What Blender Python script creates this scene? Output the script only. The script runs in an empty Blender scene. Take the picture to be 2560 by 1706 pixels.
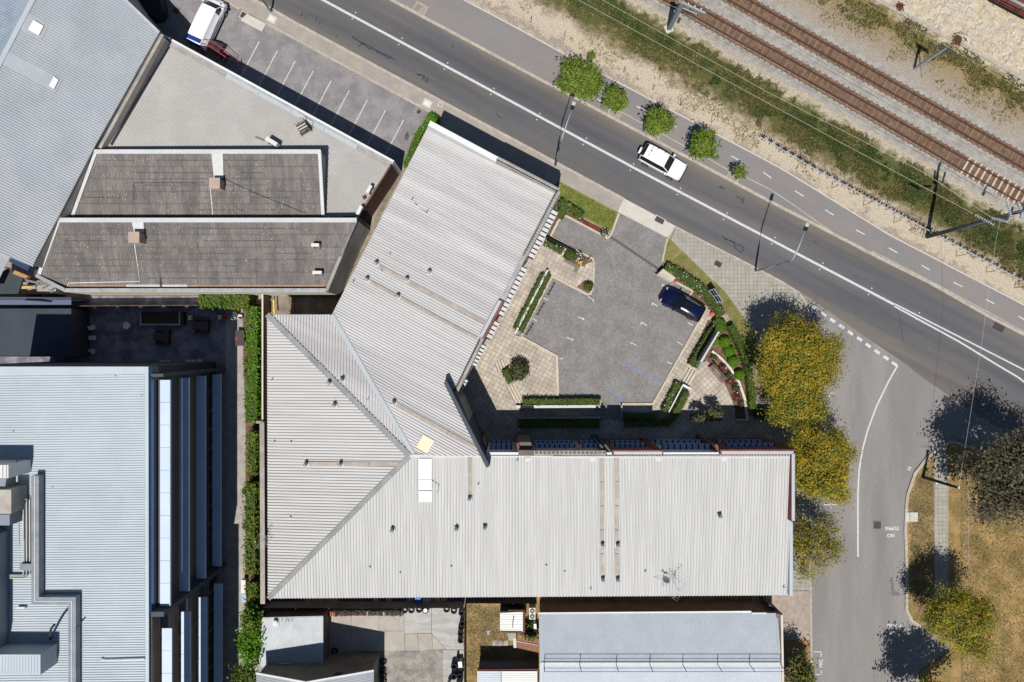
import bpy, math, random
import numpy as np
from mathutils import Vector, Matrix, noise as mnoise
random.seed(7); RNG = np.random.default_rng(7)
sc = bpy.context.scene
col = sc.collection
# ---------------------------------------------------------------- camera, sky, sun, exposure
H = 70.0                      # drone height above the street, looking straight down
F = 2560*24/36.0              # focal length in photo pixels
CX, CY = 1280.0, 853.0
cam_d = bpy.data.cameras.new('camera'); cam_d.lens = 24; cam_d.sensor_width = 36; cam_d.sensor_fit = 'HORIZONTAL'
cam_d.clip_end = 2000; cam_d.clip_start = 0.5
cam = bpy.data.objects.new('camera', cam_d); cam.location = (0, 0, H); cam.rotation_euler = (0, 0, 0)
col.objects.link(cam); sc.camera = cam
LIGHT = Vector((0.075, 0.475, -1.0)).normalized()
w = bpy.data.worlds.new('World'); sc.world = w; w.use_nodes = True
nt = w.node_tree; bg = nt.nodes['Background']; sky = nt.nodes.new('ShaderNodeTexSky')
sky.sky_type = 'NISHITA'; sky.sun_disc = False; sky.sun_elevation = math.asin(-LIGHT.z)
sky.sun_rotation = math.radians(189); sky.air_density = 1.0; sky.dust_density = 0.3; sky.ozone_density = 2.5
bg.inputs['Strength'].default_value = 0.055
nt.links.new(sky.outputs['Color'], bg.inputs['Color'])
sd = bpy.data.lights.new('sun', 'SUN'); sd.energy = 4.3; sd.angle = math.radians(0.5); sd.color = (1.0, 0.965, 0.915)
so = bpy.data.objects.new('sun', sd); so.rotation_euler = LIGHT.to_track_quat('-Z', 'Y').to_euler(); so.location = (-5, -30, 60)
col.objects.link(so)
sc.view_settings.view_transform = 'Standard'; sc.view_settings.look = 'None'
sc.view_settings.gamma = 1; sc.view_settings.use_curve_mapping = False
sc.view_settings.exposure = 0.34
# ---------------------------------------------------------------- positions
def P(x, y, z=0.0):
    s = (H-z)/F
    return Vector(((x-CX)*s, -(y-CY)*s, z))
def W(pts, z=0.0): return [P(p[0], p[1], p[2] if len(p) > 2 else z) for p in pts]
class Plane:
    """roof plane through three photo points with heights"""
    def __init__(s, a, b, c):
        s.p = P(*a); s.n = (P(*b)-s.p).cross(P(*c)-s.p).normalized()
        if s.n.z < 0: s.n = -s.n
    def at(s, x, y, up=0.0):
        o = Vector((0, 0, H)); d = Vector(((x-CX)/F, -(y-CY)/F, -1.0))
        t = (s.p-o).dot(s.n)/d.dot(s.n); q = o+d*t
        return q+Vector((0, 0, up))
    def z(s, X, Y): return s.p.z-((X-s.p.x)*s.n.x+(Y-s.p.y)*s.n.y)/s.n.z
    def W(s, pts, up=0.0): return [s.at(x, y, up) for x, y in pts]
# ---------------------------------------------------------------- objects
WL = {}
def tag(o, label=None, cat=None, group=None, kind=None):
    if label: o['label'] = label
    if cat: o['category'] = cat
    if group: o['group'] = group
    if kind: o['kind'] = kind
    return o
def thing(name, label, cat, loc=(0, 0, 0), group=None):
    o = bpy.data.objects.new(name, None); o.empty_display_size = 0.2; col.objects.link(o)
    o.location = loc; WL[o.name] = Vector(loc)
    return tag(o, label, cat, group)
def struct(name, loc=(0, 0, 0)):
    o = bpy.data.objects.new(name, None); col.objects.link(o); o.location = loc; WL[o.name] = Vector(loc)
    return tag(o, kind='structure')
def link(name, me, parent=None, loc=None, rotz=None):
    o = bpy.data.objects.new(name, me); col.objects.link(o)
    if parent is not None:
        o.parent = parent
        base = WL[parent.name]
        if loc is not None: o.location = Vector(loc)-base; WL[o.name] = Vector(loc)
        else: WL[o.name] = base
    else:
        if loc is not None: o.location = loc
        WL[o.name] = Vector(loc) if loc is not None else Vector((0, 0, 0))
    if rotz is not None: o.rotation_euler = (0, 0, rotz)
    return o
def dup(root, loc, rotz=None, label=None, group=None):
    r = root.copy(); col.objects.link(r); r.location = loc; WL[r.name] = Vector(loc)
    if rotz is not None: r.rotation_euler = (0, 0, rotz)
    if label: r['label'] = label
    if group: r['group'] = group
    for ch in root.children:
        c = ch.copy(); col.objects.link(c); c.parent = r
        for g in ch.children:
            d = g.copy(); col.objects.link(d); d.parent = c
    return r
class MB:
    def __init__(s): s.v = []; s.f = []
    def add(s, vs, fs):
        k = len(s.v); s.v += [tuple(x) for x in vs]; s.f += [tuple(i+k for i in f) for f in fs]; return s
    def poly(s, pts): return s.add(pts, [range(len(pts))])
    def prism(s, pts, z0, z1=None):
        """pts: world points; z1 None keeps their own z as the top"""
        n = len(pts)
        ar = sum(pts[i][0]*pts[(i+1) % n][1]-pts[(i+1) % n][0]*pts[i][1] for i in range(n))
        if ar < 0: pts = pts[::-1]
        top = [(p[0], p[1], p[2] if z1 is None else z1) for p in pts]; bot = [(p[0], p[1], z0) for p in pts]
        return s.add(top+bot, [tuple(range(n)), tuple(range(2*n-1, n-1, -1))]+[(i, n+i, n+(i+1) % n, (i+1) % n) for i in range(n)])
    def box(s, c, sz, ang=0.0, z0=None):
        """c = centre x,y ; z0 base ; sz = (sx, sy, h)"""
        ca, sa = math.cos(ang), math.sin(ang); hx, hy = sz[0]/2, sz[1]/2
        z = c[2] if z0 is None else z0
        pts = [(c[0]+x*ca-y*sa, c[1]+x*sa+y*ca, 0) for x, y in ((-hx, -hy), (hx, -hy), (hx, hy), (-hx, hy))]
        return s.prism(pts, z, z+sz[2])
    def beam(s, a, b, w, h, up=Vector((0, 0, 1))):
        a = Vector(a); b = Vector(b); d = (b-a).normalized()
        x = d.cross(up)
        if x.length < 1e-4: x = d.cross(Vector((0, 1, 0)))
        x.normalize(); y = x.cross(d).normalized(); x *= w/2; y *= h/2
        vs = [p+q for p in (a, b) for q in (-x-y, x-y, x+y, -x+y)]
        return s.add(vs, [(3, 2, 1, 0), (4, 5, 6, 7), (0, 1, 5, 4), (1, 2, 6, 5), (2, 3, 7, 6), (3, 0, 4, 7)])
    def tube(s, path, r, n=6, cap=True):
        path = [Vector(p) for p in path]; rs = r if isinstance(r, (list, tuple)) else [r]*len(path)
        rings = []
        for i, p in enumerate(path):
            d = (path[min(i+1, len(path)-1)]-path[max(i-1, 0)]).normalized()
            x = d.cross(Vector((0, 0, 1)))
            if x.length < 1e-3: x = d.cross(Vector((0, 1, 0)))
            x.normalize(); y = x.cross(d)
            rings.append([p+(x*math.cos(2*math.pi*k/n)+y*math.sin(2*math.pi*k/n))*rs[i] for k in range(n)])
        vs = [q for g in rings for q in g]; fs = []
        for i in range(len(path)-1):
            for k in range(n):
                fs.append((i*n+k, i*n+(k+1) % n, (i+1)*n+(k+1) % n, (i+1)*n+k))
        if cap: fs += [tuple(range(n-1, -1, -1)), tuple(range((len(path)-1)*n, len(path)*n))]
        return s.add(vs, fs)
    def band(s, pts, wd, z0, z1, side=0.0):
        """strip of width wd along a polyline; side shifts it (+ = left of travel)"""
        p = [Vector((q[0], q[1])) for q in pts]; L = []; R = []
        for i in range(len(p)):
            d0 = (p[i]-p[i-1]).normalized() if i > 0 else None
            d1 = (p[i+1]-p[i]).normalized() if i < len(p)-1 else None
            if d0 is None: d0 = d1
            if d1 is None: d1 = d0
            t = (d0+d1).normalized(); nrm = Vector((-t.y, t.x)); k = 1/max(0.4, nrm.dot(Vector((-d0.y, d0.x))))
            L.append(p[i]+nrm*k*(wd/2+side)); R.append(p[i]+nrm*k*(-wd/2+side))
        n = len(p); vs = []
        for i in range(n): vs += [(L[i].x, L[i].y, z1), (R[i].x, R[i].y, z1), (R[i].x, R[i].y, z0), (L[i].x, L[i].y, z0)]
        fs = []
        for i in range(n-1):
            a, b = 4*i, 4*i+4
            fs += [(a, a+1, b+1, b), (a+1, a+2, b+2, b+1), (a+3, a, b, b+3)]
        fs += [(0, 3, 2, 1), (4*n-4, 4*n-3, 4*n-2, 4*n-1)]
        return s.add(vs, fs)
    def mesh(s, name, mat, off=Vector((0, 0, 0)), smooth=False):
        me = bpy.data.meshes.new(name)
        me.from_pydata([(v[0]-off[0], v[1]-off[1], v[2]-off[2]) for v in s.v], [], s.f); me.materials.append(mat)
        if smooth: me.polygons.foreach_set('use_smooth', [True]*len(me.polygons))
        me.update(); return me
    def build(s, name, mat, parent=None, loc=None, smooth=False, kind=None, label=None, cat=None, group=None):
        off = Vector(loc) if loc is not None else (WL[parent.name] if parent is not None else Vector((0, 0, 0)))
        o = link(name, s.mesh(name, mat, off, smooth), parent, loc)
        return tag(o, label, cat, group, kind)
def centre(pts): return sum((Vector(p) for p in pts), Vector())/len(pts)
def sheet(name, px, z, mat, kind='structure', parent=None):
    return MB().poly(W(px, z)[::-1]).build(name, mat, parent, kind=kind if parent is None else None)
def cut(pts, t0, t1):
    """piece of a polyline between two length fractions"""
    seg = [(Vector(b)-Vector(a)).length for a, b in zip(pts, pts[1:])]; tot = sum(seg); out = []; acc = 0
    def at(t):
        a = 0
        for i, l in enumerate(seg):
            if a+l >= t*tot-1e-9: return Vector(pts[i]).lerp(Vector(pts[i+1]), (t*tot-a)/l)
            a += l
        return Vector(pts[-1])
    out = [at(t0)]
    for i, l in enumerate(seg[:-1]):
        acc += l
        if t0*tot < acc < t1*tot: out.append(Vector(pts[i+1]))
    return out+[at(t1)]
# ---------------------------------------------------------------- materials
def lin(c): c /= 255.0; return c/12.92 if c <= 0.04045 else ((c+0.055)/1.055)**2.4
def C(r, g, b, k=0.72): return (lin(r)*k, lin(g)*k, lin(b)*k)
MATS = {}
def M(name, c, c2=None, rough=0.85, var=0.12, scale=0.6, fine=0.1, fscale=9.0, isl=0.0, metal=0.0, spec=0.3,
      bump=0.0, bscale=20.0, stretch=None, ang=0.0, mixlo=0.42, mixhi=0.58, alpha=None, trans=0.0, coat=0.0):
    m = bpy.data.materials.new(name); m.use_nodes = True; n = m.node_tree.nodes; L = m.node_tree.links
    b = n['Principled BSDF']; b.inputs['Roughness'].default_value = rough; b.inputs['Metallic'].default_value = metal
    b.inputs['Specular IOR Level'].default_value = spec; b.inputs['Coat Weight'].default_value = coat
    geo = n.new('ShaderNodeNewGeometry'); pos = geo.outputs['Position']
    mp = n.new('ShaderNodeMapping'); mp.inputs['Rotation'].default_value = (0, 0, ang); L.new(pos, mp.inputs['Vector'])
    if stretch:
        m2 = n.new('ShaderNodeMapping'); m2.inputs['Scale'].default_value = stretch; L.new(mp.outputs[0], m2.inputs['Vector']); mp = m2
    def noi(sca, det=4):
        t = n.new('ShaderNodeTexNoise'); t.inputs['Scale'].default_value = sca; t.inputs['Detail'].default_value = det
        t.inputs['Roughness'].default_value = 0.6; L.new(mp.outputs[0], t.inputs['Vector']); return t.outputs['Fac']
    def rng(src, lo, hi, a=0.3, bb=0.7):
        r = n.new('ShaderNodeMapRange'); r.inputs[1].default_value = a; r.inputs[2].default_value = bb
        r.inputs[3].default_value = lo; r.inputs[4].default_value = hi; L.new(src, r.inputs[0]); return r.outputs[0]
    rgb = n.new('ShaderNodeRGB'); rgb.outputs[0].default_value = (*c, 1); cur = rgb.outputs[0]
    if c2:
        mx = n.new('ShaderNodeMix'); mx.data_type = 'RGBA'; L.new(rng(noi(scale*1.7, 6), 0, 1, mixlo, mixhi), mx.inputs[0])
        L.new(cur, mx.inputs[6]); mx.inputs[7].default_value = (*c2, 1); cur = mx.outputs[2]
    def mul(f):
        nonlocal cur
        v = n.new('ShaderNodeVectorMath'); v.operation = 'SCALE'; L.new(cur, v.inputs[0]); L.new(f, v.inputs['Scale']); cur = v.outputs[0]
    if var: mul(rng(noi(scale), 1-var, 1+var))
    if fine: mul(rng(noi(fscale, 3), 1-fine, 1+fine))
    if isl:
        oi = n.new('ShaderNodeObjectInfo'); ad = n.new('ShaderNodeMath'); ad.operation = 'ADD'
        L.new(oi.outputs['Random'], ad.inputs[0]); L.new(geo.outputs['Random Per Island'], ad.inputs[1])
        fr = n.new('ShaderNodeMath'); fr.operation = 'FRACT'; L.new(ad.outputs[0], fr.inputs[0])
        mul(rng(fr.outputs[0], 1-isl, 1+isl, 0, 1))
    L.new(cur, b.inputs['Base Color'])
    if bump:
        bp = n.new('ShaderNodeBump'); bp.inputs['Strength'].default_value = bump; bp.inputs['Distance'].default_value = 0.03
        L.new(noi(bscale, 4), bp.inputs['Height']); L.new(bp.outputs[0], b.inputs['Normal'])
    if trans:
        b.inputs['Subsurface Weight'].default_value = 0
        tr = n.new('ShaderNodeBsdfTranslucent'); L.new(cur, tr.inputs['Color']); ms = n.new('ShaderNodeMixShader')
        ms.inputs[0].default_value = trans; L.new(b.outputs[0], ms.inputs[1]); L.new(tr.outputs[0], ms.inputs[2])
        L.new(ms.outputs[0], n['Material Output'].inputs['Surface'])
    MATS[name] = m; return m
ROAD_A = math.radians(27.6)     # streets run down to the right in the picture
m_dirt = M('dirt', C(166, 155, 140), C(146, 134, 118), var=0.15, scale=0.5, fine=0.2, fscale=7, bump=0.4)
m_road = M('asphalt', C(97, 97, 101), C(107, 104, 102), var=0.17, scale=0.25, fine=0.10, fscale=14, rough=0.9, stretch=(0.10, 1.5, 1), ang=ROAD_A, bump=0.2, bscale=40)
m_street = M('asphalt_old', C(146, 142, 138), C(138, 134, 132), var=0.10, scale=0.25, fine=0.10, fscale=12, rough=0.92, stretch=(1.2, 0.2, 1), bump=0.2, bscale=40)
m_path = M('path_asphalt', C(136, 133, 132), C(142, 134, 130), var=0.06, scale=0.3, fine=0.08, fscale=14, rough=0.92, stretch=(0.3, 1, 1), ang=ROAD_A)
m_carpark = M('car_park_asphalt', C(150, 145, 144), C(134, 130, 131), var=0.12, scale=0.45, fine=0.14, fscale=6, rough=0.9, bump=0.3)
m_concrete = M('concrete', C(205, 199, 188), var=0.08, scale=1.2, fine=0.06, fscale=10)
m_kerb = M('kerb_concrete', C(188, 180, 166), C(174, 165, 152), var=0.1, scale=1.5, fine=0.1)
m_beigepave = M('beige_brick_paving', C(172, 162, 150), C(162, 154, 145), var=0.08, scale=0.5, fine=0.12, fscale=14)
m_brickpave = M('brick_paving', C(176, 160, 146), C(160, 148, 138), var=0.1, scale=1.2, fine=0.2, fscale=10)
m_white = M('white_paint', C(242, 242, 240, 0.66), var=0.05, fine=0.08, fscale=12, rough=0.6)
m_linepaint = M('road_paint', C(228, 228, 226, .62), C(176, 176, 174, .62), var=0.06, scale=3, fine=0.12, fscale=9, mixlo=0.5, mixhi=0.8)
m_tar = M('tar_sealant', C(38, 37, 38), var=0.1, fine=0.1, rough=0.6)
m_joint = M('paving_joint', C(128, 120, 108), var=0.15, fine=0.1)
m_flag = M('grey_flagstone', C(172, 169, 158), C(165, 160, 147), var=0.07, scale=0.7, fine=0.06, fscale=10, isl=0.05)
m_beigeflag = M('beige_flagstone', C(204, 192, 174, .7), C(180, 168, 154, .7), var=0.10, scale=0.35, fine=0.08, fscale=9, isl=0.10)
m_sand = M('sandstone', C(210, 198, 176, .7), C(200, 186, 164, .7), var=0.08, fine=0.1, fscale=8)
m_lawn = M('lawn', C(118, 128, 58), C(152, 140, 84), var=0.18, scale=0.7, fine=0.3, fscale=12, mixlo=0.4, mixhi=0.65, bump=0.6, bscale=25)
m_leafgrass = M('lawn_blades', C(112, 132, 44), var=0.1, isl=0.35, trans=0.3)
m_drygrass = M('dry_grass', C(164, 134, 86), C(132, 113, 66), var=0.2, scale=0.3, fine=0.28, fscale=5, bump=0.6, bscale=14)
m_soil = M('mulch', C(128, 96, 78), C(104, 80, 64), var=0.2, scale=1.5, fine=0.3, fscale=10, bump=0.6)
m_rubber = M('rubber', C(34, 33, 33), var=0.1, rough=0.75, fine=0.15)
m_black = M('black_steel', C(28, 28, 30), var=0.05, fine=0.05, rough=0.6)
m_dark = M('dark_metal', C(62, 62, 64), var=0.1, fine=0.1, rough=0.6)
m_steel = M('galvanised_steel', C(178, 184, 188), var=0.1, fine=0.1, rough=0.5, metal=0.2)
m_grate = M('iron_grate', C(86, 78, 74), var=0.1, fine=0.15)
m_roofw = M('white_roof_steel', C(207, 206, 204, 0.72), C(200, 199, 198, 0.72), var=0.05, scale=0.2, fine=0.035, fscale=5, rough=0.55, spec=0.25)
m_roofws = M('white_roof_steel_streaked', C(207, 206, 203, 0.73), C(199, 198, 195, 0.73), var=0.035, scale=0.6, fine=0.03, fscale=4, rough=0.55, spec=0.25, stretch=(2.2, 0.10, 1))
m_roofww = M('white_roof_steel_left', C(207, 205, 202, 0.74), C(200, 198, 195, 0.74), var=0.035, scale=0.6, fine=0.03, fscale=4, rough=0.55, spec=0.25, stretch=(0.10, 2.2, 1))
m_roofnw = M('pale_roof_steel', C(206, 204, 202, 0.76), C(194, 191, 190, 0.76), var=0.08, scale=0.25, fine=0.05, fscale=5, rough=0.55, spec=0.25, stretch=(0.12, 2.2, 1), ang=ROAD_A)
m_roofblue = M('zinc_roof_steel', C(184, 188, 193, 0.68), C(176, 181, 187, 0.68), var=0.07, scale=0.2, fine=0.05, fscale=5, rough=0.5, spec=0.3)
m_roofbeige = M('beige_roof_steel', C(193, 190, 185, 0.72), C(187, 183, 178, 0.72), var=0.04, scale=0.2, fine=0.05, fscale=5, rough=0.6)
m_rooflt = M('pale_blue_roof', C(212, 222, 228, 0.60), C(206, 217, 224, 0.60), var=0.04, scale=0.2, fine=0.03, rough=0.5)
m_asb = M('asbestos_cement', C(140, 133, 128), C(122, 118, 115), var=0.14, scale=0.6, fine=0.18, fscale=6, isl=0.08, rough=0.95, stretch=(1.6, 0.4, 1))
m_lichen = M('lichen', C(214, 210, 202), var=0.1)
m_cap = M('white_flashing', C(224, 224, 222, 0.62), var=0.06, fine=0.08, fscale=5, rough=0.6)
m_capgrey = M('grey_flashing', C(176, 178, 178), C(160, 160, 160), var=0.1, fine=0.12, rough=0.6)
m_capblue = M('pale_flashing', C(200, 208, 212, 0.62), var=0.05, fine=0.05, rough=0.5)
m_wallcream = M('cream_render', C(218, 210, 194), var=0.08, fine=0.06)
m_wallgrey = M('grey_render', C(178, 172, 164), C(160, 154, 147), var=0.1, scale=0.4, fine=0.08)
m_wallbrown = M('brown_brick', C(98, 70, 56), C(84, 60, 50), var=0.15, fine=0.2, fscale=10)
m_wallred = M('red_brick', C(138, 88, 82), C(122, 78, 73), var=0.12, fine=0.15, fscale=12)
m_walldark = M('slate_render', C(80, 86, 94), var=0.1, fine=0.08)
m_wallbrn2 = M('taupe_render', C(128, 112, 100), C(116, 104, 94), var=0.12, fine=0.1)
m_maroon = M('maroon_brick', C(104, 58, 50), var=0.15, fine=0.2, fscale=10)
m_chim = M('tan_brick', C(188, 168, 150), var=0.08, fine=0.1)
m_tanline = M('tan_gutter', C(190, 150, 118), C(172, 140, 112), var=0.15, fine=0.2)
m_cladding = M('dark_cladding', C(96, 92, 92), var=0.1, fine=0.05, rough=0.5)
m_louvre = M('louvre_panel_paint', C(204, 219, 240, .74), var=0.04, fine=0.03, isl=0.02, rough=0.45)
m_glass = M('window_glass', C(30, 42, 54), var=0.05, rough=0.12, spec=0.6, fine=0.0)
m_bluelouv = M('sunshade_paint', C(170, 190, 220), var=0.05, fine=0.03, rough=0.5)
m_duct = M('duct_steel', C(148, 155, 162), C(134, 141, 149), var=0.06, fine=0.06, rough=0.45)
m_plant = M('plant_grey', C(140, 148, 158), var=0.06, fine=0.04, rough=0.5)
m_teal = M('sky_reflection_glass', C(30, 66, 100), var=0.08, fine=0.0, rough=0.15, spec=0.6)  # sky reflection put into the glass colour as teal
m_skyl = M('skylight_fibreglass', C(236, 230, 198), var=0.05, fine=0.05, rough=0.5)
m_hedge = M('hedge_leaf', C(92, 112, 40), var=0.12, isl=0.28, trans=0.25, rough=0.6)
m_hedge2 = M('bright_leaf', C(104, 152, 26), var=0.1, isl=0.32, trans=0.3, rough=0.6)
m_core = M('inner_twigs', C(70, 84, 34), var=0.2, fine=0.3, fscale=12)
m_street_leaf = M('street_tree_leaf', C(146, 166, 64), C(122, 146, 56), var=0.12, isl=0.28, trans=0.45, rough=0.55)
m_yellow = M('autumn_leaf', C(210, 180, 60, .82), C(162, 158, 60, .82), var=0.18, scale=0.6, isl=0.26, trans=0.5, rough=0.6)
m_ochre = M('ochre_leaf', C(172, 162, 60, .82), C(136, 146, 58, .82), var=0.18, scale=0.6, isl=0.26, trans=0.5, rough=0.6)
m_darkleaf = M('dark_leaf', C(90, 92, 62), C(104, 94, 72), var=0.15, isl=0.3, trans=0.15, rough=0.7)
m_olive = M('olive_leaf', C(92, 96, 62), var=0.12, isl=0.35, trans=0.2, rough=0.7)
m_bamboo = M('lane_leaf', C(128, 142, 38), C(86, 124, 40), var=0.15, scale=0.25, isl=0.36, trans=0.3, rough=0.6, mixlo=0.4, mixhi=0.6)
m_flower = M('white_petals', C(232, 228, 224), var=0.05, isl=0.1)
m_redleaf = M('bronze_leaf', C(120, 62, 58), var=0.1, isl=0.3)
m_bark = M('bark', C(112, 98, 84), var=0.15, fine=0.25, fscale=14, rough=0.95)
m_twig = M('grey_twigs', C(138, 126, 114), var=0.1, fine=0.1)
m_red = M('red_plastic', C(222, 50, 46), var=0.03, fine=0.03, rough=0.5)
m_pinkred = M('red_cloth', C(226, 96, 88), var=0.06, fine=0.06)
m_redrail = M('red_handrail', C(216, 64, 66), var=0.03, fine=0.03, rough=0.5)
m_yel = M('yellow_paint', C(246, 206, 30), var=0.04, fine=0.05, rough=0.5)
m_orange = M('orange_mesh', C(238, 112, 62), var=0.08, fine=0.1)
m_bluepl = M('blue_plastic', C(40, 120, 222), var=0.05, fine=0.06, rough=0.4)
m_chalk = M('blue_line_paint', C(96, 140, 200), C(140, 150, 165), var=0.1, scale=4, fine=0.3, fscale=14)
m_carwhite = M('white_car_paint', C(248, 249, 250, 0.8), var=0.0, fine=0.0, rough=0.28, spec=0.5, coat=0.5)
m_carblue = M('blue_car_paint', C(6, 12, 56, 0.9), var=0.0, fine=0.0, rough=0.22, spec=0.5, coat=1.0, metal=0.35)
m_vanblue = M('van_blue_vinyl', C(32, 62, 150), var=0.0, fine=0.0, rough=0.35)
m_cglass = M('car_glass', C(18, 24, 30), var=0.0, fine=0.0, rough=0.08, spec=0.7)
m_chrome = M('alloy', C(176, 178, 182), var=0.05, rough=0.35, metal=0.5)
m_tail = M('tail_lamp', C(190, 30, 40), var=0.0, fine=0.0, rough=0.3)
m_headl = M('head_lamp', C(214, 220, 226), var=0.0, fine=0.0, rough=0.15, spec=0.6)
m_rail = M('rusty_rail', C(82, 54, 42), var=0.1, fine=0.2, fscale=8, rough=0.8)
m_railtop = M('rail_head', C(112, 82, 66), var=0.1, fine=0.15, rough=0.45, metal=0.3)
m_trackbed = M('rusty_ballast', C(124, 100, 80), C(106, 82, 64), var=0.14, scale=1.0, fine=0.32, fscale=11, bump=0.8, bscale=20)
m_sleeper = M('rusty_sleeper', C(120, 98, 80), C(132, 110, 92), var=0.14, scale=1.2, fine=0.25, isl=0.1)
m_sleeperw = M('concrete_sleeper', C(198, 178, 158), var=0.1, fine=0.15, isl=0.12)
m_lime = M('limestone', C(206, 197, 182), C(192, 181, 164), var=0.1, scale=1, fine=0.15, fscale=8, isl=0.12)
m_pave_dark = M('patio_paving', C(150, 146, 158), C(112, 112, 120), var=0.25, scale=0.5, fine=0.12)
m_timber = M('weathered_timber', C(150, 132, 122), C(120, 100, 88), var=0.14, scale=1.0, fine=0.15, isl=0.2)
m_terra = M('brown_roof_sheet', C(160, 116, 88), C(146, 106, 82), var=0.1, fine=0.1)
m_chairwhite = M('white_plastic', C(222, 224, 222), var=0.04, fine=0.03, rough=0.5)
m_tabledark = M('dark_table', C(82, 70, 70), var=0.08, fine=0.06)
m_ac = M('ac_casing', C(226, 226, 220), var=0.05, fine=0.04, rough=0.5)
m_fan = M('fan_grille', C(120, 118, 112), var=0.1, fine=0.2, fscale=20)
m_slabt = M('tan_slab_concrete', C(182, 175, 162), C(174, 167, 156), var=0.07, scale=0.6, fine=0.08, isl=0.04)
m_slabg = M('grey_slab_concrete', C(188, 186, 180), C(172, 170, 166), var=0.1, scale=0.8, fine=0.12, isl=0.04, stretch=(0.4, 1.6, 1))
m_slabs = M('stained_slab_concrete', C(164, 158, 147), C(128, 125, 121), var=0.12, scale=0.6, fine=0.18, fscale=5, mixlo=0.4, mixhi=0.62)
# ---------------------------------------------------------------- ground, streets, paving
def cobble_mat():
    m = M('cobbles', C(143, 140, 138), C(135, 130, 127), var=0.07, scale=0.35, fine=0.05)
    n = m.node_tree.nodes; L = m.node_tree.links; b = n['Principled BSDF']
    src = b.inputs['Base Color'].links[0].from_socket
    geo = n.new('ShaderNodeNewGeometry'); v = n.new('ShaderNodeTexVoronoi'); v.inputs['Scale'].default_value = 8.0; v.inputs['Randomness'].default_value = 0.75
    L.new(geo.outputs['Position'], v.inputs['Vector'])
    e = n.new('ShaderNodeTexVoronoi'); e.feature = 'DISTANCE_TO_EDGE'; e.inputs['Scale'].default_value = 8.0; e.inputs['Randomness'].default_value = 0.75
    L.new(geo.outputs['Position'], e.inputs['Vector'])
    r = n.new('ShaderNodeMapRange'); r.inputs[1].default_value = 0.02; r.inputs[2].default_value = 0.16; r.inputs[3].default_value = 0.78; r.inputs[4].default_value = 1.04
    L.new(e.outputs['Distance'], r.inputs[0])
    s = n.new('ShaderNodeSeparateColor'); L.new(v.outputs['Color'], s.inputs[0])
    r2 = n.new('ShaderNodeMapRange'); r2.inputs[3].default_value = 0.84; r2.inputs[4].default_value = 1.16; L.new(s.outputs[0], r2.inputs[0])
    mu = n.new('ShaderNodeMath'); mu.operation = 'MULTIPLY'; L.new(r.outputs[0], mu.inputs[0]); L.new(r2.outputs[0], mu.inputs[1])
    sv = n.new('ShaderNodeVectorMath'); sv.operation = 'SCALE'; L.new(src, sv.inputs[0]); L.new(mu.outputs[0], sv.inputs['Scale'])
    L.new(sv.outputs[0], b.inputs['Base Color'])
    bp = n.new('ShaderNodeBump'); bp.inputs['Strength'].default_value = 0.4; bp.inputs['Distance'].default_value = 0.02
    L.new(e.outputs['Distance'], bp.inputs['Height']); L.new(bp.outputs[0], b.inputs['Normal'])
    return m
m_cobble = cobble_mat()
def wear_road():
    # traffic wear across the carriageway: dusty gutters, polished wheel paths
    n = m_road.node_tree.nodes; L = m_road.node_tree.links; b = n['Principled BSDF']; src = b.inputs['Base Color'].links[0].from_socket
    a, c = P(807, 0), P(1920, 596); d = (c-a).normalized(); nn = Vector((-d.y, d.x, 0))
    geo = n.new('ShaderNodeNewGeometry'); dt = n.new('ShaderNodeVectorMath'); dt.operation = 'DOT_PRODUCT'; L.new(geo.outputs['Position'], dt.inputs[0]); dt.inputs[1].default_value = nn
    nz = n.new('ShaderNodeTexNoise'); nz.inputs['Scale'].default_value = 0.5; nz.inputs['Detail'].default_value = 5; L.new(geo.outputs['Position'], nz.inputs['Vector'])
    m1 = n.new('ShaderNodeMath'); m1.operation = 'MULTIPLY_ADD'; L.new(nz.outputs['Fac'], m1.inputs[0]); m1.inputs[1].default_value = 0.9; L.new(dt.outputs['Value'], m1.inputs[2])
    r = n.new('ShaderNodeMapRange'); r.inputs[1].default_value = a.dot(nn)-4+.45; r.inputs[2].default_value = a.dot(nn)+4+.45; L.new(m1.outputs[0], r.inputs[0])
    cr = n.new('ShaderNodeValToRGB'); L.new(r.outputs[0], cr.inputs[0]); el = cr.color_ramp.elements
    st = [(-4, (1.26, 1.16, 1.04)), (-3.2, (1.2, 1.12, 1.03)), (-2.6, (.95, .95, .96)), (-1.7, (.96, .96, .97)), (-1.0, (.86, .87, .9)), (0, (1.14, 1.13, 1.12)), (1.0, (.9, .9, .93)), (1.7, (1.0, .99, .98)), (2.4, (1.0, .97, .94)), (3.1, (1.28, 1.16, 1.03)), (4, (1.3, 1.17, 1.03))]
    while len(el) > 1: el.remove(el[-1])
    for i, (x, c_) in enumerate(st):
        e = el[0] if i == 0 else el.new((x+4)/8); e.position = (x+4)/8; e.color = (*[q*.5 for q in c_], 1)
    mu = n.new('ShaderNodeVectorMath'); mu.operation = 'MULTIPLY'; L.new(src, mu.inputs[0]); L.new(cr.outputs[0], mu.inputs[1])
    s2 = n.new('ShaderNodeVectorMath'); s2.operation = 'SCALE'; s2.inputs['Scale'].default_value = 2.0; L.new(mu.outputs[0], s2.inputs[0]); L.new(s2.outputs[0], b.inputs['Base Color'])
wear_road()
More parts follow.
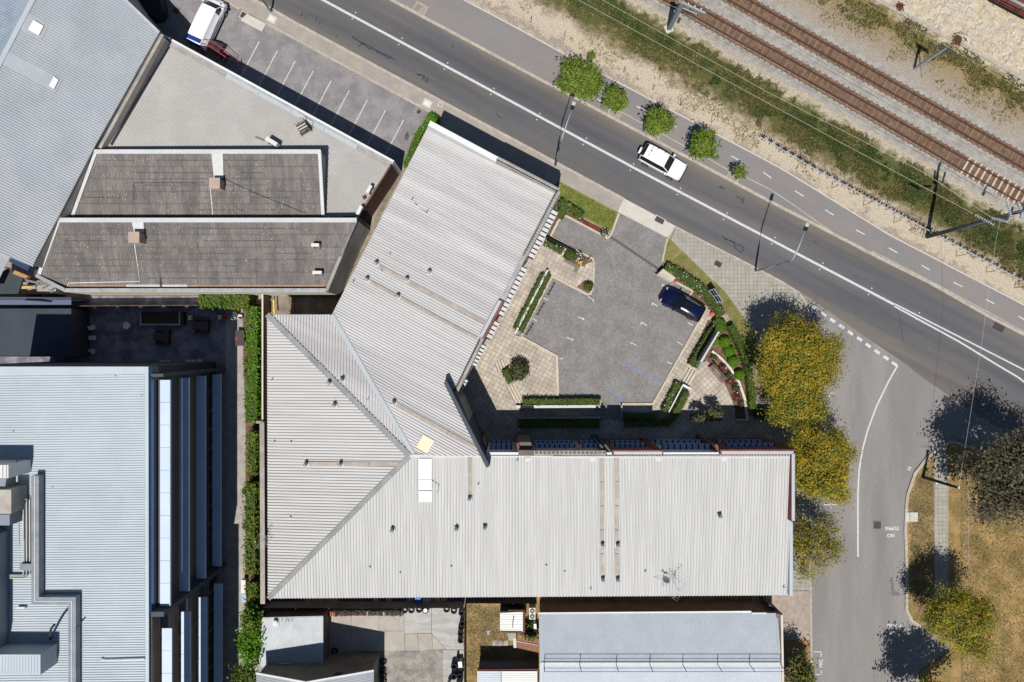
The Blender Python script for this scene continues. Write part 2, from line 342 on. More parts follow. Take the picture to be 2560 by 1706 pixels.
# railway reserve: bands along the track, measured from the near rail
R1a, R1b = P(1656, 0), P(2560, 515)
RD = (R1b-R1a).normalized(); RN = Vector((RD.y, -RD.x, 0))       # RN points to the footway (down-left)
if RN.dot(P(1700, 300)-R1a) < 0: RN = -RN
def rv(p): return (Vector((p[0], p[1], 0))-R1a).dot(RN)
def ru(p): return (Vector((p[0], p[1], 0))-R1a).dot(RD)
def reserve_mat():
    m = bpy.data.materials.new('railway_verge'); m.use_nodes = True; n = m.node_tree.nodes; L = m.node_tree.links; b = n['Principled BSDF']
    b.inputs['Roughness'].default_value = 0.95; b.inputs['Specular IOR Level'].default_value = 0.1
    geo = n.new('ShaderNodeNewGeometry')
    d = n.new('ShaderNodeVectorMath'); d.operation = 'DOT_PRODUCT'; L.new(geo.outputs['Position'], d.inputs[0]); d.inputs[1].default_value = RN
    def noi(s, det=5, ro=0.65):
        t = n.new('ShaderNodeTexNoise'); t.inputs['Scale'].default_value = s; t.inputs['Detail'].default_value = det; t.inputs['Roughness'].default_value = ro
        L.new(geo.outputs['Position'], t.inputs['Vector']); return t.outputs['Fac']
    def math_(op, a, c):
        x = n.new('ShaderNodeMath'); x.operation = op
        for i, q in enumerate((a, c)):
            if isinstance(q, (int, float)): x.inputs[i].default_value = q
            else: L.new(q, x.inputs[i])
        return x.outputs[0]
    v0 = math_('SUBTRACT', d.outputs['Value'], R1a.dot(RN))
    wob = math_('MULTIPLY', math_('SUBTRACT', noi(0.45), 0.5), 3.6)
    wob2 = math_('MULTIPLY', math_('SUBTRACT', noi(1.8), 0.5), 1.6)
    v = math_('ADD', math_('ADD', v0, wob), wob2)
    mr = n.new('ShaderNodeMapRange'); mr.inputs[1].default_value = -16; mr.inputs[2].default_value = 14; L.new(v, mr.inputs[0])
    cr = n.new('ShaderNodeValToRGB'); L.new(mr.outputs[0], cr.inputs[0])
    stops = [(-16, (204, 195, 178)), (-11.2, (198, 188, 168)), (-10.2, (136, 118, 78)), (-9.3, (112, 104, 62)), (-8.6, (156, 136, 100)), (-7.2, (160, 146, 128)),
             (-5.8, (168, 158, 144)), (-4, (174, 166, 154)), (0.8, (174, 166, 154)), (1.2, (176, 166, 150)), (1.5, (196, 184, 160)), (1.8, (168, 156, 134)), (2.3, (134, 124, 92)), (2.7, (94, 94, 56)),
             (5.4, (94, 94, 54)), (6.0, (132, 122, 92)), (6.6, (166, 152, 132)), (7.2, (198, 185, 163)), (8.6, (196, 183, 162)), (9.2, (162, 148, 134)), (10.2, (194, 180, 164)), (14, (184, 170, 154))]
    el = cr.color_ramp.elements
    while len(el) > 1: el.remove(el[-1])
    for i, (x, c) in enumerate(stops):
        e = el[0] if i == 0 else el.new((x+16)/30.0)
        e.position = (x+16)/30.0; e.color = (*C(*c), 1)
    f = n.new('ShaderNodeMapRange'); f.inputs[1].default_value = 0.3; f.inputs[2].default_value = 0.7; f.inputs[3].default_value = 0.55; f.inputs[4].default_value = 1.42
    L.new(noi(9, 2, 0.8), f.inputs[0])
    s = n.new('ShaderNodeVectorMath'); s.operation = 'SCALE'; L.new(cr.outputs[0], s.inputs[0]); L.new(f.outputs[0], s.inputs['Scale'])
    L.new(s.outputs[0], b.inputs['Base Color'])
    bp = n.new('ShaderNodeBump'); bp.inputs['Strength'].default_value = 0.7; bp.inputs['Distance'].default_value = 0.05
    L.new(noi(8, 3, 0.8), bp.inputs['Height']); L.new(bp.outputs[0], b.inputs['Normal'])
    return m
m_reserve = reserve_mat()
MB().poly([(-300, -300, -0.05), (300, -300, -0.05), (300, 300, -0.05), (-300, 300, -0.05)]).build('ground', m_dirt, kind='structure')
SK = [(-300, -506), (681, 22), (735, 53), (1163, 283), (1280, 345), (1432, 427), (1560, 496)]
NK = [(-300, -668), (972, 0), (1280, 165), (1780, 430), (1920, 505), (2018, 555), (2192, 645), (2323, 710), (2467, 792), (2560, 840), (2950, 1041)]
EK = [(300, -462), (1156, 0), (1280, 66), (1419, 142), (1920, 406), (1958, 427), (2064, 492), (2220, 588), (2560, 765), (2950, 968)]
WK = [(1690, 566), (1887, 667), (1953, 702), (1996, 729), (2013, 751), (2021, 770), (2022, 819), (2024, 1000), (2027, 1433), (2031, 1706), (2033, 1900)]
CKR = [(2950, 1380), (2560, 1188), (2430, 1118), (2384, 1102), (2358, 1111), (2315, 1143), (2285, 1181), (2266, 1235), (2262, 1271), (2260, 1327), (2264, 1444), (2263, 1526), (2276, 1553), (2304, 1570)]
SEAM = [(1996, 729), (2015, 740), (2184, 856), (2258, 906), (2309, 947), (2383, 996), (2413, 1020), (2560, 1110), (2950, 1310)]
sheet('railway_verge', EK+[(3200, 200), (3200, -900), (300, -900)], -0.01, m_reserve)
road = sheet('road', NK+SEAM[::-1]+WK[:3][::-1]+SK[::-1], 0.0, m_road)
side = sheet('side_street', SEAM+CKR+[(2500, 1600), (2500, 1650), (2330, 1640), (2290, 1680), (2290, 1900)]+WK[3:][::-1], -0.004, m_street)
sheet('cycle_path', NK+EK[::-1], 0.05, m_path)
sheet('car_park', [(100, -300), (250, -190), (667, 58), (1078, 282), (1060, 340), (1010, 430), (870, 480), (300, 220), (100, 0)], 0.02, m_carpark)
sheet('footpath', [(-300, -470), (667, 58), (1078, 282), (1085, 330), (1240, 440), (1380, 470), (1397, 454), (1544, 531)]+SK[::-1], 0.09, m_beigepave)
sheet('driveway_apron', [(1560, 496), (1690, 566), (1669, 595), (1544, 530)], 0.055, m_concrete)
court = sheet('forecourt', [(1546, 530), (1669, 594), (1664, 640), (1672, 690), (1775, 760), (1775, 790), (1640, 1030), (1480, 1040), (1380, 1010), (1290, 850), (1370, 680), (1480, 700), (1476, 655), (1360, 600), (1400, 530), (1520, 580)], 0.03, m_cobble)
sheet('alley_floor', [(1080, 284), (860, 720), (830, 780), (640, 800), (640, 735), (860, 700), (930, 560), (1000, 410)], 0.01, M('alley_concrete', C(150, 138, 122), C(128, 116, 102), var=0.2, scale=0.6, fine=0.2))
MB().poly(W([(560, 700), (660, 700), (660, 1900), (400, 1900), (540, 900)], 0.015)[::-1]).build('laneway', M('laneway_paving', C(176, 168, 160), C(160, 154, 148), var=0.1, scale=0.6, fine=0.16), kind='structure')
sheet('patio', [(-60, 740), (565, 740), (565, 930), (-60, 930)], 0.03, m_pave_dark)
sheet('workshop_yard', [(640, 1480), (1166, 1480), (1166, 1900), (640, 1900)], 0.005, m_joint)
sheet('back_yard', [(1166, 1480), (1960, 1480), (1960, 1900), (1166, 1900)], 0.0, m_drygrass)
sheet('brick_footpath', [(1880, 1478), (2028, 1478), (2030, 1600), (1880, 1600)], 0.085, m_brickpave)
sheet('verge', [(1880, 1600), (2030, 1600), (2033, 1900), (1880, 1900)], 0.08, m_drygrass)
sheet('field', [(2400, 1102), (2420, 1112), (2950, 1380), (2950, 1900), (2300, 1900), (2300, 1680), (2360, 1640), (2400, 1580)], 0.03, m_drygrass)
sheet('roadside_verge', CKR[3:]+[(2400, 1575), (2404, 1102)], 0.06, m_drygrass)
sheet('lawn', [(1396, 452), (1545, 531), (1528, 578), (1512, 574), (1460, 545), (1396, 505)], 0.10, m_lawn)
sheet('lawn', [(1666, 600), (1676, 600), (1690, 612), (1770, 690), (1811, 728), (1850, 780), (1884, 830), (1900, 870), (1870, 920), (1853, 850), (1838, 815), (1800, 757), (1750, 700), (1657, 658)], 0.10, m_lawn)
# kerbs
def kerb(pts, wd=0.28, z1=0.13, side=0.0, mat=m_kerb, z0=-0.02):
    return MB().band(W(pts), wd, z0, z1, side).build('kerb', mat, kind='structure')
kerb(SK, 0.30, 0.13, -0.12); kerb(NK, 0.30, 0.12, 0.1); kerb(WK, 0.2, 0.13, -0.1); kerb(CKR, 0.3, 0.14, 0.1)
kerb(EK, 0.13, 0.09, 0.05, m_concrete)
kerb([(667, 60), (1078, 282)], 0.26, 0.125); kerb([(-300, -462), (600, 24)], 0.26, 0.125)
kerb([(1669, 595), (1664, 610), (1658, 640), (1655, 656)], 0.2, 0.15)
kerb([(1547, 534), (1527, 588), (1519, 596), (1412, 539), (1396, 553), (1376, 592)], 0.2, 0.15, 0, m_sand)
kerb([(1376, 592), (1482, 648), (1485, 660), (1482, 722), (1476, 735), (1467, 737), (1380, 692), (1303, 842)], 0.18, 0.16, 0, m_sand)
kerb([(1303, 842), (1392, 891), (1395, 992)], 0.22, 0.17, 0, m_sand)
kerb([(1640, 683), (1700, 712), (1731, 728), (1722, 742), (1766, 770), (1632, 1010), (1548, 1010)], 0.18, 0.16, 0, m_sand)
# flags, one by one
def inside(p, poly):
    c = False; n = len(poly)
    for i in range(n):
        a, b = poly[i], poly[(i+1) % n]
        if (a[1] > p[1]) != (b[1] > p[1]) and p[0] < (b[0]-a[0])*(p[1]-a[1])/(b[1]-a[1])+a[0]: c = not c
    return c
def clip_cell(poly, cell):
    out = [Vector((p[0], p[1])) for p in poly]
    for i in range(4):
        a, b = Vector(cell[i]), Vector(cell[(i+1) % 4]); e = b-a; nn = Vector((-e.y, e.x)); res = []
        for j in range(len(out)):
            p, q = out[j], out[(j+1) % len(out)]; dp, dq = (p-a).dot(nn), (q-a).dot(nn)
            if dp >= 0: res.append(p)
            if dp*dq < 0: res.append(p+(q-p)*(dp/(dp-dq)))
        out = res
        if len(out) < 3: return None
    return out
def pave(name, px, size, gap, ang, z, mat, holes=(), limit=300, vis=None):
    poly = [(p.x, p.y) for p in W(px, z)]; hp = [[(p.x, p.y) for p in W(h, z)] for h in holes]
    base = MB().poly(W(px, z)[::-1]).build(name, m_joint, kind='structure')
    ca, sa = math.cos(ang), math.sin(ang)
    loc = [(x*ca+y*sa, -x*sa+y*ca) for x, y in poly]
    h = size-gap; t = 0.012
    proto = MB().add([(-h/2, -h/2, 0), (h/2, -h/2, 0), (h/2, h/2, 0), (-h/2, h/2, 0), (-h/2+.01, -h/2+.01, t), (h/2-.01, -h/2+.01, t), (h/2-.01, h/2-.01, t), (-h/2+.01, h/2-.01, t)],
                     [(4, 5, 6, 7), (0, 1, 5, 4), (1, 2, 6, 5), (2, 3, 7, 6), (3, 0, 4, 7)]).mesh('paver', mat)
    rest = MB(); whole = []
    for i in range(int(min(a for a, b in loc)/size)-1, int(max(a for a, b in loc)/size)+2):
        for j in range(int(min(b for a, b in loc)/size)-1, int(max(b for a, b in loc)/size)+2):
            a, b = (i+.5)*size, (j+.5)*size; c = (a*ca-b*sa, a*sa+b*ca)
            if any(inside(c, q) for q in hp): continue
            cor = [((a+x*h/2)*ca-(b+y*h/2)*sa, (a+x*h/2)*sa+(b+y*h/2)*ca) for x, y in ((-1, -1), (1, -1), (1, 1), (-1, 1))]
            k = sum(inside(q, poly) for q in cor)
            if k == 4: whole.append(c)
            elif k > 0:
                q = clip_cell(poly, cor)
                if q: rest.prism([(p.x, p.y, 0) for p in q], z, z+t)
    if vis: whole.sort(key=lambda c: (Vector(c)-Vector(P(*vis)[:2])).length)
    for c in whole[:limit]:
        o = link('paver', proto, base, (c[0], c[1], z), ang+random.uniform(-.01, .01))
    for c in whole[limit:]:
        rest.prism([(c[0]+(x*ca-y*sa)*h/2, c[1]+(x*sa+y*ca)*h/2, 0) for x, y in ((-1, -1), (1, -1), (1, 1), (-1, 1))], z, z+t)
    if rest.v: rest.build('cut_pavers', mat, base, kind='stuff')
    return base
pave('slab_footpath', [(1690, 567), (1887, 668), (1953, 703), (1995, 730), (2012, 752), (2020, 771), (2021, 819), (2023, 1000), (2026, 1477), (1900, 1477), (1900, 1130), (1926, 1030), (1900, 890), (1884, 830), (1850, 780), (1811, 728), (1770, 690), (1690, 612), (1677, 600)],
     0.405, 0.022, 0.0, 0.09, m_flag, vis=(1830, 700))
TA = [(1340, 585), (1410, 620), (1480, 652), (1482, 662), (1480, 722), (1466, 735), (1380, 692), (1366, 676), (1284, 836), (1303, 843), (1391, 892), (1394, 992), (1300, 994), (1296, 1036), (1150, 1036), (1150, 960), (1240, 790)]
pave('terrace', TA, 0.44, 0.026, -ROAD_A, 0.13, m_beigeflag, holes=[[(1378, 600), (1480, 650), (1440, 682), (1405, 640)]], vis=(1340, 900))
pave('terrace', [(1690, 935), (1742, 915), (1766, 902), (1790, 925), (1815, 965), (1830, 1000), (1837, 1024), (1930, 1060), (1930, 1118), (1150, 1118), (1150, 1037), (1296, 1037), (1660, 1060), (1700, 1000), (1726, 968)], 0.44, 0.026, math.radians(42), 0.13, m_beigeflag, vis=(1770, 980))
pave('terrace_walk', [(1767, 772), (1786, 784), (1742, 860), (1716, 905), (1745, 925), (1720, 965), (1700, 945), (1652, 1026), (1618, 1032), (1550, 1030), (1550, 1013), (1634, 1013)], 0.40, 0.03, math.radians(-32), 0.14, m_beigeflag, vis=(1700, 900))
# field flags east of the side street
pave('slab_path', [(2336, 1140), (2360, 1114), (2370, 1140), (2371, 1580), (2336, 1570)], 0.42, 0.02, 0, 0.075, m_flag, vis=(2352, 1300))
# ---------------------------------------------------------------- paint on the streets (parts of the street they lie on)
def line(pts, wd, parent, z=0.006, name='line_marking', mat=m_linepaint):
    return MB().band(W(pts, z), wd, z-0.004, z).build(name, mat, parent)
line([(-300, -588), (807, 0), (1280, 255), (1598, 427), (1920, 596), (1994, 635), (2236, 762)], 0.24, road)
line([(2236, 760), (2421, 854), (2560, 925), (2950, 1125)], 0.15, road); line([(2236, 766), (2397, 854), (2492, 912), (2546, 944), (2560, 955), (2950, 1160)], 0.17, road)
for (x, y) in [(885, 40), (1001, 104), (1115, 166), (1231, 229), (1346, 292), (1462, 354), (1580, 418), (1697, 479), (1813, 541), (1933, 602), (2053, 666), (2175, 729), (2294, 790)]:
    for s in (-1, 1):
        q = P(x, y)+Vector((0.47, 0.88, 0))*0.36*s
        MB().box(q, (0.11, 0.10, 0.025), -ROAD_A, 0.002).build('reflector', m_white, road)
for (x, y) in [(2038, 771), (2059.5, 786), (2081.5, 801.5), (2104, 817), (2126, 832.5), (2149, 848), (2170.5, 864), (2193, 880), (2215, 895), (2236, 910)]:
    d = Vector((6.2, 4.2)); line([(x-d.x, y-d.y), (x+d.x, y+d.y)], 0.30, road if y < 800 else side, 0.010, 'give_way_dash')
line([(2244, 914), (2219.6, 957.5), (2192, 1014.7), (2170.5, 1072), (2157, 1121), (2148, 1175), (2144.7, 1235), (2144.7, 1281), (2145, 1393)], 0.16, side, 0.004)
for (a, b) in [((2059, 983), (2087, 983)), ((2073, 983), (2074, 994)), ((2058, 1262), (2092, 1262)), ((2077, 1253), (2077, 1273)), ((2060, 1386), (2094, 1385)), ((2077, 1380), (2077, 1386)),
               ((2034, 1630), (2053, 1630)), ((2053, 1630), (2053, 1642)), ((2034, 1687), (2053, 1687)), ((2053, 1676), (2053, 1688))]:
    line([a, b], 0.09, side, 0.004, 'bay_mark')
for (a, b) in [((1417, 224), (1444, 238)), ((1487, 244), (1507, 256)), ((1512, 223), (1523, 229)), ((1592, 266), (1614, 278)), ((1680, 312), (1690, 318)), ((1828, 390), (1849, 402)), ((1908, 431), (1929, 446)), ((1987, 477), (2009, 491)), ((2063, 525), (2084, 538)), ((2140, 575), (2162, 587)), ((2222, 620), (2243, 632)), ((2303, 663), (2324, 675)), ((2384, 706), (2406, 717)), ((2465, 749), (2486, 760)), ((2546, 791), (2567, 803))]:
    line([a, b], 0.11, bpy.data.objects['cycle_path'], 0.056, 'lane_dash')
for pts in [[(1556, 281), (1628, 322)], [(1654, 334), (1725, 374)], [(1752, 386), (1822, 426)], [(1849, 436), (1926, 474), (1980, 510), (2040, 553), (2110, 600), (2165, 632)], [(2180, 628), (2330, 705), (2480, 786), (2560, 830)]]:
    line(pts, 0.10, bpy.data.objects['cycle_path'], 0.056, 'edge_line', m_kerb)
cp = bpy.data.objects['car_park']
for (x, y) in [(648, 104), (693, 128), (738, 153), (783, 177.5), (828, 201.5), (873, 226.6), (918, 251), (964, 275.6), (1009, 300)]:
    line([(x, y), (x-45, y+86)], 0.09, cp, 0.026, 'bay_line')
for (a, b, c) in [((1470, 742), (1485, 751), (1482, 755)), ((1445, 792), (1460, 800), (1457, 795)), ((1417, 843), (1432, 852), (1432, 846)), ((1398, 896), (1405, 898), (1406, 894)), ((1630, 757), (1643, 766), (1630, 764)), ((1603, 805), (1617, 815), (1602, 812)), ((1578, 857), (1591, 864), (1577, 861)), ((1656, 712), (1668, 718), (1655, 717)), ((1359, 745), (1370, 751), None), ((1331, 796), (1342, 803), None), ((1720, 807), (1732, 814), None), ((1693, 855), (1706, 863), None), ((1667, 904), (1679, 911), None)]:
    MB().band(W([a, b]), 0.09, 0.034, 0.038).build('bay_mark', m_linepaint, court)
    if c: MB().band(W([b if c[0] > b[0]-8 and c[0] >= b[0]-4 else a, c]), 0.09, 0.034, 0.0385).build('bay_mark', m_linepaint, court)
for pts in [[(1547, 905), (1600, 930), (1652, 960)], [(1514, 969), (1530, 980), (1551, 992), (1551, 1008)]]:
    MB().band(W(pts), 0.11, 0.034, 0.038).build('blue_line', m_chalk, court)
mb = MB()
for k in range(14):
    a = P(1562+random.uniform(-8, 8), 957+random.uniform(-5, 4)); d = Vector((random.uniform(-.2, .2), random.uniform(-.15, .15), 0))
    mb.band([a-d, a+d], 0.05, 0.034, 0.038+k*0.0002)
mb.build('blue_symbol', m_chalk, court)
def text(s, px, size, ang, parent, z=0.01, mat=m_linepaint, name='painted_lettering'):
    c = bpy.data.curves.new('txt', 'FONT'); c.body = s; c.size = size; c.align_x = 'CENTER'; c.align_y = 'CENTER'; c.offset = 0.022
    o = bpy.data.objects.new('txt', c); col.objects.link(o); bpy.context.view_layer.update()
    me = bpy.data.meshes.new_from_object(o.evaluated_get(bpy.context.evaluated_depsgraph_get())); bpy.data.objects.remove(o)
    me.materials.clear(); me.materials.append(mat)
    if len(s) > 3:
        for v in me.vertices: v.co.x *= 0.64
    return link(name, me, parent, P(px[0], px[1], z), ang)
text('STOPPING', (2230, 1321), 0.48, math.pi, side); text('NO', (2227, 1339), 0.48, math.pi, side)
text('STOPPING', (2235, 1564), 0.48, math.pi, side); text('NO', (2232, 1581), 0.48, math.pi, side)
text('M/C', (2053, 1659), 0.46, math.pi/2, side); text('H', (2274, 1172), 0.5, math.radians(65), side)
# tar crack repairs
def cracks(lst, wd=0.07):
    mb = MB()
    for k, pts in enumerate(lst):
        q = [P(*p) for p in pts]; r = [q[0]]
        for a, b in zip(q, q[1:]):
            for t in (0.33, 0.66, 1): r.append(a.lerp(b, t)+Vector((random.uniform(-.04, .04), random.uniform(-.04, .04), 0))*(t < 1))
        mb.band(r, wd, 0.001, 0.0042+k*0.0003)
    return mb.build('tar_crack_repair', m_tar, road)
def r2(pts, ox, oy): return [(ox+x*0.27234, oy+y*0.27234) for x, y in pts]
cracks([r2([(880, 335), (940, 380), (1000, 405), (1060, 440), (1110, 470), (1190, 505), (1280, 555)], 640, 0), r2([(940, 380), (975, 400), (940, 435)], 640, 0), r2([(905, 350), (990, 410), (1045, 455), (1070, 435)], 640, 0), r2([(1100, 455), (1115, 480), (1180, 510), (1215, 540), (1250, 525)], 640, 0)])
cracks([r2([(1480, 685), (1510, 695), (1480, 680), (1545, 695), (1520, 750), (1545, 705), (1560, 755), (1570, 715), (1585, 745), (1565, 765)], 640, 0)], 0.06)
cracks([r2([(1930, 600), (1970, 630), (2040, 665), (2050, 710), (2100, 755), (2130, 720), (2110, 690), (2060, 680)], 1280, 427), r2([(1945, 625), (2000, 640), (2055, 665)], 1280, 427)], 0.07)
cracks([r2([(1890, 145), (1915, 155), (1950, 170)], 1280, 427), r2([(1920, 135), (1925, 160)], 1280, 427)]); cracks([r2([(2060, 230), (2110, 265), (2110, 295), (2130, 285), (2130, 245)], 1280, 427)])
cracks([r2([(2205, 1045), (2230, 1075), (2265, 1095)], 640, 0)]); cracks([r2([(425, 650), (450, 668)], 1920, 427)])
cracks([r2([(a, b), (a-8, b+30)], 640, 0) for a, b in ((420, 120), (430, 122), (463, 140), (555, 160), (590, 195), (748, 315), (1810, 410))], 0.06)
cracks([r2([(1145, 1190), (1200, 1320), (1240, 1568)], 1920, 427)], 0.03)
# stains with a shape of their own
m_stain = M('oil_stain', C(84, 80, 78), C(104, 100, 98), var=0.2, fine=0.2)
def blot(px, r, parent, z):
    mb = MB(); n = 14; mb.poly([P(px[0], px[1], z)+Vector((math.cos(k*6.283/n)*r*random.uniform(.6, 1.1)*0.6, math.sin(k*6.283/n)*r*random.uniform(.6, 1.1), 0)) for k in range(n)])
    return mb.build('oil_stain', m_stain, parent)
blot((1017, 341), 0.45, cp, 0.024); blot((841, 260), 0.12, cp, 0.024)
MB().poly(W([(2226, 1444), (2232, 1444), (2236, 1478), (2250, 1482), (2250, 1490), (2228, 1490)], 0.002)[::-1]).build('oil_stain', M('road_stain', C(120, 116, 114), var=0.1), side)
# slot drain across the forecourt entrance
d = thing('slot_drain', 'long dark slot drain crossing the cobbled forecourt entrance', 'drain', P(1590, 620))
MB().band(W([(1524, 591), (1650, 676)]), 0.34, 0.03, 0.040).build('frame', M('drain_concrete', C(120, 112, 108), var=0.1), d)
MB().band(W([(1524, 591), (1650, 676)]), 0.09, 0.03, 0.046).build('grate', m_grate, d)
def grate(px, sz, ang, label, z, mat=m_grate, bars=5, frame=m_concrete):
    c = P(*px, z); g = thing('drain_grate', label, 'drain', c); ca, sa = math.cos(ang), math.sin(ang)
    MB().box(c, (sz[0]*1.25, sz[1]*1.3, 0.014), ang).build('frame', frame, g)
    MB().box(c, (sz[0], sz[1], 0.018), ang).build('grate', mat, g)
    for k in range(bars):
        o = (k-(bars-1)/2)*sz[1]/bars
        MB().box(c+Vector((-sa*o, ca*o, 0)), (sz[0]*0.96, sz[1]/bars*0.4, 0.03), ang).build('bar', m_dark, g)
grate((1649, 551), (0.95, 0.55), -ROAD_A, 'dark iron drain grate in the pale concrete driveway apron', 0.055)
grate((609, 39), (0.6, 0.6), -ROAD_A, 'square drain grate beside the white van in the car park', 0.025)
grate((441, 27), (0.6, 0.6), -ROAD_A, 'small dark drain grate in the car park left of the van', 0.022, frame=m_carpark)
grate((1047, 280), (0.35, 0.42), -ROAD_A, 'small drain grate at the far corner of the car park', 0.022, frame=m_carpark)
grate((2499, 815), (0.9, 0.8), -ROAD_A, 'dark gully grate against the far kerb of the main road', 0.003, frame=m_dark)
grate((2366, 1000), (0.8, 0.7), -ROAD_A, 'rusty square cover at the mouth of the side street', 0.003, frame=m_street, bars=3)
grate((2193, 1313), (0.75, 0.75), 0, 'square brown grate in the side street beside the road lettering', 0.0, frame=m_street)
grate((1795, 660), (0.75, 0.55), -ROAD_A, 'brown access cover set in the grey slab footpath', 0.10, m_wallbrown, 1, m_flag)
def cover(px, sz, label, mat=m_ac):
    c = P(*px, 0.09); g = thing('access_cover', label, 'cover', c)
    MB().box(c, (sz*1.5, sz*1.25, 0.012), -ROAD_A).build('surround', m_concrete, g); MB().box(c, (sz, sz*.75, 0.03), -ROAD_A).build('lid', mat, g)
cover((680, 48), 0.62, 'white rectangular pit lid in the beige footpath beside the lamp post'); cover((1068, 259), 0.62, 'white rectangular pit lid in the beige footpath by the car park hedge')
cover((1101, 262), 0.36, 'small square pit lid by the kerb near the beige footpath end', m_beigepave)
MB().prism(W([(618, 36), (666, 60), (655, 80), (602, 52)]), 0.02, 0.09).build('crossover_slab', m_concrete, kind='structure')
c = P(2272, 1292); g = thing('drain_pit', 'pale concrete kerb drain pit on the side street corner', 'drain', c)
MB().box(c+Vector((-.22, 0, 0)), (0.42, 0.95, 0.16), 0, 0).build('lintel', m_concrete, g); MB().box(c+Vector((.42, 0, 0)), (0.8, 0.95, 0.18), 0, 0).build('lid', m_concrete, g)
# ---------------------------------------------------------------- buildings
def scan(poly, b):
    """interval of a 2-D polygon along the first axis at second coordinate b"""
    xs = []
    n = len(poly)
    for i in range(n):
        p, q = poly[i], poly[(i+1) % n]
        if (p[1] > b) != (q[1] > b): xs.append(p[0]+(q[0]-p[0])*(b-p[1])/(q[1]-p[1]))
    return (min(xs), max(xs)) if len(xs) >= 2 else None
def corrugated(poly3, dvec, pitch, h, mat, name, parent, crest=0.34, side=0.16, over=0.0):
    """ribbed steel sheet filling a planar polygon; ribs run along dvec"""
    p0 = poly3[0]; nn = Vector()
    for i in range(len(poly3)): nn += (poly3[i]-p0).cross(poly3[(i+1) % len(poly3)]-p0)
    nn.normalize()
    if nn.z < 0: nn = -nn
    u = (dvec-nn*dvec.dot(nn)).normalized(); v = nn.cross(u)
    loc = [((q-p0).dot(u), (q-p0).dot(v)) for q in poly3]
    b0, b1 = min(b for a, b in loc), max(b for a, b in loc)
    prof = []; b = b0+1e-4
    fl = 1-crest-2*side
    while b < b1:
        for o, z in ((0, 0), (fl, 0), (fl+side, h), (fl+side+crest, h)): prof.append((b+o*pitch, z))
        b += pitch
    vs = []; fs = []; k = 0; prev = False
    for b, z in prof:
        if b > b1-1e-4: break
        it = scan(loc, b)
        if not it: prev = False; continue
        for a in (it[0]-over, it[1]+over): vs.append(p0+u*a+v*b+nn*z)
        if prev: fs.append((k-2, k-1, k+1, k))
        k += 2; prev = True
    mb = MB(); mb.add(vs, fs); return mb.build(name, mat, parent)
def skirt(poly3, z0, mat, name, parent, drop=0.06, inset=0.06, cap=True):
    """walls under a roof polygon"""
    c = centre(poly3); mb = MB(); n = len(poly3)
    t = []
    for q in poly3:
        d = Vector((c.x-q.x, c.y-q.y, 0)); d = d.normalized()*inset
        t.append(Vector((q.x+d.x, q.y+d.y, q.z-drop)))
    vs = [tuple(q) for q in t]+[(q.x, q.y, z0) for q in t]
    mb.add(vs, [(i, (i+1) % n, n+(i+1) % n, n+i) for i in range(n)]+([tuple(range(n))] if cap else []))
    return mb.build(name, mat, parent)
def strip(name, pts3, wd, t, mat, parent, side=0.0):
    """flat capping along a 3-D polyline"""
    mb = MB(); p = [Vector(q) for q in pts3]
    for a, b in zip(p, p[1:]):
        d = (b-a); x = Vector((-d.y, d.x, 0)).normalized()
        q = [a+x*(side+wd/2), a+x*(side-wd/2), b+x*(side-wd/2), b+x*(side+wd/2)]
        mb.add([v+Vector((0, 0, t)) for v in q]+[v-Vector((0, 0, .03)) for v in q], [(0, 1, 2, 3), (0, 4, 5, 1), (1, 5, 6, 2), (2, 6, 7, 3), (3, 7, 4, 0)])
    return mb.build(name, mat, parent)
def wall(name, pts, z1, th, mat, parent, z0=0.0, side=0.0): return MB().band(pts, th, z0, z1, side).build(name, mat, parent)
U = Vector((1, 0, 0)); V = Vector((0, 1, 0))
def pxdir(a, b, z): return (P(b[0], b[1], z)-P(a[0], a[1], z)).normalized()
def patch(name, pl, px, up, mat, parent): # flat panel lying on a roof plane
    q = pl.W(px); mb = MB(); n = len(q)
    mb.add([v+pl.n*up for v in q]+[v for v in q], [tuple(range(n))]+[(i, n+i, n+(i+1) % n, (i+1) % n) for i in range(n)])
    return mb.build(name, mat, parent)
ROADDIR = pxdir((0, 0), (1000, 527), 0)
# --- zinc-roofed shed, upper left
zs = thing('zinc_shed', 'large shed with zinc grey ribbed roof filling the upper left corner', 'building', P(120, 330))
zp = Plane((83, 0, 8.2), (0, 160, 8.2), (235, 372, 6.4))
zpoly = zp.W([(180, -190), (315, 2), (398, 82), (238, 365), (148, 540), (92, 645), (82, 668), (-60, 606), (-130, 410)])
corrugated(zpoly, ROADDIR, 0.235, 0.075, m_roofblue, 'roof_sheeting', zs, 0.28, 0.2)
zp2 = Plane((83, 0, 8.2), (0, 160, 8.2), (-150, -60, 6.8))
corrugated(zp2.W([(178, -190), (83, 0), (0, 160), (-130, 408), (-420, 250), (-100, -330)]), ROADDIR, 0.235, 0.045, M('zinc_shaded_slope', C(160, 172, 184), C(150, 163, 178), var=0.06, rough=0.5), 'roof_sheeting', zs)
strip('ridge_cap', zp.W([(178, -190), (83, 0), (0, 160), (-130, 408)]), 0.45, 0.09, m_capblue, zs)
skirt(zp.W([(315, 2), (398, 82), (238, 365), (148, 540), (92, 645), (82, 668), (-60, 606), (-130, 410), (180, -190)]), 0, m_wallgrey, 'wall', zs)
patch('flat_panel', zp, [(24.5, 129), (140, 191), (125, 223), (3, 160)], 0.055, m_roofblue, zs); patch('flat_panel', zp, [(70, 32), (114, 57), (98, 96), (46, 70)], 0.055, m_roofblue, zs)
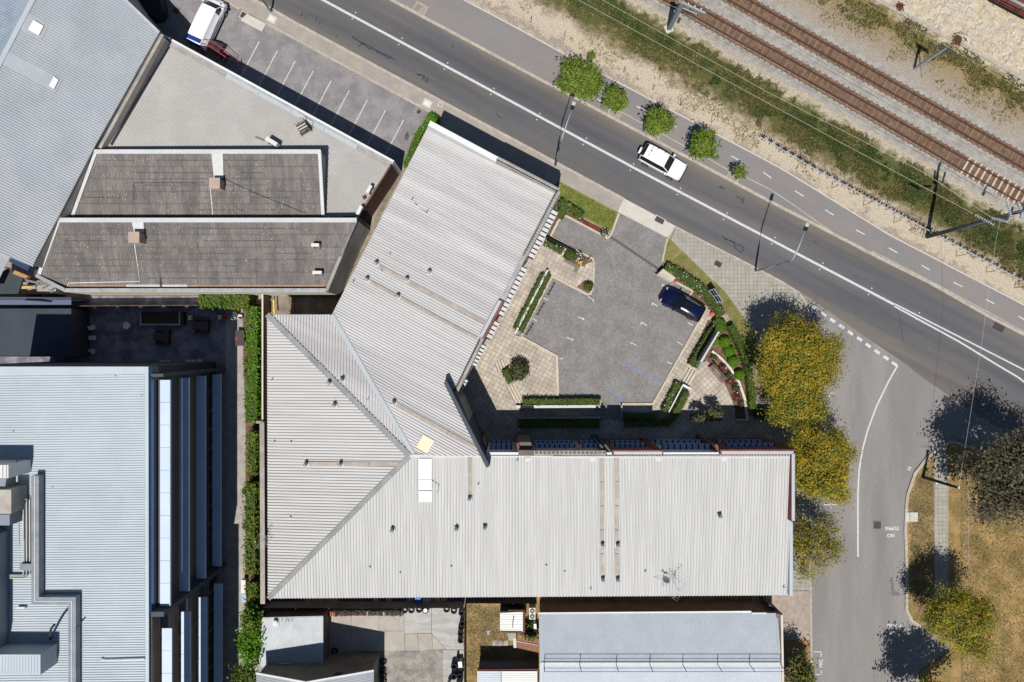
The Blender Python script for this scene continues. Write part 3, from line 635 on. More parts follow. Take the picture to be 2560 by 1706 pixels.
for q in ([(87, 52), (112, 67), (100, 91), (73, 76)], [(137.5, 193), (149, 201.5), (137.5, 225), (125, 216.5)]):
    s = patch('skylight', zp, q, 0.22, m_white, zs); patch('skylight_flashing', zp, [(x+(x-centre([(a, b, 0) for a, b in q]).x)*.35+3, y+(y-centre([(a, b, 0) for a, b in q]).y)*.35+2) for x, y in q], 0.07, m_capgrey, zs)
strip('gutter', zp.W([(398, 82), (238, 365), (148, 540), (92, 645)]), 0.22, 0.03, m_capgrey, zs, -0.1)
strip('barge_cap', zp.W([(180, -190), (315, 2), (398, 82)]), 0.25, 0.06, m_capblue, zs)
strip('parapet_cap', [P(402, 84, 6.3), P(245, 368, 6.3)], 0.28, 0.0, m_wallgrey, zs, 0.18)
# --- front showroom: beige roof with white parapet
fs_ = thing('showroom', 'beige ribbed roof building with long white parapet facing the car park', 'building', P(600, 350))
bp = Plane((402, 100, 4.0), (975, 412, 4.0), (240, 372, 4.7))
bpoly = bp.W([(396, 98), (975, 414), (890, 545), (806, 545), (800, 374), (238, 374)])
corrugated(bpoly, pxdir((396, 110), (250, 372), 4.4), 0.26, 0.08, m_roofbeige, 'roof_sheeting', fs_, 0.26, 0.24)
pa, pb = P(400, 84, 4.5), P(984, 404, 4.5)
wall('parapet', [pa, pb], 4.5, 0.2, m_white, fs_); wall('parapet_lining', [pa+Vector((-.09, -.17, 0)), pb+Vector((-.09, -.17, 0))], 4.34, 0.16, m_capgrey, fs_)
gv = [P(404, 92, 4.3)+Vector((-.12, -.2, 0)), P(978, 408, 4.3)+Vector((-.12, -.2, 0))]
for k in range(7):
    a, b = gv[0].lerp(gv[1], k/7+.0006), gv[0].lerp(gv[1], (k+1)/7-.0006)
    strip('flashing_panel', [a, b], 0.5, 0.0, m_capblue if k in (2, 3, 4, 5) else m_wallgrey, fs_, 0)
skirt([P(400, 86, 4.2), P(984, 406, 4.2), P(893, 545, 4.2), P(240, 420, 4.2)], 0, m_wallbrown, 'wall', fs_, 0, 0, False)
strip('parapet_cap', [P(400, 86, 5.2), P(244, 372, 5.2)], 0.45, 0.0, m_wallgrey, fs_)
wall('party_wall', [P(404, 90, 5.2), P(248, 374, 5.2)], 5.15, 0.3, m_wallgrey, fs_)
strip('eaves_trim', bp.W([(975, 414), (893, 545)]), 0.2, 0.05, m_wallbrn2, fs_)
# --- two brown saw-tooth roofs
bw = thing('sawtooth_works', 'works building under two brown asbestos saw-tooth roofs with white ridge capping', 'building', P(480, 560))
def tooth(pl, px, rows, cols, pitch, proud):
    """rows x cols of corrugated cement sheets, each its own piece"""
    tl, tr, br, bl = px
    def uv(a, b):
        t = (tl[0]+(tr[0]-tl[0])*a, tl[1]+(tr[1]-tl[1])*a); u2 = (bl[0]+(br[0]-bl[0])*a, bl[1]+(br[1]-bl[1])*a)
        return (t[0]+(u2[0]-t[0])*b, t[1]+(u2[1]-t[1])*b)
    for r in range(rows):
        xa, xb = uv(0, r/rows), uv(1, r/rows); ya, yb = uv(0, (r+1)/rows), uv(1, (r+1)/rows)
        for c in range(cols):
            x0 = tl[0]+(tr[0]-tl[0])*c/cols; x1 = tl[0]+(tr[0]-tl[0])*(c+1)/cols
            L0, L1 = xa[0], ya[0]; R0, R1 = xb[0], yb[0]
            def cl(x, lo, hi): return min(max(x, lo), hi)
            if c == 0: a0, a1 = L0, L1
            else: a0, a1 = cl(x0, L0, R0), cl(x0, L1, R1)
            if c == cols-1: b0, b1 = R0, R1
            else: b0, b1 = cl(x1, L0, R0), cl(x1, L1, R1)
            if b0-a0 < 2 and b1-a1 < 2: continue
            q = [pl.at(a0, xa[1])+pl.n*0.005, pl.at(b0, xa[1])+pl.n*0.005, pl.at(b1, ya[1]+1.2)+pl.n*(proud), pl.at(a1, ya[1]+1.2)+pl.n*(proud)]
            if b1-a1 < 1: q = q[:3]
            elif b0-a0 < 1: q = [q[0], q[2], q[3]]
            corrugated([Vector(v) for v in q], V, pitch, 0.045, m_asb, 'roof_sheet', bw, 0.3, 0.22)
m_lap = M('lap_dirt', C(92, 86, 82), var=0.2, fine=0.3)
t1 = Plane((255, 386, 6.1), (795, 386, 6.1), (500, 538, 5.0)); t2 = Plane((152, 556, 6.0), (888, 556, 6.0), (500, 712, 4.6))
tooth(t1, [(247, 386), (796, 386), (806, 541), (186, 541)], 5, 13, 0.15, 0.05)
tooth(t2, [(150, 556), (888, 556), (818, 712), (96, 712)], 5, 15, 0.15, 0.05)
strip('ridge_cap', t1.W([(236, 380), (802, 380)]), 0.40, 0.1, m_cap, bw); strip('ridge_cap', t2.W([(143, 551), (892, 551)]), 0.42, 0.1, m_cap, bw)
strip('verge_cap', t1.W([(240, 382), (182, 541)]), 0.30, 0.09, m_cap, bw); strip('verge_cap', t1.W([(799, 378), (808, 541)]), 0.3, 0.09, m_cap, bw)
strip('verge_cap', t2.W([(147, 553), (96, 694)]), 0.36, 0.09, m_cap, bw); strip('verge_gutter', t2.W([(136, 548), (88, 690)]), 0.4, -0.02, m_dark, bw)
strip('verge_gutter', t1.W([(232, 380), (168, 540)]), 0.36, -0.02, m_dark, bw)
strip('verge_cap', t2.W([(890, 553), (818, 716)]), 0.26, 0.06, m_asb, bw)
for pl, px in ((t1, [(238, 380), (802, 380), (808, 541), (182, 541)]), (t2, [(143, 551), (892, 551), (818, 726), (165, 726), (90, 690)])):
    skirt([v-pl.n*0.05 for v in pl.W(px)], 0, m_wallgrey, 'wall', bw, 0.03, 0.02)
skirt([P(893, 540, 5.0), P(816, 727, 5.0), P(400, 727, 5.0), P(400, 560, 4.5)], 0, m_wallgrey, 'wall', bw, 0, 0, False)
pw = [P(90, 690, 5.0), P(162, 727, 5.0), P(816, 727, 5.0)]
wall('parapet', pw, 5.0, 0.26, m_wallcream, bw); strip('parapet_cap', [v+Vector((0, .03, 0)) for v in pw], 0.34, 0.04, m_capgrey, bw, 0.02)
wall('side_parapet', [P(893, 540, 5.3), P(816, 727, 5.3)], 5.3, 0.3, m_wallgrey, bw)
strip('box_gutter', [P(172, 713.5, 4.6), P(812, 713.5, 4.6)], 0.26, 0.03, m_tanline, bw); strip('flashing_panel', [P(316, 714.5, 4.62), P(469, 714.5, 4.62)], 0.30, 0.04, m_cap, bw)
for (pl, x0, x1, y1, cxp, cyp, s) in ((t1, 530, 558, 446, 537, 459, 24), (t2, 331, 360, 582, 335.5, 594, 24.5)):
    patch('chimney_flashing', pl, [(x0, 384 if pl is t1 else 555), (x1, 384 if pl is t1 else 555), (x1+2, y1), (x0+6, y1)], 0.12, m_cap, bw)
    zt = pl.at(cxp, cyp).z+1.15; c = P(cxp, cyp, zt); ch = MB().box(c, (s*0.0376, s*0.0376, 1.9), 0, zt-1.9).build('chimney', m_chim, bw)
    MB().box(c, (s*0.0376+.1, s*0.0376+.1, 0.08), 0, zt).build('chimney_cap', m_chim, ch)
for pl, y0, y1, xl0, xl1, xr0, xr1 in ((t1, 386, 541, 247, 186, 796, 806), (t2, 556, 712, 150, 96, 888, 818)):
    for k in range(1, 10):
        f = k/10; y = y0+(y1-y0)*f; a = pl.at(xl0+(xl1-xl0)*f+4, y, .06); b = pl.at(xr0+(xr1-xr0)*f-4, y, .06)
        for j in range(6 if k % 2 else 3):
            u0 = random.uniform(0, .8) if k % 2 else j/3; u1 = u0+(random.uniform(.05, .2) if k % 2 else .333)
            strip('lap_seam', [a.lerp(b, u0), a.lerp(b, u1)], .05 if k % 2 else .09, .012+.002*j, m_lap, bw)
MB().tube([t2.at(*q, .09) for q in ((337, 606), (351, 704), (173, 708), (170, 716))], 0.045, 6).build('conduit', m_white, bw)
MB().tube([t1.at(*q, .09) for q in ((527, 472), (533, 538))], 0.04, 6).build('conduit', m_white, bw)
MB().tube([t1.at(*q, .08) for q in ((562, 448), (640, 484), (765, 534))], 0.025, 5).build('cable', m_black, bw)
MB().tube([t1.at(*q, .08) for q in ((336, 500), (337, 458), (512, 458))], 0.025, 5).build('cable', m_dark, bw)
mb = MB()
for pl, y0, y1, x0, x1 in ((t1, 392, 534, 250, 790), (t2, 562, 706, 160, 850)):
    for k in range(300):
        q = pl.at(random.uniform(x0, x1), random.uniform(y0, y1), 0.075); r = random.choice((.03, .04, .05, .07))
        mb.box(q, (r, r, 0.012), random.random()*3)
mb.build('lichen_spots', m_lichen, bw, kind='stuff')
# --- the white V-shaped office complex
vc = thing('office_complex', 'V-shaped office building with white ribbed hip roof round the forecourt', 'building', P(1050, 1050))
PS = Plane((1025, 1140, 7.0), (1975, 1134, 7.0), (1975, 1488, 5.7)); PW_ = Plane((1025, 1140, 7.0), (668, 790, 5.7), (672, 1495, 5.7))
PT = Plane((1025, 1140, 7.0), (668, 788, 5.7), (832, 788, 5.7)); PN = Plane((1398, 475, 7.0), (1130, 985, 7.0), (1073, 308, 5.7))
corrugated(PS.W([(1024, 1141), (1980, 1136), (1978, 1488), (672, 1496)]), V, 0.275, 0.105, m_roofws, 'roof_sheeting', vc, 0.26, 0.24)
corrugated(PW_.W([(1022, 1141), (668, 788), (670, 1496)]), U, 0.275, 0.095, m_roofww, 'roof_sheeting', vc, 0.26, 0.24)
corrugated(PT.W([(1028, 1141), (668, 787), (830, 787)]), V, 0.275, 0.13, m_roofnw, 'roof_sheeting', vc, 0.26, 0.24)
corrugated(PN.W([(1073, 312), (1394, 482), (1137, 980), (1125, 975), (1112, 962), (1206, 1140), (1035, 1140), (830, 787)]), ROADDIR, 0.25, 0.10, m_roofnw, 'roof_sheeting', vc, 0.28, 0.22)
m_capdk = M('weathered_flashing', C(160, 160, 158), C(146, 146, 144), var=0.1, fine=0.1)
strip('hip_cap', PW_.W([(668, 788), (1024, 1141)]), 0.5, 0.16, m_capdk, vc, 0.05); strip('hip_cap', PW_.W([(672, 1496), (1024, 1141)]), 0.46, 0.16, m_capdk, vc, 0)
strip('hip_cap', PN.W([(830, 787), (1036, 1141)]), 0.4, 0.14, m_capblue, vc); strip('ridge_cap', PS.W([(1024, 1140), (1212, 1139)]), 0.3, 0.15, m_cap, vc)
skirt(PS.W([(1024, 1145), (1976, 1140), (1974, 1482), (680, 1490)]), 0, m_wallbrn2, 'wall', vc, .12); skirt(PW_.W([(1022, 1141), (675, 795), (677, 1486)]), 0, m_wallbrn2, 'wall', vc, .12)
skirt(PT.W([(1028, 1141), (672, 792), (828, 792)]), 0, m_wallbrn2, 'wall', vc, .12)
skirt([q for q in PN.W([(1077, 318), (1390, 484), (1140, 975), (1206, 1140), (1035, 1140), (838, 787)])], 0, m_wallgrey, 'wall', vc, .12)
# courtyard-side parapets
def seg(a, b, z, wd, mat, name='parapet', h=0.7, side=0.0):
    return MB().band([P(a[0], a[1], z), P(b[0], b[1], z)], wd, z-h, z, side).build(name, mat, vc)
seg((1073, 308), (1243, 399), 7.25, 0.5, m_white, h=1.6); seg((1243, 397), (1397, 477), 7.4, 0.45, m_wallgrey, h=7.3); seg((1397, 477), (1312, 640), 7.4, 0.42, m_wallgrey, h=7.3)
def lattice(a, b, z, n, wd):
    p, q = P(*a, z), P(*b, z); d = (q-p).normalized()
    for k in range(n):
        c = p.lerp(q, (k+.5)/n); MB().box(c, ((q-p).length/n*0.62, wd, 0.12), math.atan2(d.y, d.x), z+.002).build('coping_block', m_capgrey, vc)
    MB().band([p+Vector((d.y, -d.x, 0))*.12, q+Vector((d.y, -d.x, 0))*.12], 0.06, z, z+.14).build('coping_rail', m_black, vc)
lattice((1243, 397), (1397, 477), 7.4, 22, 0.25); lattice((1397, 477), (1312, 640), 7.4, 24, 0.25)
seg((1310, 640), (1256, 752), 7.15, 0.4, m_capgrey, h=7); seg((1256, 752), (1206, 846), 7.4, 0.38, m_wallred, h=7.3); strip('gutter', [P(1250, 752, 7.42), P(1202, 842, 7.42)], 0.3, 0.02, m_capblue, vc); seg((1205, 846), (1138, 985), 7.15, 0.36, m_wallgrey, h=7.1)
strip('gutter', [P(1200, 848, 7.16), P(1134, 982, 7.16)], 0.14, 0.02, m_dark, vc)
for a, b, z, wd, mat, h in (((1216, 1137), (1296, 1137), 6.95, 0.42, m_white, 6.9), ((1297, 1133), (1333, 1133), 7.3, 0.5, m_wallbrn2, 7.2), ((1334, 1133), (1515, 1133), 7.3, 0.42, m_wallgrey, 7.2),
                            ((1517, 1137), (1531, 1137), 6.95, 0.4, m_white, 6.9), ((1531, 1132), (1657, 1132), 7.35, 0.46, m_wallred, 7.3), ((1658, 1137), (1799, 1137), 6.95, 0.42, m_white, 6.9), ((1800, 1131), (1989, 1131), 7.35, 0.46, m_wallred, 7.3)):
    seg(a, b, z, wd, mat, h=h)
for a, b in (((1535, 1133), (1655, 1133)), ((1804, 1132), (1984, 1132)), ((1983, 1134), (1983, 1302))): strip('gutter', [P(*a, 7.36), P(*b, 7.36)], 0.26, 0.02, m_capblue, vc)
for k in range(17): MB().box(P(1341+k*10.6, 1132.5, 7.3), (0.26, 0.2, 0.06), 0, 7.301).build('coping_block', m_wallbrn2, vc)
seg((1983, 1128), (1983, 1304), 7.35, 0.4, m_wallred, h=7.3); seg((1978, 1306), (1978, 1490), 6.4, 0.3, m_capblue, h=6.3)
for a, b in (((1500, 1112), (1517, 1136)), ((1512, 1112), (1531, 1136)), ((1634, 1122), (1657, 1135)), ((1790, 1112), (1800, 1135)), ((1294, 1108), (1298, 1134))):
    MB().band([P(a[0], a[1], 6.9), P(b[0], b[1], 6.9)], 0.22, 0, 6.9).build('fin_wall', m_walldark if a[0] < 1600 and a[0] > 1300 else m_wallred, vc)
MB().prism(W([(1295, 1106), (1327, 1106), (1332, 1130), (1297, 1130)], 6.6), 0, 6.6).build('entry_tower', m_wallbrn2, vc)
# tall slate blade wall
bl = MB().prism(W([(1112, 957), (1116, 946), (1222, 1150), (1219, 1172)], 8.4), 0, 8.4); bl = MB().band([P(1113, 955, 8.4), P(1220, 1168, 8.4)], 0.34, 0, 8.4).build('blade_wall', m_walldark, vc)
MB().prism(W([(1130, 985), (1148, 980), (1152, 998), (1136, 1003)], 6.0), 0, 6.0).build('pier', m_wallbrn2, vc); MB().prism(W([(1198, 1106), (1206, 1098), (1216, 1118), (1206, 1128)], 6.0), 0, 6.0).build('pier', m_wallbrn2, vc)
# sunshades on the courtyard walls (each panel a piece)
def shade_row(a, b, z, n, depth, mat, out, name='sunshade_panel'):
    p, q = P(*a, z), P(*b, z); d = (q-p).normalized(); ang = math.atan2(d.y, d.x); ln = (q-p).length
    me = MB().box((0, 0, 0), (ln/n*0.86, depth, 0.05), 0, 0).mesh(name, mat)
    for k in range(n): link(name, me, vc, p.lerp(q, (k+.5)/n), ang)
    MB().beam(p+out*depth*.5, q+out*depth*.5, 0.06, 0.12).build('sunshade_rail', mat, vc)
    MB().beam(p-out*depth*.5, q-out*depth*.5, 0.05, 0.06).build('sunshade_rail', m_dark, vc)
    br = MB().beam((0, -depth*.5, .03), (0, depth*.5, .03), 0.11, 0.14).mesh('sunshade_bracket', m_black)
    for k in range(n+1): link('sunshade_bracket', br, vc, p.lerp(q, k/n), ang)
for xa, xb, n, z, y, dp in ((1229, 1278, 4, 3.2, 1107, .42), (1227, 1279, 4, 5.2, 1119, .62), (1334, 1428, 8, 3.2, 1107, .42), (1337, 1436, 8, 5.4, 1117, .55), (1448, 1485, 3, 3.2, 1107, .42), (1457, 1496, 3, 5.4, 1117, .55), (1524, 1600, 6, 3.2, 1107, .42), (1537, 1613, 6, 5.4, 1116, .5),
                            (1638, 1753, 8, 3.2, 1106, .45), (1655, 1776, 8, 5.2, 1118, .62), (1792, 1907, 8, 3.2, 1106, .45), (1815, 1935, 8, 5.4, 1116, .52)):
    shade_row((xa, y), (xb, y), z, n, dp, m_bluelouv, V)
O = Vector((0.88, -0.47, 0)); O = Vector((-ROADDIR.y*0+ROADDIR.x, ROADDIR.y, 0)).normalized()
for a, b, n, z, dp in (((1388, 527), (1326, 645), 11, 5.2, .62), ((1309, 668), (1248, 788), 11, 5.2, .75), ((1240, 803), (1217, 845), 4, 5.0, .75), ((1207, 861), (1180, 914), 6, 5.0, .75), ((1163, 947), (1150, 970), 3, 5.0, .6)):
    shade_row(a, b, z, n, dp, m_cap, O)
# roof furniture
def whirly(px, pl, r, label, mat=m_steel):
    """turbine ventilator: throat, flared dome with vanes"""
    b = pl.at(*px); t = thing('roof_vent', label, 'vent', b, 'turbine vents on the white roof')
    MB().tube([b, b+Vector((0, 0, .35))], r*.8, 10).build('throat', m_capgrey, t)
    n = 14; prof = [(0.8, .3), (1.0, .42), (1.02, .55), (.85, .7), (.45, .8), (.05, .83)]
    mb = MB(); vs = []; fs = []
    for q, z in prof:
        for k in range(n):
            a = 6.283*k/n+z; vs.append(b+Vector((math.cos(a)*r*q, math.sin(a)*r*q, z)))
    for i in range(len(prof)-1):
        for k in range(n): fs.append((i*n+k, i*n+(k+1) % n, (i+1)*n+(k+1) % n, (i+1)*n+k))
    mb.add(vs, fs).build('turbine_head', mat, t)
    mb2 = MB().box(b, (r*2.6, r*2.6, 0.03), 0, b.z+.14).build('flashing', m_cap, t)
vents = [((942, 660), PN, 'first turbine vent of the upper flashing strip, nearest the alley'), ((1018, 700), PN, 'second turbine vent of the upper flashing strip'), ((919, 700), PN, 'first turbine vent of the lower flashing strip, nearest the alley'), ((996, 742), PN, 'second turbine vent of the lower flashing strip'), ((1074, 682), PN, 'lone turbine vent in the middle of the north-west roof wing'),
         ((986, 1007), PN, 'turbine vent at the head of the strip near the blade wall'), ((857, 950), PT, 'turbine vent on the narrow triangular roof slope'), ((825, 957), PW_, 'turbine vent beside the diagonal hip capping'), ((838, 1013), PW_, 'turbine vent alone on the left roof slope'), ((767, 1160), PW_, 'left turbine vent on the horizontal brown strip'), ((853, 1160), PW_, 'right turbine vent on the horizontal brown strip'),
         ((982, 1324), PS, 'turbine vent left of centre in the long south wing roof'), ((1142, 1321), PS, 'middle turbine vent of the three on the south wing'), ((1212, 1318), PS, 'turbine vent just right of the middle on the south wing'), ((1797, 1289), PS, 'turbine vent towards the street end of the south wing roof'),
         ((1174, 1246), PS, 'turbine vent at the end of the short brown strip'), ((1505, 1361), PS, 'upper turbine vent on the left of the paired brown strips'), ((1543, 1361), PS, 'upper turbine vent on the right of the paired brown strips'), ((1506, 1447), PS, 'lower turbine vent on the left of the paired brown strips'), ((1543, 1447), PS, 'lower turbine vent on the right of the paired brown strips')]
for px, pl, lb in vents: whirly(px, pl, 0.19, lb)
m_stripbr = M('dusty_flashing', C(186, 174, 162), C(172, 162, 152), var=0.08, scale=0.8, fine=0.12)
def flat_strip(pl, a, b, wpx, n=3):
    d = Vector((b[0]-a[0], b[1]-a[1])).normalized(); x = Vector((-d.y, d.x))*wpx/2
    for k in range(n):
        p = Vector(a).lerp(Vector(b), k/n); q = Vector(a).lerp(Vector(b), (k+1)/n-.004)
        patch('roof_flashing', pl, [tuple(p+x), tuple(q+x), tuple(q-x), tuple(p-x)], 0.142+.004*k, m_stripbr, vc)
flat_strip(PN, (944, 664), (1213, 808), 9, 4); flat_strip(PN, (921, 703), (1192, 847), 9, 4); flat_strip(PN, (990, 1011), (1185, 1118), 10, 3); flat_strip(PW_, (770, 1160), (1000, 1160), 11, 3)
flat_strip(PS, (1174, 1145), (1174, 1242), 10, 2); flat_strip(PS, (1505, 1144), (1505, 1444), 11, 5); flat_strip(PS, (1542, 1144), (1542, 1444), 11, 5)
patch('translucent_sheet', PN, [(1059, 1086), (1087, 1102), (1069, 1133), (1041, 1118)], 0.15, m_skyl, vc)
for y0, y1 in ((1146, 1198), (1199, 1224), (1227, 1254)): patch('white_panel', PS, [(1047, y0), (1080, y0), (1080, y1), (1047, y1)], 0.17 if y0 < 1225 else .15, m_white, vc)
patch('white_panel', PS, [(1380, 1139), (1180, 1139), (1180, 1143.5), (1380, 1143.5)], 0.085, m_cap, vc); patch('white_panel', PS, [(1972, 1140), (1385, 1140), (1385, 1144), (1972, 1144)], 0.15, m_cap, vc)
for px in ((1320, 1147), (1481, 1147), (1645, 1146), (1808, 1146)):
    patch('roof_anchor', PS, [(px[0]-7, px[1]-4), (px[0]+7, px[1]-4), (px[0]+6, px[1]+6), (px[0]-7, px[1]+6)], .16, m_cap, vc)
for px, pl in (((687, 1104), PW_), ((728, 1104), PW_), ((727, 1292), PW_), ((926, 1417), PS), ((1001, 1431), PS), ((1128, 1416), PS), ((1366, 1413), PS), ((1412, 1428), PS), ((1612, 1428), PS), ((1655, 1427), PS), ((975, 635), PN), ((955, 676), PN)):
    b = pl.at(*px); MB().tube([b, b+Vector((0, 0, .28))], [.1, .07], 8).build('pipe_flashing', m_capgrey, vc)
for px, pl in (((1030, 502), PN), ((1068, 532), PN), ((884, 705), PN), ((681, 951), PW_), ((920, 1000), PT), ((1292, 1152), PS), ((1475, 1472), PS), ((1195, 1212), PS), ((1957, 1468), PS)):
    b = pl.at(*px); MB().tube([b, b+Vector((.02, .05, .35)), b+Vector((.14, .2, .4))], .03, 5).build('flue_pipe', m_dark, vc)
MB().tube([PS.at(*q, .1) for q in ((1077, 1198), (1098, 1212), (1094, 1232))], .022, 5).build('cable', m_black, vc)
MB().tube([PN.at(*q, .08) for q in ((1032, 502), (1050, 520), (1068, 532))], .018, 5).build('cable', m_dark, vc)
def antenna(px, pl, label, hgt, scale=1.0):
    b = pl.at(*px); t = thing('tv_antenna', label, 'antenna', b)
    MB().tube([b, b+Vector((0, 0, hgt))], .025, 6).build('mast', m_steel, t)
    for z, a in ((hgt, .9), (hgt*.62, 2.2)):
        d = Vector((math.cos(a), math.sin(a), 0)); x = Vector((-d.y, d.x, 0)); c = b+Vector((0, 0, z))
        MB().tube([c-d*.9*scale, c+d*.9*scale], .016, 5).build('boom', m_steel, t)
        mb = MB()
        for k in range(9):
            p = c+d*(-.85+k*.21)*scale; l = (.5-.03*k)*scale; mb.tube([p-x*l, p+x*l], .009, 4)
        mb.build('elements', m_steel, t)
antenna((1683, 1455), PS, 'tall television antenna with long elements on the south wing roof edge', 2.3)
antenna((668, 1342), PW_, 'small television antenna at the left eaves above the lane hedge', 1.6, .8)
b = PS.at(1658, 1445); t = thing('satellite_dish', 'dark satellite dish on a braced mast near the southern roof edge', 'satellite dish', b)
MB().tube([b, b+Vector((0, 0, .9))], .03, 6).build('mast', m_dark, t)
for e in ((-1.0, .15), (-.1, -.8), (.2, -.7)): MB().tube([b+Vector((0, 0, .6)), b+Vector((e[0], e[1], 0))], .014, 4).build('stay', m_dark, t)
mb = MB(); n = 14; c = b+Vector((.05, .1, .9)); nn = Vector((.3, .75, .6)).normalized(); xx = nn.cross(Vector((0, 0, 1))).normalized(); yy = nn.cross(xx)
vs = [c]; 
for q, dz in ((.2, .02), (.38, .08)): vs += [c+xx*math.cos(6.283*k/n)*q+yy*math.sin(6.283*k/n)*q+nn*dz for k in range(n)]
fs = [(0, 1+k, 1+(k+1) % n) for k in range(n)]+[(1+k, 1+n+k, 1+n+(k+1) % n, 1+(k+1) % n) for k in range(n)]
mb.add(vs, fs).build('dish', m_chrome, t)
# --- tall office block on the left
X0 = -30.32; ZR = 13.0
ob = thing('office_block', 'tall pale-roofed office block with blue sun shelves down its facade', 'building', (-36, -18, 0))
def R(x, y, z=ZR): return P(x, y, z)
corrugated(W([(-140, 936), (362, 936), (363, 1900), (-140, 1900)], ZR), Vector((1, .012, 0)), 0.205, 0.06, m_rooflt, 'roof_sheeting', ob, 0.12, 0.10)
MB().prism(W([(-140, 916), (372, 916), (374, 1900), (-140, 1900)], ZR), 0, ZR-.03).build('wall', m_walldark, ob)
strip('parapet_cap', [R(-140, 926.5), R(372, 926.5)], 0.64, 0.07, m_rooflt, ob); strip('parapet_cap', [R(367.5, 917), R(369, 1900)], 0.30, 0.075, m_rooflt, ob)
y0 = -2.1
# facade frame, cladding and sun shelves
MB().prism([(X0+.02, -23.1, 0), (X0+1.15, -23.1, 0), (X0+1.15, -22.7, 0), (X0+.02, -22.7, 0)], 0.3, 12.8).build('facade_fin', m_walldark, ob)
MB().prism([(X0+.02, -3.0, 0), (X0+1.1, -3.0, 0), (X0+1.1, -2.75, 0), (X0+.02, -2.75, 0)], 0.3, 12.8).build('facade_fin', m_walldark, ob)
wall('cladding', [(X0+.06, -3.0, 0), (X0+.06, -22.7, 0)], 12.4, 0.1, m_cladding, ob, 0.3); wall('cladding', [(X0+.06, -23.1, 0), (X0+.06, -45, 0)], 12.7, 0.1, m_wallbrn2, ob, 0.2)
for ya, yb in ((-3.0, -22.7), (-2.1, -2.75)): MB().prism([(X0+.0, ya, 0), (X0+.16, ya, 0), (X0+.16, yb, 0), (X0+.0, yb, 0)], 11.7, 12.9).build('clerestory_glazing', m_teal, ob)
for z in (0.5, 3.2, 6.6, 9.9):
    me = MB().box((0, 0, 0), (0.05, 1.6, 1.4), 0, 0).mesh('window', m_glass)
    for k in range(10): link('window', me, ob, (X0+.14, -4.1-k*1.9, z))
    for k in range(10): link('window', me, ob, (X0+.14, -24.2-k*1.9, z))
for z, ye in ((12.0, -21.8), (8.63, -21.8), (5.34, -21.8), (1.9, -21.8)):
    L = 1.92; me = MB().box((0, 0, 0), (0.84, L-.025, 0.09), 0, 0).mesh('sun_shelf_panel', m_louvre); k = 0; y = -3.3
    while y-L > ye-.9: link('sun_shelf_panel', me, ob, (X0+.84, y-L/2, z-.09)); y -= L
    MB().beam((X0+1.24, -3.3, z-.13), (X0+1.24, y, z-.13), .06, .16).build('sun_shelf_edge', m_louvre, ob)
    if z > 11: MB().box((X0+.27, (-3.3+y)/2, 0), (.28, abs(y+3.3), .03), 0, z-.12).build('added_sun_blocker', m_cladding, ob)  # added dark strip blocks sun through the gap behind the top shelf
    y = -24.4+(12-z)*.02
    while y > -44: link('sun_shelf_panel', me, ob, (X0+1.0, y-L/2, z-.09)); y -= L
# rooftop plant
def duct(pts, wd, h):
    q = W(pts, ZR+h); o = MB().band(q, wd, ZR+.15, ZR+h).build('duct', m_duct, ob)
    MB().band(q, 0.07, ZR+h, ZR+h+.04).build('duct_highlight', m_cap, o)  # pale centre strip stands for the highlight along the duct
    return o
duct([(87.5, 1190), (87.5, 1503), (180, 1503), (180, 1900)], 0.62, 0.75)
for y in range(1205, 1500, 38): MB().box(P(98, y, ZR+.05), (0.4, .05, .06), 0).build('duct_foot', m_dark, ob)
def plant(name, top, h, mat, ribs=0, rm=None):
    z = ZR+h; o = MB().prism(W(top, z), ZR, z).build(name, mat, ob)
    if ribs:
        a, b, c, d = W(top, z)
        for k in range(ribs):
            t = (k+.5)/ribs; MB().beam(a.lerp(b, t)+Vector((0, 0, .01)), d.lerp(c, t)+Vector((0, 0, .01)), .03, .05).build('seam', rm or m_duct, o)
    return o
plant('plant_screen', [(-330, 1250), (-94, 1370), (-94, 1690), (-330, 1690)], 4.8, m_plant)
plant('plant_housing', [(-200, 1637), (101, 1637), (101, 1688), (-200, 1688)], 2.1, m_rooflt, 0)
a, b = P(-60, 1640, ZR+2.1), P(101, 1640, ZR+2.1)
for k in range(22): q = a.lerp(b, k/22); MB().beam(q+Vector((0, 0, .005)), q+Vector((0, -1.45, .005)), .02, .02).build('seam', m_duct, ob)
plant('air_handler', [(-110, 1225), (28, 1225), (28, 1285), (-110, 1285)], 1.9, M('air_handler_casing', C(190, 184, 172), C(176, 168, 158), var=0.08, fine=0.06))
plant('air_handler', [(-110, 1287), (24, 1287), (24, 1314), (-110, 1314)], 1.7, m_plant, 0)
h1 = plant('intake_hood', [(-110, 1163), (21, 1163), (21, 1196), (-110, 1196)], 2.6, m_ac)
for k in range(5): MB().beam(P(-20+k*9, 1164, ZR+2.62), P(-20+k*9, 1195, ZR+2.62), .03, .03).build('seam', m_duct, h1)
plant('filter_box', [(-110, 1197), (16, 1197), (12, 1222), (-110, 1222)], 1.5, m_plant); plant('valve_box', [(49, 1410), (80, 1410), (80, 1426), (49, 1426)], .6, m_duct)
for k in range(5): MB().tube([P(58+k*4, 1245+k, ZR+.3), P(58.5+k*4, 1405+k*2, ZR+.3), P(58+k*4, 1446-k*2, ZR+.3), P(20, 1446-k*2, ZR+.3)], .045, 6).build('pipe', m_dark if k % 2 else m_ac, ob)
for pts in ([(28, 1255), (60, 1245)], [(28, 1262), (66, 1248)], [(26, 1235), (55, 1226)]): MB().tube([P(*pts[0], ZR+.8), P(*pts[1], ZR+.4)], .06, 6).build('pipe', m_steel, ob)
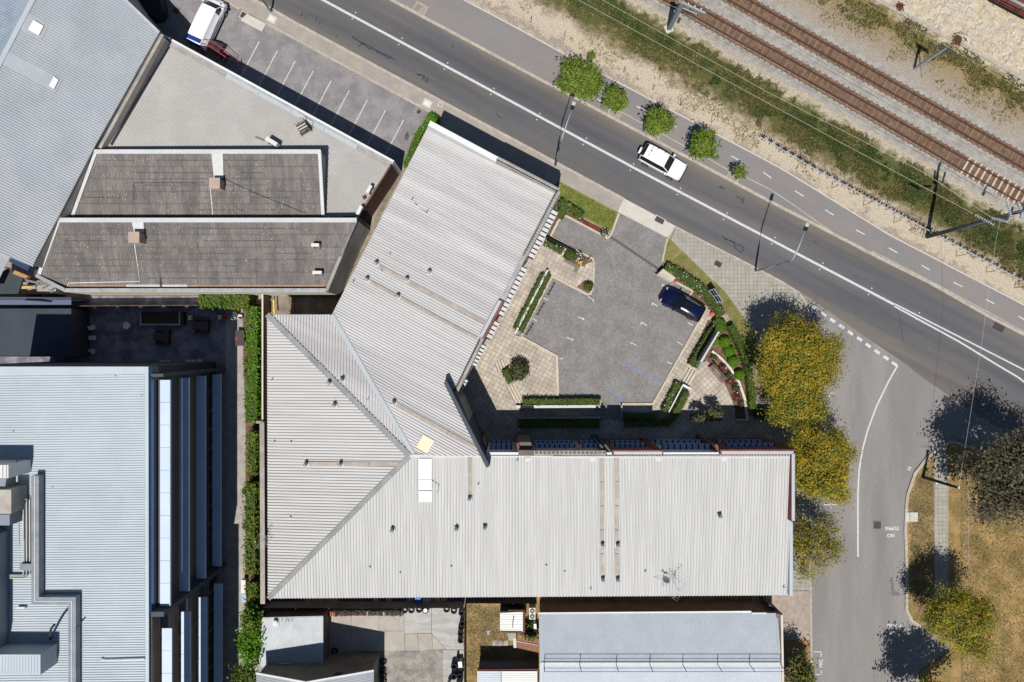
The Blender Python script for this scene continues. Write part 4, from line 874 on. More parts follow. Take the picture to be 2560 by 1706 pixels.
MB().tube([P(46, 1300, ZR+.6), P(46, 1362, ZR+.6)], .08, 8).build('pipe', m_steel, ob); MB().tube([P(43, 1150, ZR+1.1), P(43, 1205, ZR+1.1)], .08, 8).build('pipe', m_steel, ob)
MB().tube([P(126, 1598, ZR), P(126, 1580, ZR+1.0), P(128, 1572, ZR+1.4), P(136, 1562, ZR+1.6)], .1, 8).build('flue', m_dark, ob); MB().tube([P(189, 1571, ZR+.6), P(197, 1564, ZR+.8)], .07, 6).build('flue', m_dark, ob)
MB().tube([P(252, 1648, ZR+.15), P(262, 1651, ZR+.18), P(362, 1648, ZR+.18)], .07, 8).build('pipe', m_ac, ob); MB().box(P(58, 1517, ZR), (.7, .15, .3), 0).build('pipe_support', m_ac, ob)
for (x, y) in [(290, 940), (35, 1078), (133, 1218), (356, 988), (98, 1300)]: MB().tube([R(x, y), R(x, y)+Vector((0, 0, .12))], .035, 5).build('roof_anchor', m_dark, ob)
# --- low annex in the shade of the office block
an = thing('annex', 'low flat-roofed annex in deep shade beside the patio', 'building', P(90, 830))
MB().prism(W([(-80, 772), (178, 772), (178, 891), (-80, 891)], 3.0), 0, 3.0).build('roof_slab', M('bitumen_roof', C(66, 72, 82), var=0.12, scale=0.5), an)
strip('gutter', [P(-80, 756, 3.1), P(178, 756, 3.1)], 0.5, 0.0, M('gutter_paint', C(104, 112, 136), var=0.05), an); MB().prism(W([(-80, 742), (178, 744), (178, 750), (-80, 750)], 3.0), 0, 3.0).build('wall', m_walldark, an)
MB().tube([P(62, 750, 3.2), P(98, 752, 3.3), P(128, 755, 3.3)], .06, 6).build('bracket_arm', m_black, an); strip('edge_trim', [P(-80, 891, 3.0), P(178, 891, 3.0)], .1, .03, m_dark, an)
lt = thing('lean_to', 'dark awning and scaffold clutter below the zinc shed corner', 'lean-to', P(30, 700))
MB().prism(W([(18, 672), (60, 690), (45, 735), (-60, 735), (-60, 720)], 3.2), 3.0, 3.2).build('awning', M('awning_cloth', C(66, 74, 76), var=0.08), lt)
MB().prism(W([(36, 676), (70, 690), (64, 697), (32, 685)], 4.0), 3.6, 4.0).build('timber_platform', M('ply', C(186, 142, 96), var=0.1), lt)
corrugated(W([(-60, 605), (26, 640), (-10, 720), (-60, 720)], 4.2), pxdir((26, 640), (-10, 720), 4), .3, .04, m_roofblue, 'roof_sheeting', lt)
MB().band([P(25, 648, 6.2), P(72, 672, 6.2)], 0.5, 5.4, 6.2).build('rooftop_panel', M('blue_panel', C(48, 66, 100), var=0.05), lt)
MB().prism(W([(92, 702), (140, 702), (140, 735), (92, 735)], 1.6), 0, 1.6).build('crate', m_wallgrey, lt); MB().prism(W([(52, 712), (90, 712), (90, 736), (52, 736)], 1.0), 0, 1.0).build('timber_stack', M('pale_timber', C(206, 172, 124), var=0.15, fine=0.2), lt)
for a, b in (((62, 699), (104, 708)), ((64, 701), (108, 712)), ((90, 720), (70, 725)), ((6, 668), (40, 674)), ((110, 712), (130, 732)), ((80, 716), (112, 706))): MB().tube([P(*a, 3.4), P(*b, 2.6)], .05, 6).build('scaffold_tube', m_steel, lt)
for k in range(4): MB().tube([P(66+k*20, 712+k*5, 0), P(66+k*20, 712+k*5, 2.6)], .05, 6).build('post', m_steel, lt)
# --- buildings along the bottom edge
gw = thing('gabled_workshop', 'gabled workshop with grey end wall at the bottom of the tyre yard', 'building', (-19, -34, 0))
YW = -31.95
gp = [(-24.3, YW, 4.5), (-19.2, YW, 6.2), (-13.6, YW, 4.0)]
MB().add([(-24.3, YW, 0), (-13.6, YW, 0), gp[2], gp[1], gp[0]]+[(-24.3, YW-14, 0), (-13.6, YW-14, 0), (-13.6, YW-14, 4.0), (-19.2, YW-14, 6.2), (-24.3, YW-14, 4.5)], [(0, 1, 2, 3, 4), (1, 6, 7, 2), (5, 0, 4, 9)]).build('wall', M('workshop_render', C(150, 142, 128), C(134, 126, 116), var=0.1, fine=0.1), gw)
for a, b in ((gp[0], gp[1]), (gp[1], gp[2])):
    A, B = Vector(a), Vector(b); dn = Vector((0, -14.3, 0)); e = (B-A).normalized()*.25
    if A.x < -20: A = A-e
    else: B = B+e
    up = Vector((0, .12, .06))
    corrugated([A+up, B+up, B+up+dn, A+up+dn], (B-A), 0.2, 0.035, m_roofblue, 'roof_sheeting', gw)
    MB().beam(A+up+Vector((0, 0, .06)), B+up+Vector((0, 0, .06)), .16, .12).build('barge_board', m_white, gw)
MB().prism([(-17.0, YW+.01, 0), (-16.3, YW+.01, 0), (-16.3, YW+.06, 0), (-17.0, YW+.06, 0)], 4.3, 4.7).build('vent_grille', m_dark, gw); MB().beam((-23.0, YW+.1, 2.6), (-21.9, YW+.1, 2.6), .08, .08).build('pipe', m_ac, gw)
ls = thing('lean_shed', 'low grey ribbed shed roof half in the gable shadow', 'building', P(730, 1560))
LP = Plane((655, 1545, 2.5), (808, 1541, 2.5), (655, 1662, 2.3))
corrugated(LP.W([(655, 1545), (808, 1541), (808, 1664), (648, 1668)]), V, 0.2, 0.03, M('grey_roof_steel', C(200, 204, 206, .76), C(190, 194, 197, .76), var=0.06, scale=0.4), 'roof_sheeting', ls); skirt(LP.W([(655, 1545), (808, 1541), (808, 1664), (650, 1668)]), 0, m_wallbrn2, 'wall', ls)
strip('fascia', LP.W([(655, 1545), (808, 1541)]), .12, .06, m_capgrey, ls)
t = LP.at(691, 1555); MB().box(t, (.62, .8, .12), 0).build('vent_flashing', m_cap, ls); MB().tube([t+Vector((0, .05, .1)), t+Vector((0, .05, .45)), t+Vector((0, .05, .5))], [.25, .26, .12], 12).build('vent_cowl', m_ac, ls)
t = LP.at(657, 1588); MB().tube([t, t+Vector((.15, .1, .3)), t+Vector((.3, .5, .55))], .06, 6).build('flue', m_dark, ls)
t = LP.at(657, 1640); MB().tube([t, t+Vector((0, 0, .8)), t+Vector((.1, .3, 1.1))], .09, 8).build('flue', m_capgrey, ls)
for k, x in enumerate((705, 716, 722, 730)): t = LP.at(x, 1548); MB().tube([t, t+Vector((.1, -.1, .35))], .03, 5).build('bracket', m_dark, ls)
sh = thing('blue_shed', 'long pale blue ribbed shed with ridge guard rail along the bottom edge', 'building', P(1650, 1600))
BN = Plane((1350, 1534, 3.3), (1890, 1532, 3.3), (1350, 1660, 4.6)); BS = Plane((1352, 1660, 4.6), (1955, 1660, 4.6), (1352, 1900, 2.6))
m_bs = M('pale_blue_steel', C(190, 196, 203, .8), C(185, 191, 199, .8), var=0.03, scale=0.3, rough=0.5)
corrugated(BN.W([(1350, 1534), (1942, 1533), (1952, 1660), (1352, 1660)]), V, 0.18, 0.05, m_bs, 'roof_sheeting', sh, .28, .22); corrugated(BS.W([(1352, 1660), (1952, 1660), (1957, 1900), (1355, 1900)]), V, 0.18, 0.05, m_bs, 'roof_sheeting', sh, .28, .22)
strip('gutter', BN.W([(1346, 1535), (1878, 1531)]), .26, .02, m_white, sh, .0); strip('gutter', BN.W([(1879, 1535), (1916, 1535)]), .24, .02, m_white, sh)
strip('verge_cap', BN.W([(1351, 1537), (1353, 1660)]), .3, .05, m_capblue, sh); strip('verge_cap', BS.W([(1353, 1660), (1356, 1900)]), .3, .05, m_capblue, sh); strip('verge_cap', BN.W([(1941, 1535), (1950, 1660)]), .2, .05, m_capblue, sh); strip('verge_cap', BS.W([(1950, 1660), (1956, 1900)]), .2, .05, m_capblue, sh)
strip('ridge_cap', BN.W([(1352, 1660), (1951, 1660)]), .34, .08, m_cap, sh)
MB().prism([P(1352, 1537, 3.2), P(1942, 1535, 3.2), P(1955, 1800, 3.2), P(1355, 1800, 3.2)], 0, 3.2).build('wall', M('brown_render', C(150, 130, 118), C(136, 118, 108), var=0.1, fine=0.08), sh)
MB().prism(W([(1942, 1536), (1957, 1536), (1962, 1900), (1948, 1900)], 3.6), 0, 3.5).build('end_wall', m_wallbrn2, sh); MB().band([P(1953, 1537, 3.6), P(1960, 1900, 3.6)], .2, 3.4, 3.75).build('end_wall_cap', m_wallcream, sh)
MB().band([P(1912, 1502, 1.5), P(1957, 1540, 3.4)], .12, 0, 2.6).build('side_screen', m_walldark, sh)
gr = thing('guard_rail', 'dark blue safety rail along the ridge of the pale blue shed', 'railing', BN.at(1650, 1660))
xs = [1360, 1449, 1540, 1624, 1706, 1793, 1873, 1950]
mrail = M('rail_blue_steel', C(58, 70, 92), var=0.05); rt = []; rm = []
for x in xs:
    b = BN.at(x, 1660, .05); MB().tube([b, b+Vector((0, 0, 1.5))], .035, 6).build('post', mrail, gr); rt.append(b+Vector((0, 0, 1.5))); rm.append(b+Vector((0, 0, .8)))
MB().tube(rt, .025, 6).build('rail', mrail, gr); MB().tube(rm, .022, 6).build('rail', mrail, gr)
s1 = thing('small_shed', 'small white flat shed with red fascia in the dry back yard', 'shed', P(1280, 1550))
MB().prism(W([(1250, 1530), (1310, 1530), (1310, 1582), (1250, 1580)], 2.3), 0, 2.25).build('wall', m_walldark, s1)
corrugated(W([(1250, 1532), (1307, 1530), (1307, 1580), (1250, 1577)], 2.3), U, .25, .03, m_ac, 'roof_sheeting', s1); 
for a, b in (((1270, 1527), (1312, 1527)), ((1311, 1527), (1311, 1582)), ((1250, 1579), (1305, 1580))): MB().band([P(*a, 2.32), P(*b, 2.32)], .14, 2.1, 2.34).build('fascia', m_maroon, s1)
b = P(1282, 1556, 2.3); MB().tube([b, b+Vector((0, 0, 1.4))], .045, 6).build('flue', m_steel, s1)
s2 = thing('long_shed', 'white-roofed shed with rusty red fascia at the bottom edge', 'shed', P(1270, 1690))
MB().prism(W([(1196, 1677), (1345, 1674), (1345, 1900), (1196, 1900)], 2.5), 0, 2.42).build('wall', M('shed_grey', C(120, 118, 124), var=0.06, stretch=(3, .3, 1)), s2)
corrugated(W([(1193, 1678), (1252, 1678), (1252, 1900), (1193, 1900)], 2.5), U, .22, .03, m_bs, 'roof_sheeting', s2); corrugated(W([(1254, 1678), (1343, 1678), (1343, 1900), (1254, 1900)], 2.5), U, .22, .03, m_ac, 'roof_sheeting', s2)
MB().band([P(1193, 1675.5, 2.56), P(1347, 1674, 2.56)], .12, 2.3, 2.56).build('fascia', m_maroon, s2)
cn = thing('canopy', 'tilted brown corrugated canopy beside the pale blue shed', 'canopy', P(1315, 1615))
CP = Plane((1290, 1596, 2.4), (1290, 1619, 2.4), (1346, 1606, 2.6))
corrugated(CP.W([(1290, 1597), (1347, 1606), (1347, 1632), (1290, 1619)]), V, .25, .05, m_terra, 'roof_sheeting', cn); patch('end_panel', CP, [(1283, 1595), (1290, 1596), (1291, 1620), (1284, 1619)], .05, m_capblue, cn)
MB().tube(CP.W([(1290, 1602), (1315, 1607), (1346, 1613)], .09), .03, 5).build('cable', m_white, cn)
for x, y in ((1292, 1598), (1292, 1617)): q = P(x, y, 2.3); MB().tube([(q.x, q.y, 0), q], .04, 6).build('post', m_dark, cn)
# ---------------------------------------------------------------- vegetation
def leaf_mesh(name, pts, nrm, size, mat, parent, jit=0.9, kind=None, aspect=0.6):
    n = len(pts); pts = np.asarray(pts, float); nrm = np.asarray(nrm, float)
    d = nrm+RNG.normal(0, jit, (n, 3)); d /= np.linalg.norm(d, axis=1)[:, None]+1e-9
    r = RNG.normal(0, 1, (n, 3)); a = np.cross(d, r); a /= np.linalg.norm(a, axis=1)[:, None]+1e-9; b = np.cross(d, a)
    s = size*RNG.uniform(.6, 1.3, (n, 1)); a *= s; b *= s*aspect
    v = np.stack([pts-a, pts-b*.9+a*.1, pts+a, pts+b*.9+a*.1], 1).reshape(-1, 3)
    off = WL[parent.name]; v -= np.array(off)
    me = bpy.data.meshes.new(name); me.vertices.add(4*n); me.vertices.foreach_set('co', v.ravel())
    me.loops.add(4*n); me.loops.foreach_set('vertex_index', np.arange(4*n, dtype=np.int32))
    me.polygons.add(n); me.polygons.foreach_set('loop_start', np.arange(0, 4*n, 4, dtype=np.int32)); me.polygons.foreach_set('loop_total', np.full(n, 4, dtype=np.int32))
    me.materials.append(mat); me.update(calc_edges=True)
    return tag(link(name, me, parent), kind=kind)
def tree(name, label, base, c, rad, n, size, mat, clumps=40, trunk_r=.1, spread=.30, limbs=9, twigs=0, group=None, mat2=None, bias=None, gap=0.0, flat=.8, seed=None):
    """tapered trunk, limbs to the leaf clumps, crown of leaf-sized faces"""
    base = Vector(base); c = Vector(c); rad = Vector(rad)
    t = thing(name, label, 'tree', base, group); cl = []
    while len(cl) < clumps:
        d = RNG.normal(0, 1, 3); d /= np.linalg.norm(d); q = RNG.uniform(.25, 1)**.5
        if d[2] < -.55: continue
        if bias and RNG.random() > bias(d): continue
        wob = .80+.5*mnoise.noise(Vector(d)*1.7+base)
        cl.append(np.array(c)+d*q*wob*np.array(rad))
    mb = MB(); top = c+Vector((0, 0, -rad.z*.35))
    mid = base.lerp(top, .5)+Vector((random.uniform(-.1, .1), random.uniform(-.1, .1), 0))
    mb.tube([base-Vector((0, 0, .05)), mid, top], [trunk_r, trunk_r*.75, trunk_r*.5], 8)
    mb.build('trunk', m_bark, t, smooth=True)
    lm = MB()
    for k in range(limbs):
        q = Vector(cl[k*len(cl)//limbs]); s = mid.lerp(top, random.uniform(.2, 1)); m = s.lerp(q, .5)+Vector((0, 0, rad.z*.12))
        lm.tube([s, m, q], [trunk_r*.42, trunk_r*.26, trunk_r*.1], 5)
    for k in range(twigs):
        q = Vector(cl[k % len(cl)]); s = top.lerp(q, random.uniform(.35, .7)); e = q+Vector(RNG.normal(0, .5, 3))*.9*rad.x*.25+(q-c)*random.uniform(0, .22)
        lm.tube([s, s.lerp(e, .5)+Vector(RNG.normal(0, .12, 3)), e], [.028, .018, .008], 4)
        for j in range(2):
            e2 = e+Vector(RNG.normal(0, .35, 3)); lm.tube([s.lerp(e, .6), e2], [.012, .006], 3)
    lm.build('limbs', m_bark if not twigs else m_twig, t)
    per = n//clumps; P_ = []; N_ = []
    for q in cl:
        dens = int(per*RNG.uniform(.35, 1.5)*(1 if RNG.random() > gap else .15))
        p = q+RNG.normal(0, 1, (dens, 3))*np.array(rad)*spread*np.array([1, 1, flat]); P_.append(p)
        o = p-np.array(c); o[:, 2] += rad.z*1.1; N_.append(o/(np.linalg.norm(o, axis=1)[:, None]+1e-6))
    P_ = np.concatenate(P_); N_ = np.concatenate(N_); ok = P_[:, 2] > .4; P_ = P_[ok]; N_ = N_[ok]
    if mat2 is not None:
        k = RNG.random(len(P_)) < .35; leaf_mesh('crown', P_[~k], N_[~k], size, mat, t, .55); leaf_mesh('crown', P_[k], N_[k], size, mat2, t, .55)
    else: leaf_mesh('crown', P_, N_, size, mat, t, .6)
    return t
def street_tree(lb, base, ctop, r, n, size=.16):
    zc = r*1.1+1.2; c = P(ctop[0], ctop[1], zc); b = P(*base, .06)
    return tree('street_tree', lb, b, c, (r, r, r*.85), n, size, m_street_leaf, clumps=int(26+r*16), trunk_r=.07+.02*r, spread=.19, limbs=8, gap=.12, group='street trees in the cycle path pits')
street_tree('largest broad green street tree beside the lamp head and cycle path', (1437, 235), (1450, 196), 2.05, 5200)
street_tree('green street tree, second along the kerb after the largest one', (1537, 284), (1541, 246), 1.2, 2300)
street_tree('green street tree, third along the kerb', (1634, 336), (1648, 302), 1.4, 2900)
street_tree('green street tree beyond the white four wheel drive, fourth along the kerb', (1733, 388), (1763, 362), 1.45, 3000)
street_tree('tiny sparse street tree, last and smallest along the kerb', (1838, 443), (1852, 431), .75, 420, .13)
tree('sapling', 'small yellow-green sapling beside the cycle path edge', P(1478, 150), P(1480, 141, .9), (.4, .4, .6), 260, .1, m_bamboo, 10, .03, group=None, limbs=3)
# shrubs and low scrub beside the rails
def hedge(label, pts, wd, h, n_per_m2=95, mat=m_hedge, size=.1, flowers=0, name='hedge', group=None, z0=.1, cat='hedge', wob=.06):
    p = W(pts, z0) if len(pts[0]) == 2 else [Vector(q) for q in pts]
    t = thing(name, label, cat, p[0].lerp(p[-1], .5) if len(p) == 2 else p[len(p)//2], group)
    MB().band(p, wd-.12, z0, z0+h-.05).build('inner_branches', m_core, t)
    P_ = []; N_ = []
    for a, b in zip(p, p[1:]):
        L = (b-a).length; d = (b-a)/L; x = Vector((-d.y, d.x, 0))
        n = int(n_per_m2*(wd+2*h)*L); s = RNG.uniform(-.02, 1.02, n)*L; q = RNG.uniform(0, wd+2*h, n)
        off = np.where(q < h, -wd/2, np.where(q > wd+h, wd/2, q-h-wd/2)); z = np.where(q < h, q, np.where(q > wd+h, 2*h+wd-q, h))
        nx = np.where(q < h, -1, np.where(q > wd+h, 1, 0.)); nz = np.where((q >= h) & (q <= wd+h), 1, 0.15)
        pos = np.array(a)[None]+np.array(d)[None]*s[:, None]+np.array(x)[None]*(off+RNG.normal(0, wob, n))[:, None]; pos[:, 2] = z0+z+RNG.normal(0, wob*.8, n)
        P_.append(pos); N_.append(np.array(x)[None]*nx[:, None]+np.array([0, 0, 1.])[None]*nz[:, None])
    for e in (p[0], p[-1]):
        n = int(n_per_m2*wd*h); d = (p[-1]-p[0]).normalized(); x = Vector((-d.y, d.x, 0))
        P_.append(np.array(e)[None]+np.array(x)[None]*RNG.uniform(-wd/2, wd/2, (n, 1))+np.array([0, 0, 1.])[None]*RNG.uniform(0, h, (n, 1))); N_.append(np.tile(np.array(d)*(1 if e is p[-1] else -1), (n, 1)))
    P_ = np.concatenate(P_); N_ = np.concatenate(N_); leaf_mesh('foliage', P_, N_, size, mat, t, .6)
    if flowers:
        k = RNG.choice(len(P_), min(len(P_), flowers), replace=False); q = P_[k]+[0, 0, .05]; leaf_mesh('flowers', q, np.tile([0, 0, 1.], (len(q), 1)), .05, m_flower, t, .3, aspect=.9)
    return t
def bush(label, px, r, h, n, mat=m_hedge, size=.09, name='shrub', group=None, flowers=0, z0=.1, cat='shrub', loose=.12, fm=None):
    c = P(px[0], px[1], z0+h*.6); b = Vector((c.x, c.y, z0)); t = thing(name, label, cat, b, group)
    mb = MB(); rows = [(.0, .3), (.25, .75), (.55, .82), (.8, .55), (.95, .1)]; k = 10; vs = []; fs = []
    for z, q in rows: vs += [b+Vector((math.cos(6.283*i/k)*r*q*.85, math.sin(6.283*i/k)*r*q*.85, z*h*.9)) for i in range(k)]
    for j in range(len(rows)-1):
        for i in range(k): fs.append((j*k+i, j*k+(i+1) % k, (j+1)*k+(i+1) % k, (j+1)*k+i))
    mb.add(vs, fs).build('inner_branches', m_core, t)
    d = RNG.normal(0, 1, (n, 3)); d /= np.linalg.norm(d, axis=1)[:, None]; d[:, 2] = np.abs(d[:, 2])*1.0-.15
    p = d*np.array([r, r, h*.62])*(1+RNG.normal(0, loose, (n, 1)))+np.array([b.x, b.y, z0+h*.38]); p[:, 2] = np.maximum(p[:, 2], z0+.02)
    leaf_mesh('foliage', p, d, size, mat, t, .5)
    if flowers:
        q = p[RNG.choice(n, min(n, flowers), replace=False)]+[0, 0, .05]; leaf_mesh('flowers', q, np.tile([0, 0, 1.], (len(q), 1)), .08, fm or m_flower, t, .3, aspect=.9)
    return t
# forecourt hedges
hedge('clipped hedge left of the white divider beside the left terrace', [(1357, 690), (1290, 822)], .5, .75)
hedge('clipped hedge right of the white divider beside the parking bays', [(1371, 688), (1303, 828)], .42, .7, size=.09)
hedge('long narrow sunlit hedge along the bottom of the forecourt', [(1308, 1003), (1496, 1003)], .6, .75)
hedge('long hedge in deep shade in front of the south wing, left of the ramp', [(1298, 1058), (1496, 1058)], .75, .7, 45)
hedge('shaded hedge in front of the south wing, right of the ramp', [(1560, 1058), (1662, 1058), (1686, 1040)], .55, .7, 45); hedge('shaded upper hedge beside the forecourt ramp', [(1556, 1041), (1640, 1041)], .4, .7, 45)
hedge('leafy hedge strip left of the low white wall near the steps', [(1691, 958), (1656, 1026)], .55, .8, size=.1, flowers=30)
hedge('smooth green hedge strip right of the low white wall near the steps', [(1714, 981), (1685, 1036)], .7, .65, 95, size=.075)
hedge('dark hedge with white flowers along the lawn edge behind the blue car', [(1661, 668), (1700, 690), (1740, 717), (1775, 750), (1800, 790)], .85, .8, flowers=130, size=.1)
hedge('hedge strip behind the silver sign, beside the stone walk', [(1797, 800), (1770, 842), (1727, 913)], .95, .9, flowers=40)
hedge('long curved hedge along the lawn and autumn trees', [(1820, 815), (1838, 848), (1855, 888), (1868, 935), (1874, 985), (1875, 1020)], .68, .9, size=.1)
hedge('shaded end of the garden hedge against the south wing wall', [(1884, 1032), (1918, 1032)], 1.0, .8, 40)
hedge('hedge with white flowers along the forecourt wall under the parapet', [(1398, 508), (1430, 526), (1454, 545)], .62, .8, flowers=45)
hedge('dark hedge in the bed by the building corner beside the lawn', [(1396, 545), (1412, 520)], .8, .8)
hedge('narrow hedge behind the black wall near the terrace', [(1362, 608), (1403, 629)], .55, .55, flowers=25)
bush('white flowering rose bush at the red mulch bed corner', (1513, 581), .42, .6, 420, m_olive, flowers=26, z0=.12)
bush('rounded dark green shrub in the triangular terrace bed', (1424, 636), .55, .9, 1500, m_hedge, .07)
bush('loose white flowering shrub in the triangular terrace bed', (1444, 641), .45, .6, 450, m_olive, .1, flowers=36, loose=.25); bush('small yellow flowering plant at the front of the terrace bed', (1449, 657), .22, .3, 120, m_bamboo, .07, flowers=14, fm=m_yel)
bush('small round shrub in the mulch corner of the parking island', (1472, 715), .42, .75, 700, m_hedge, .08, loose=.2)
for lb, px, r in (('topmost ball shrub beside the silver sign', (1800, 815), .75), ('clipped ball shrub, second of the row behind the sign', (1814, 855), .6), ('clipped ball shrub in the middle of the row', (1824, 878), .58), ('clipped ball shrub, second from the bench end', (1834, 904), .55), ('clipped ball shrub, last of the row nearest the bench', (1850, 937), .55), ('small ball shrub half hidden by the silver sign', (1789, 853), .4)):
    bush(lb, px, r, 1.0, 2200, m_hedge2, .055, group='clipped ball shrubs', loose=.03)
bush('spreading multi-coloured shrub in the terrace square bed', (1298, 925), .85, 1.5, 1700, m_olive, .13, loose=.22); hedge('short clipped hedge block in the terrace square bed', [(1262, 925), (1277, 956)], .68, .8, 110, size=.07)
for lb, px, r, m in (('bronze leaved plant by the curved bench', (1807, 918), .35, m_redleaf), ('silvery plant along the curved garden wall', (1822, 940), .4, m_olive), ('bronze plant in the middle of the curved bed', (1826, 952), .35, m_redleaf), ('green plant towards the lower curved bed', (1840, 970), .38, m_olive), ('red leaved plant low in the curved bed', (1842, 993), .36, m_redleaf), ('dark plant at the bottom of the curved bed', (1855, 1010), .36, m_olive), ('small wispy plant at the top of the curved bed', (1786, 892), .3, m_olive)):
    bush(lb, px, r, .5, 260, m, .09, loose=.3, flowers=3)
for lb, px in (('left slender tree growing from the shaded square bed', (1752, 1048)), ('right slender tree growing from the shaded square bed', (1791, 1037))):
    tree('slender_tree', lb, P(px[0]-4, px[1]+8, .1), P(px[0], px[1]-4, 2.2), (.75, .65, .8), 420, .13, m_olive, 22, .04, .22, 6, group='slender trees in the shaded bed')
hedge('leafy hedge strip beside the car park corner and white wing', [(1082, 290), (1072, 312), (1050, 340), (1040, 362), (1026, 400), (1020, 418)], .62, .9, mat=m_hedge2, size=.1)
bush('rounded green bush at the car park hedge end', (1083, 300), .6, 1.1, 900, m_hedge2, .09)
# green wall along the lane
hedge('bright climbing hedge along the top of the lane behind the courtyard', [(520, 756), (575, 752), (640, 756)], 1.25, 2.0, 60, m_bamboo, .15, wob=.15); hedge('tall dense lane hedge beside the brown wall, upper stretch', [(645, 770), (645, 900), (643, 1050)], 1.15, 1.6, 60, m_hedge2, .14, wob=.14)
hedge('yellow-green lane hedge beside the maroon wall, middle stretch', [(645, 1075), (644, 1180)], .8, 1.6, 55, m_bamboo, .15, wob=.16); hedge('yellow-green lane hedge beside the maroon wall, lower stretch', [(642, 1200), (640, 1300), (642, 1420)], 1.0, 1.6, 55, m_bamboo, .15, wob=.2)
hedge('loose lane hedge below the antenna, last stretch', [(644, 1445), (644, 1510)], .85, 1.6, 50, m_bamboo, .15, wob=.2)
tree('lane_tree', 'dark green tree at the bottom end of the lane', P(628, 1580), P(624, 1610, 2.6), (1.1, 2.0, 1.4), 2400, .15, m_hedge2, 34, .09, .24, group='lane trees'); tree('lane_tree', 'green tree beside the grey lean shed corner', P(634, 1520), P(632, 1548, 2.4), (1.0, 1.3, 1.2), 1500, .15, m_bamboo, 24, .08, .24, group='lane trees')
tree('lane_tree', 'dark tree in the bottom left lane corner', P(618, 1660), P(612, 1690, 2.6), (1.3, 1.4, 1.4), 1500, .15, m_hedge, 24, .08, .24, group='lane trees')
for lb, px in (('dead potted plant in a planter box on the lane', (617, 905)), ('low potted plant beside the lane hedge', (616, 932)), ('small potted plant near the lane hedge middle', (612, 1230)), ('dark potted plant lower down the lane', (614, 1318))):
    bush(lb, px, .3, .45, 150, m_redleaf if px[1] < 910 else m_hedge, .1, loose=.4, z0=.3)
# big trees of the side street
tree('autumn_tree', 'large golden autumn tree at the street corner above the south wing', P(1985, 935), P(1990, 896, 5.0), (4.3, 4.3, 2.6), 48000, .11, m_yellow, 110, .22, .12, 14, 190, 'autumn trees of the side street', m_ochre, gap=.15)
tree('autumn_tree', 'small golden autumn tree squeezed between the two large ones', P(1995, 1030), P(2003, 1022, 4.2), (2.9, 2.5, 1.8), 17000, .11, m_ochre, 44, .13, .18, 8, 90, 'autumn trees of the side street', m_yellow, gap=.15)
tree('autumn_tree', 'broad golden autumn tree beside the end of the south wing', P(2010, 1150), P(2045, 1150, 5.0), (3.6, 4.0, 2.5), 40000, .11, m_yellow, 100, .2, .12, 12, 150, 'autumn trees of the side street', m_ochre, gap=.12)
tree('autumn_tree', 'thin half-bare autumn tree with grey twigs near the brick footpath', P(2000, 1380), P(2040, 1365, 4.2), (2.9, 3.7, 2.0), 7500, .11, m_ochre, 60, .16, .15, 14, 260, 'autumn trees of the side street', m_yellow, bias=lambda d: .95 if d[0] < -.1 else .45, gap=.35)
tree('dark_shrub_tree', 'dark leafy tree in the bottom verge beside the motorcycle bay', P(2000, 1690), P(1996, 1690, 3.0), (1.8, 2.6, 1.6), 3800, .15, m_olive, 50, .12, .16, 10, 40, mat2=m_ochre)
m_fieldg = M('tawny_grass', C(178, 148, 92), C(150, 124, 74), var=0.2, scale=0.3, isl=0.25, trans=0.2)
tree('bare_tree', 'large dark half-bare tree on the right edge over the junction corner', P(2530, 1235), P(2556, 1200, 6.8), (5.8, 5.2, 2.6), 17000, .17, m_darkleaf, 110, .26, .12, 20, 420, gap=.45)
tree('autumn_tree', 'yellow-green tree over the fence on the right verge', P(2370, 1545), P(2400, 1555, 4.8), (3.4, 3.9, 2.2), 20000, .11, m_ochre, 75, .18, .13, 12, 110, 'autumn trees of the side street', m_yellow, gap=.2)
tree('autumn_tree', 'tree at the bottom right with its crown cut off by the picture edge', P(2345, 1745), P(2352, 1775, 5.5), (3.6, 2.7, 2.6), 6500, .17, m_ochre, 60, .2, .15, 12, 40, 'autumn trees of the side street', m_yellow)
# ---------------------------------------------------------------- grasses of the railway verge and lawns
def blades(name, pts, size, mat, parent=None, lean=.7):
    n = len(pts); pts = np.asarray(pts); a = RNG.uniform(0, 6.283, n); d = np.stack([np.cos(a), np.sin(a), np.zeros(n)], 1)
    s = size*RNG.uniform(.5, 1.4, (n, 1)); w_ = np.stack([-np.sin(a), np.cos(a), np.zeros(n)], 1)*s*.13; tip = pts+d*s*lean+np.array([0, 0, 1.])*s*RNG.uniform(.25, .8, (n, 1))
    v = np.stack([pts-w_, pts+w_, tip], 1).reshape(-1, 3); me = bpy.data.meshes.new(name); me.vertices.add(3*n); me.vertices.foreach_set('co', v.ravel())
    me.loops.add(3*n); me.loops.foreach_set('vertex_index', np.arange(3*n, dtype=np.int32)); me.polygons.add(n)
    me.polygons.foreach_set('loop_start', np.arange(0, 3*n, 3, dtype=np.int32)); me.polygons.foreach_set('loop_total', np.full(n, 3, dtype=np.int32))
    me.materials.append(mat); me.update(calc_edges=True); o = link(name, me, parent); return tag(o, kind='stuff')
m_vergeg = M('verge_grass', C(92, 98, 46), C(112, 108, 58), var=0.2, scale=0.6, isl=0.4, trans=0.25); m_vergey = M('dead_verge_grass', C(172, 154, 116), C(146, 130, 92), var=0.2, isl=0.35, trans=0.2); m_verged = M('dark_verge_weed', C(70, 92, 40), var=0.2, isl=0.35, trans=0.2)
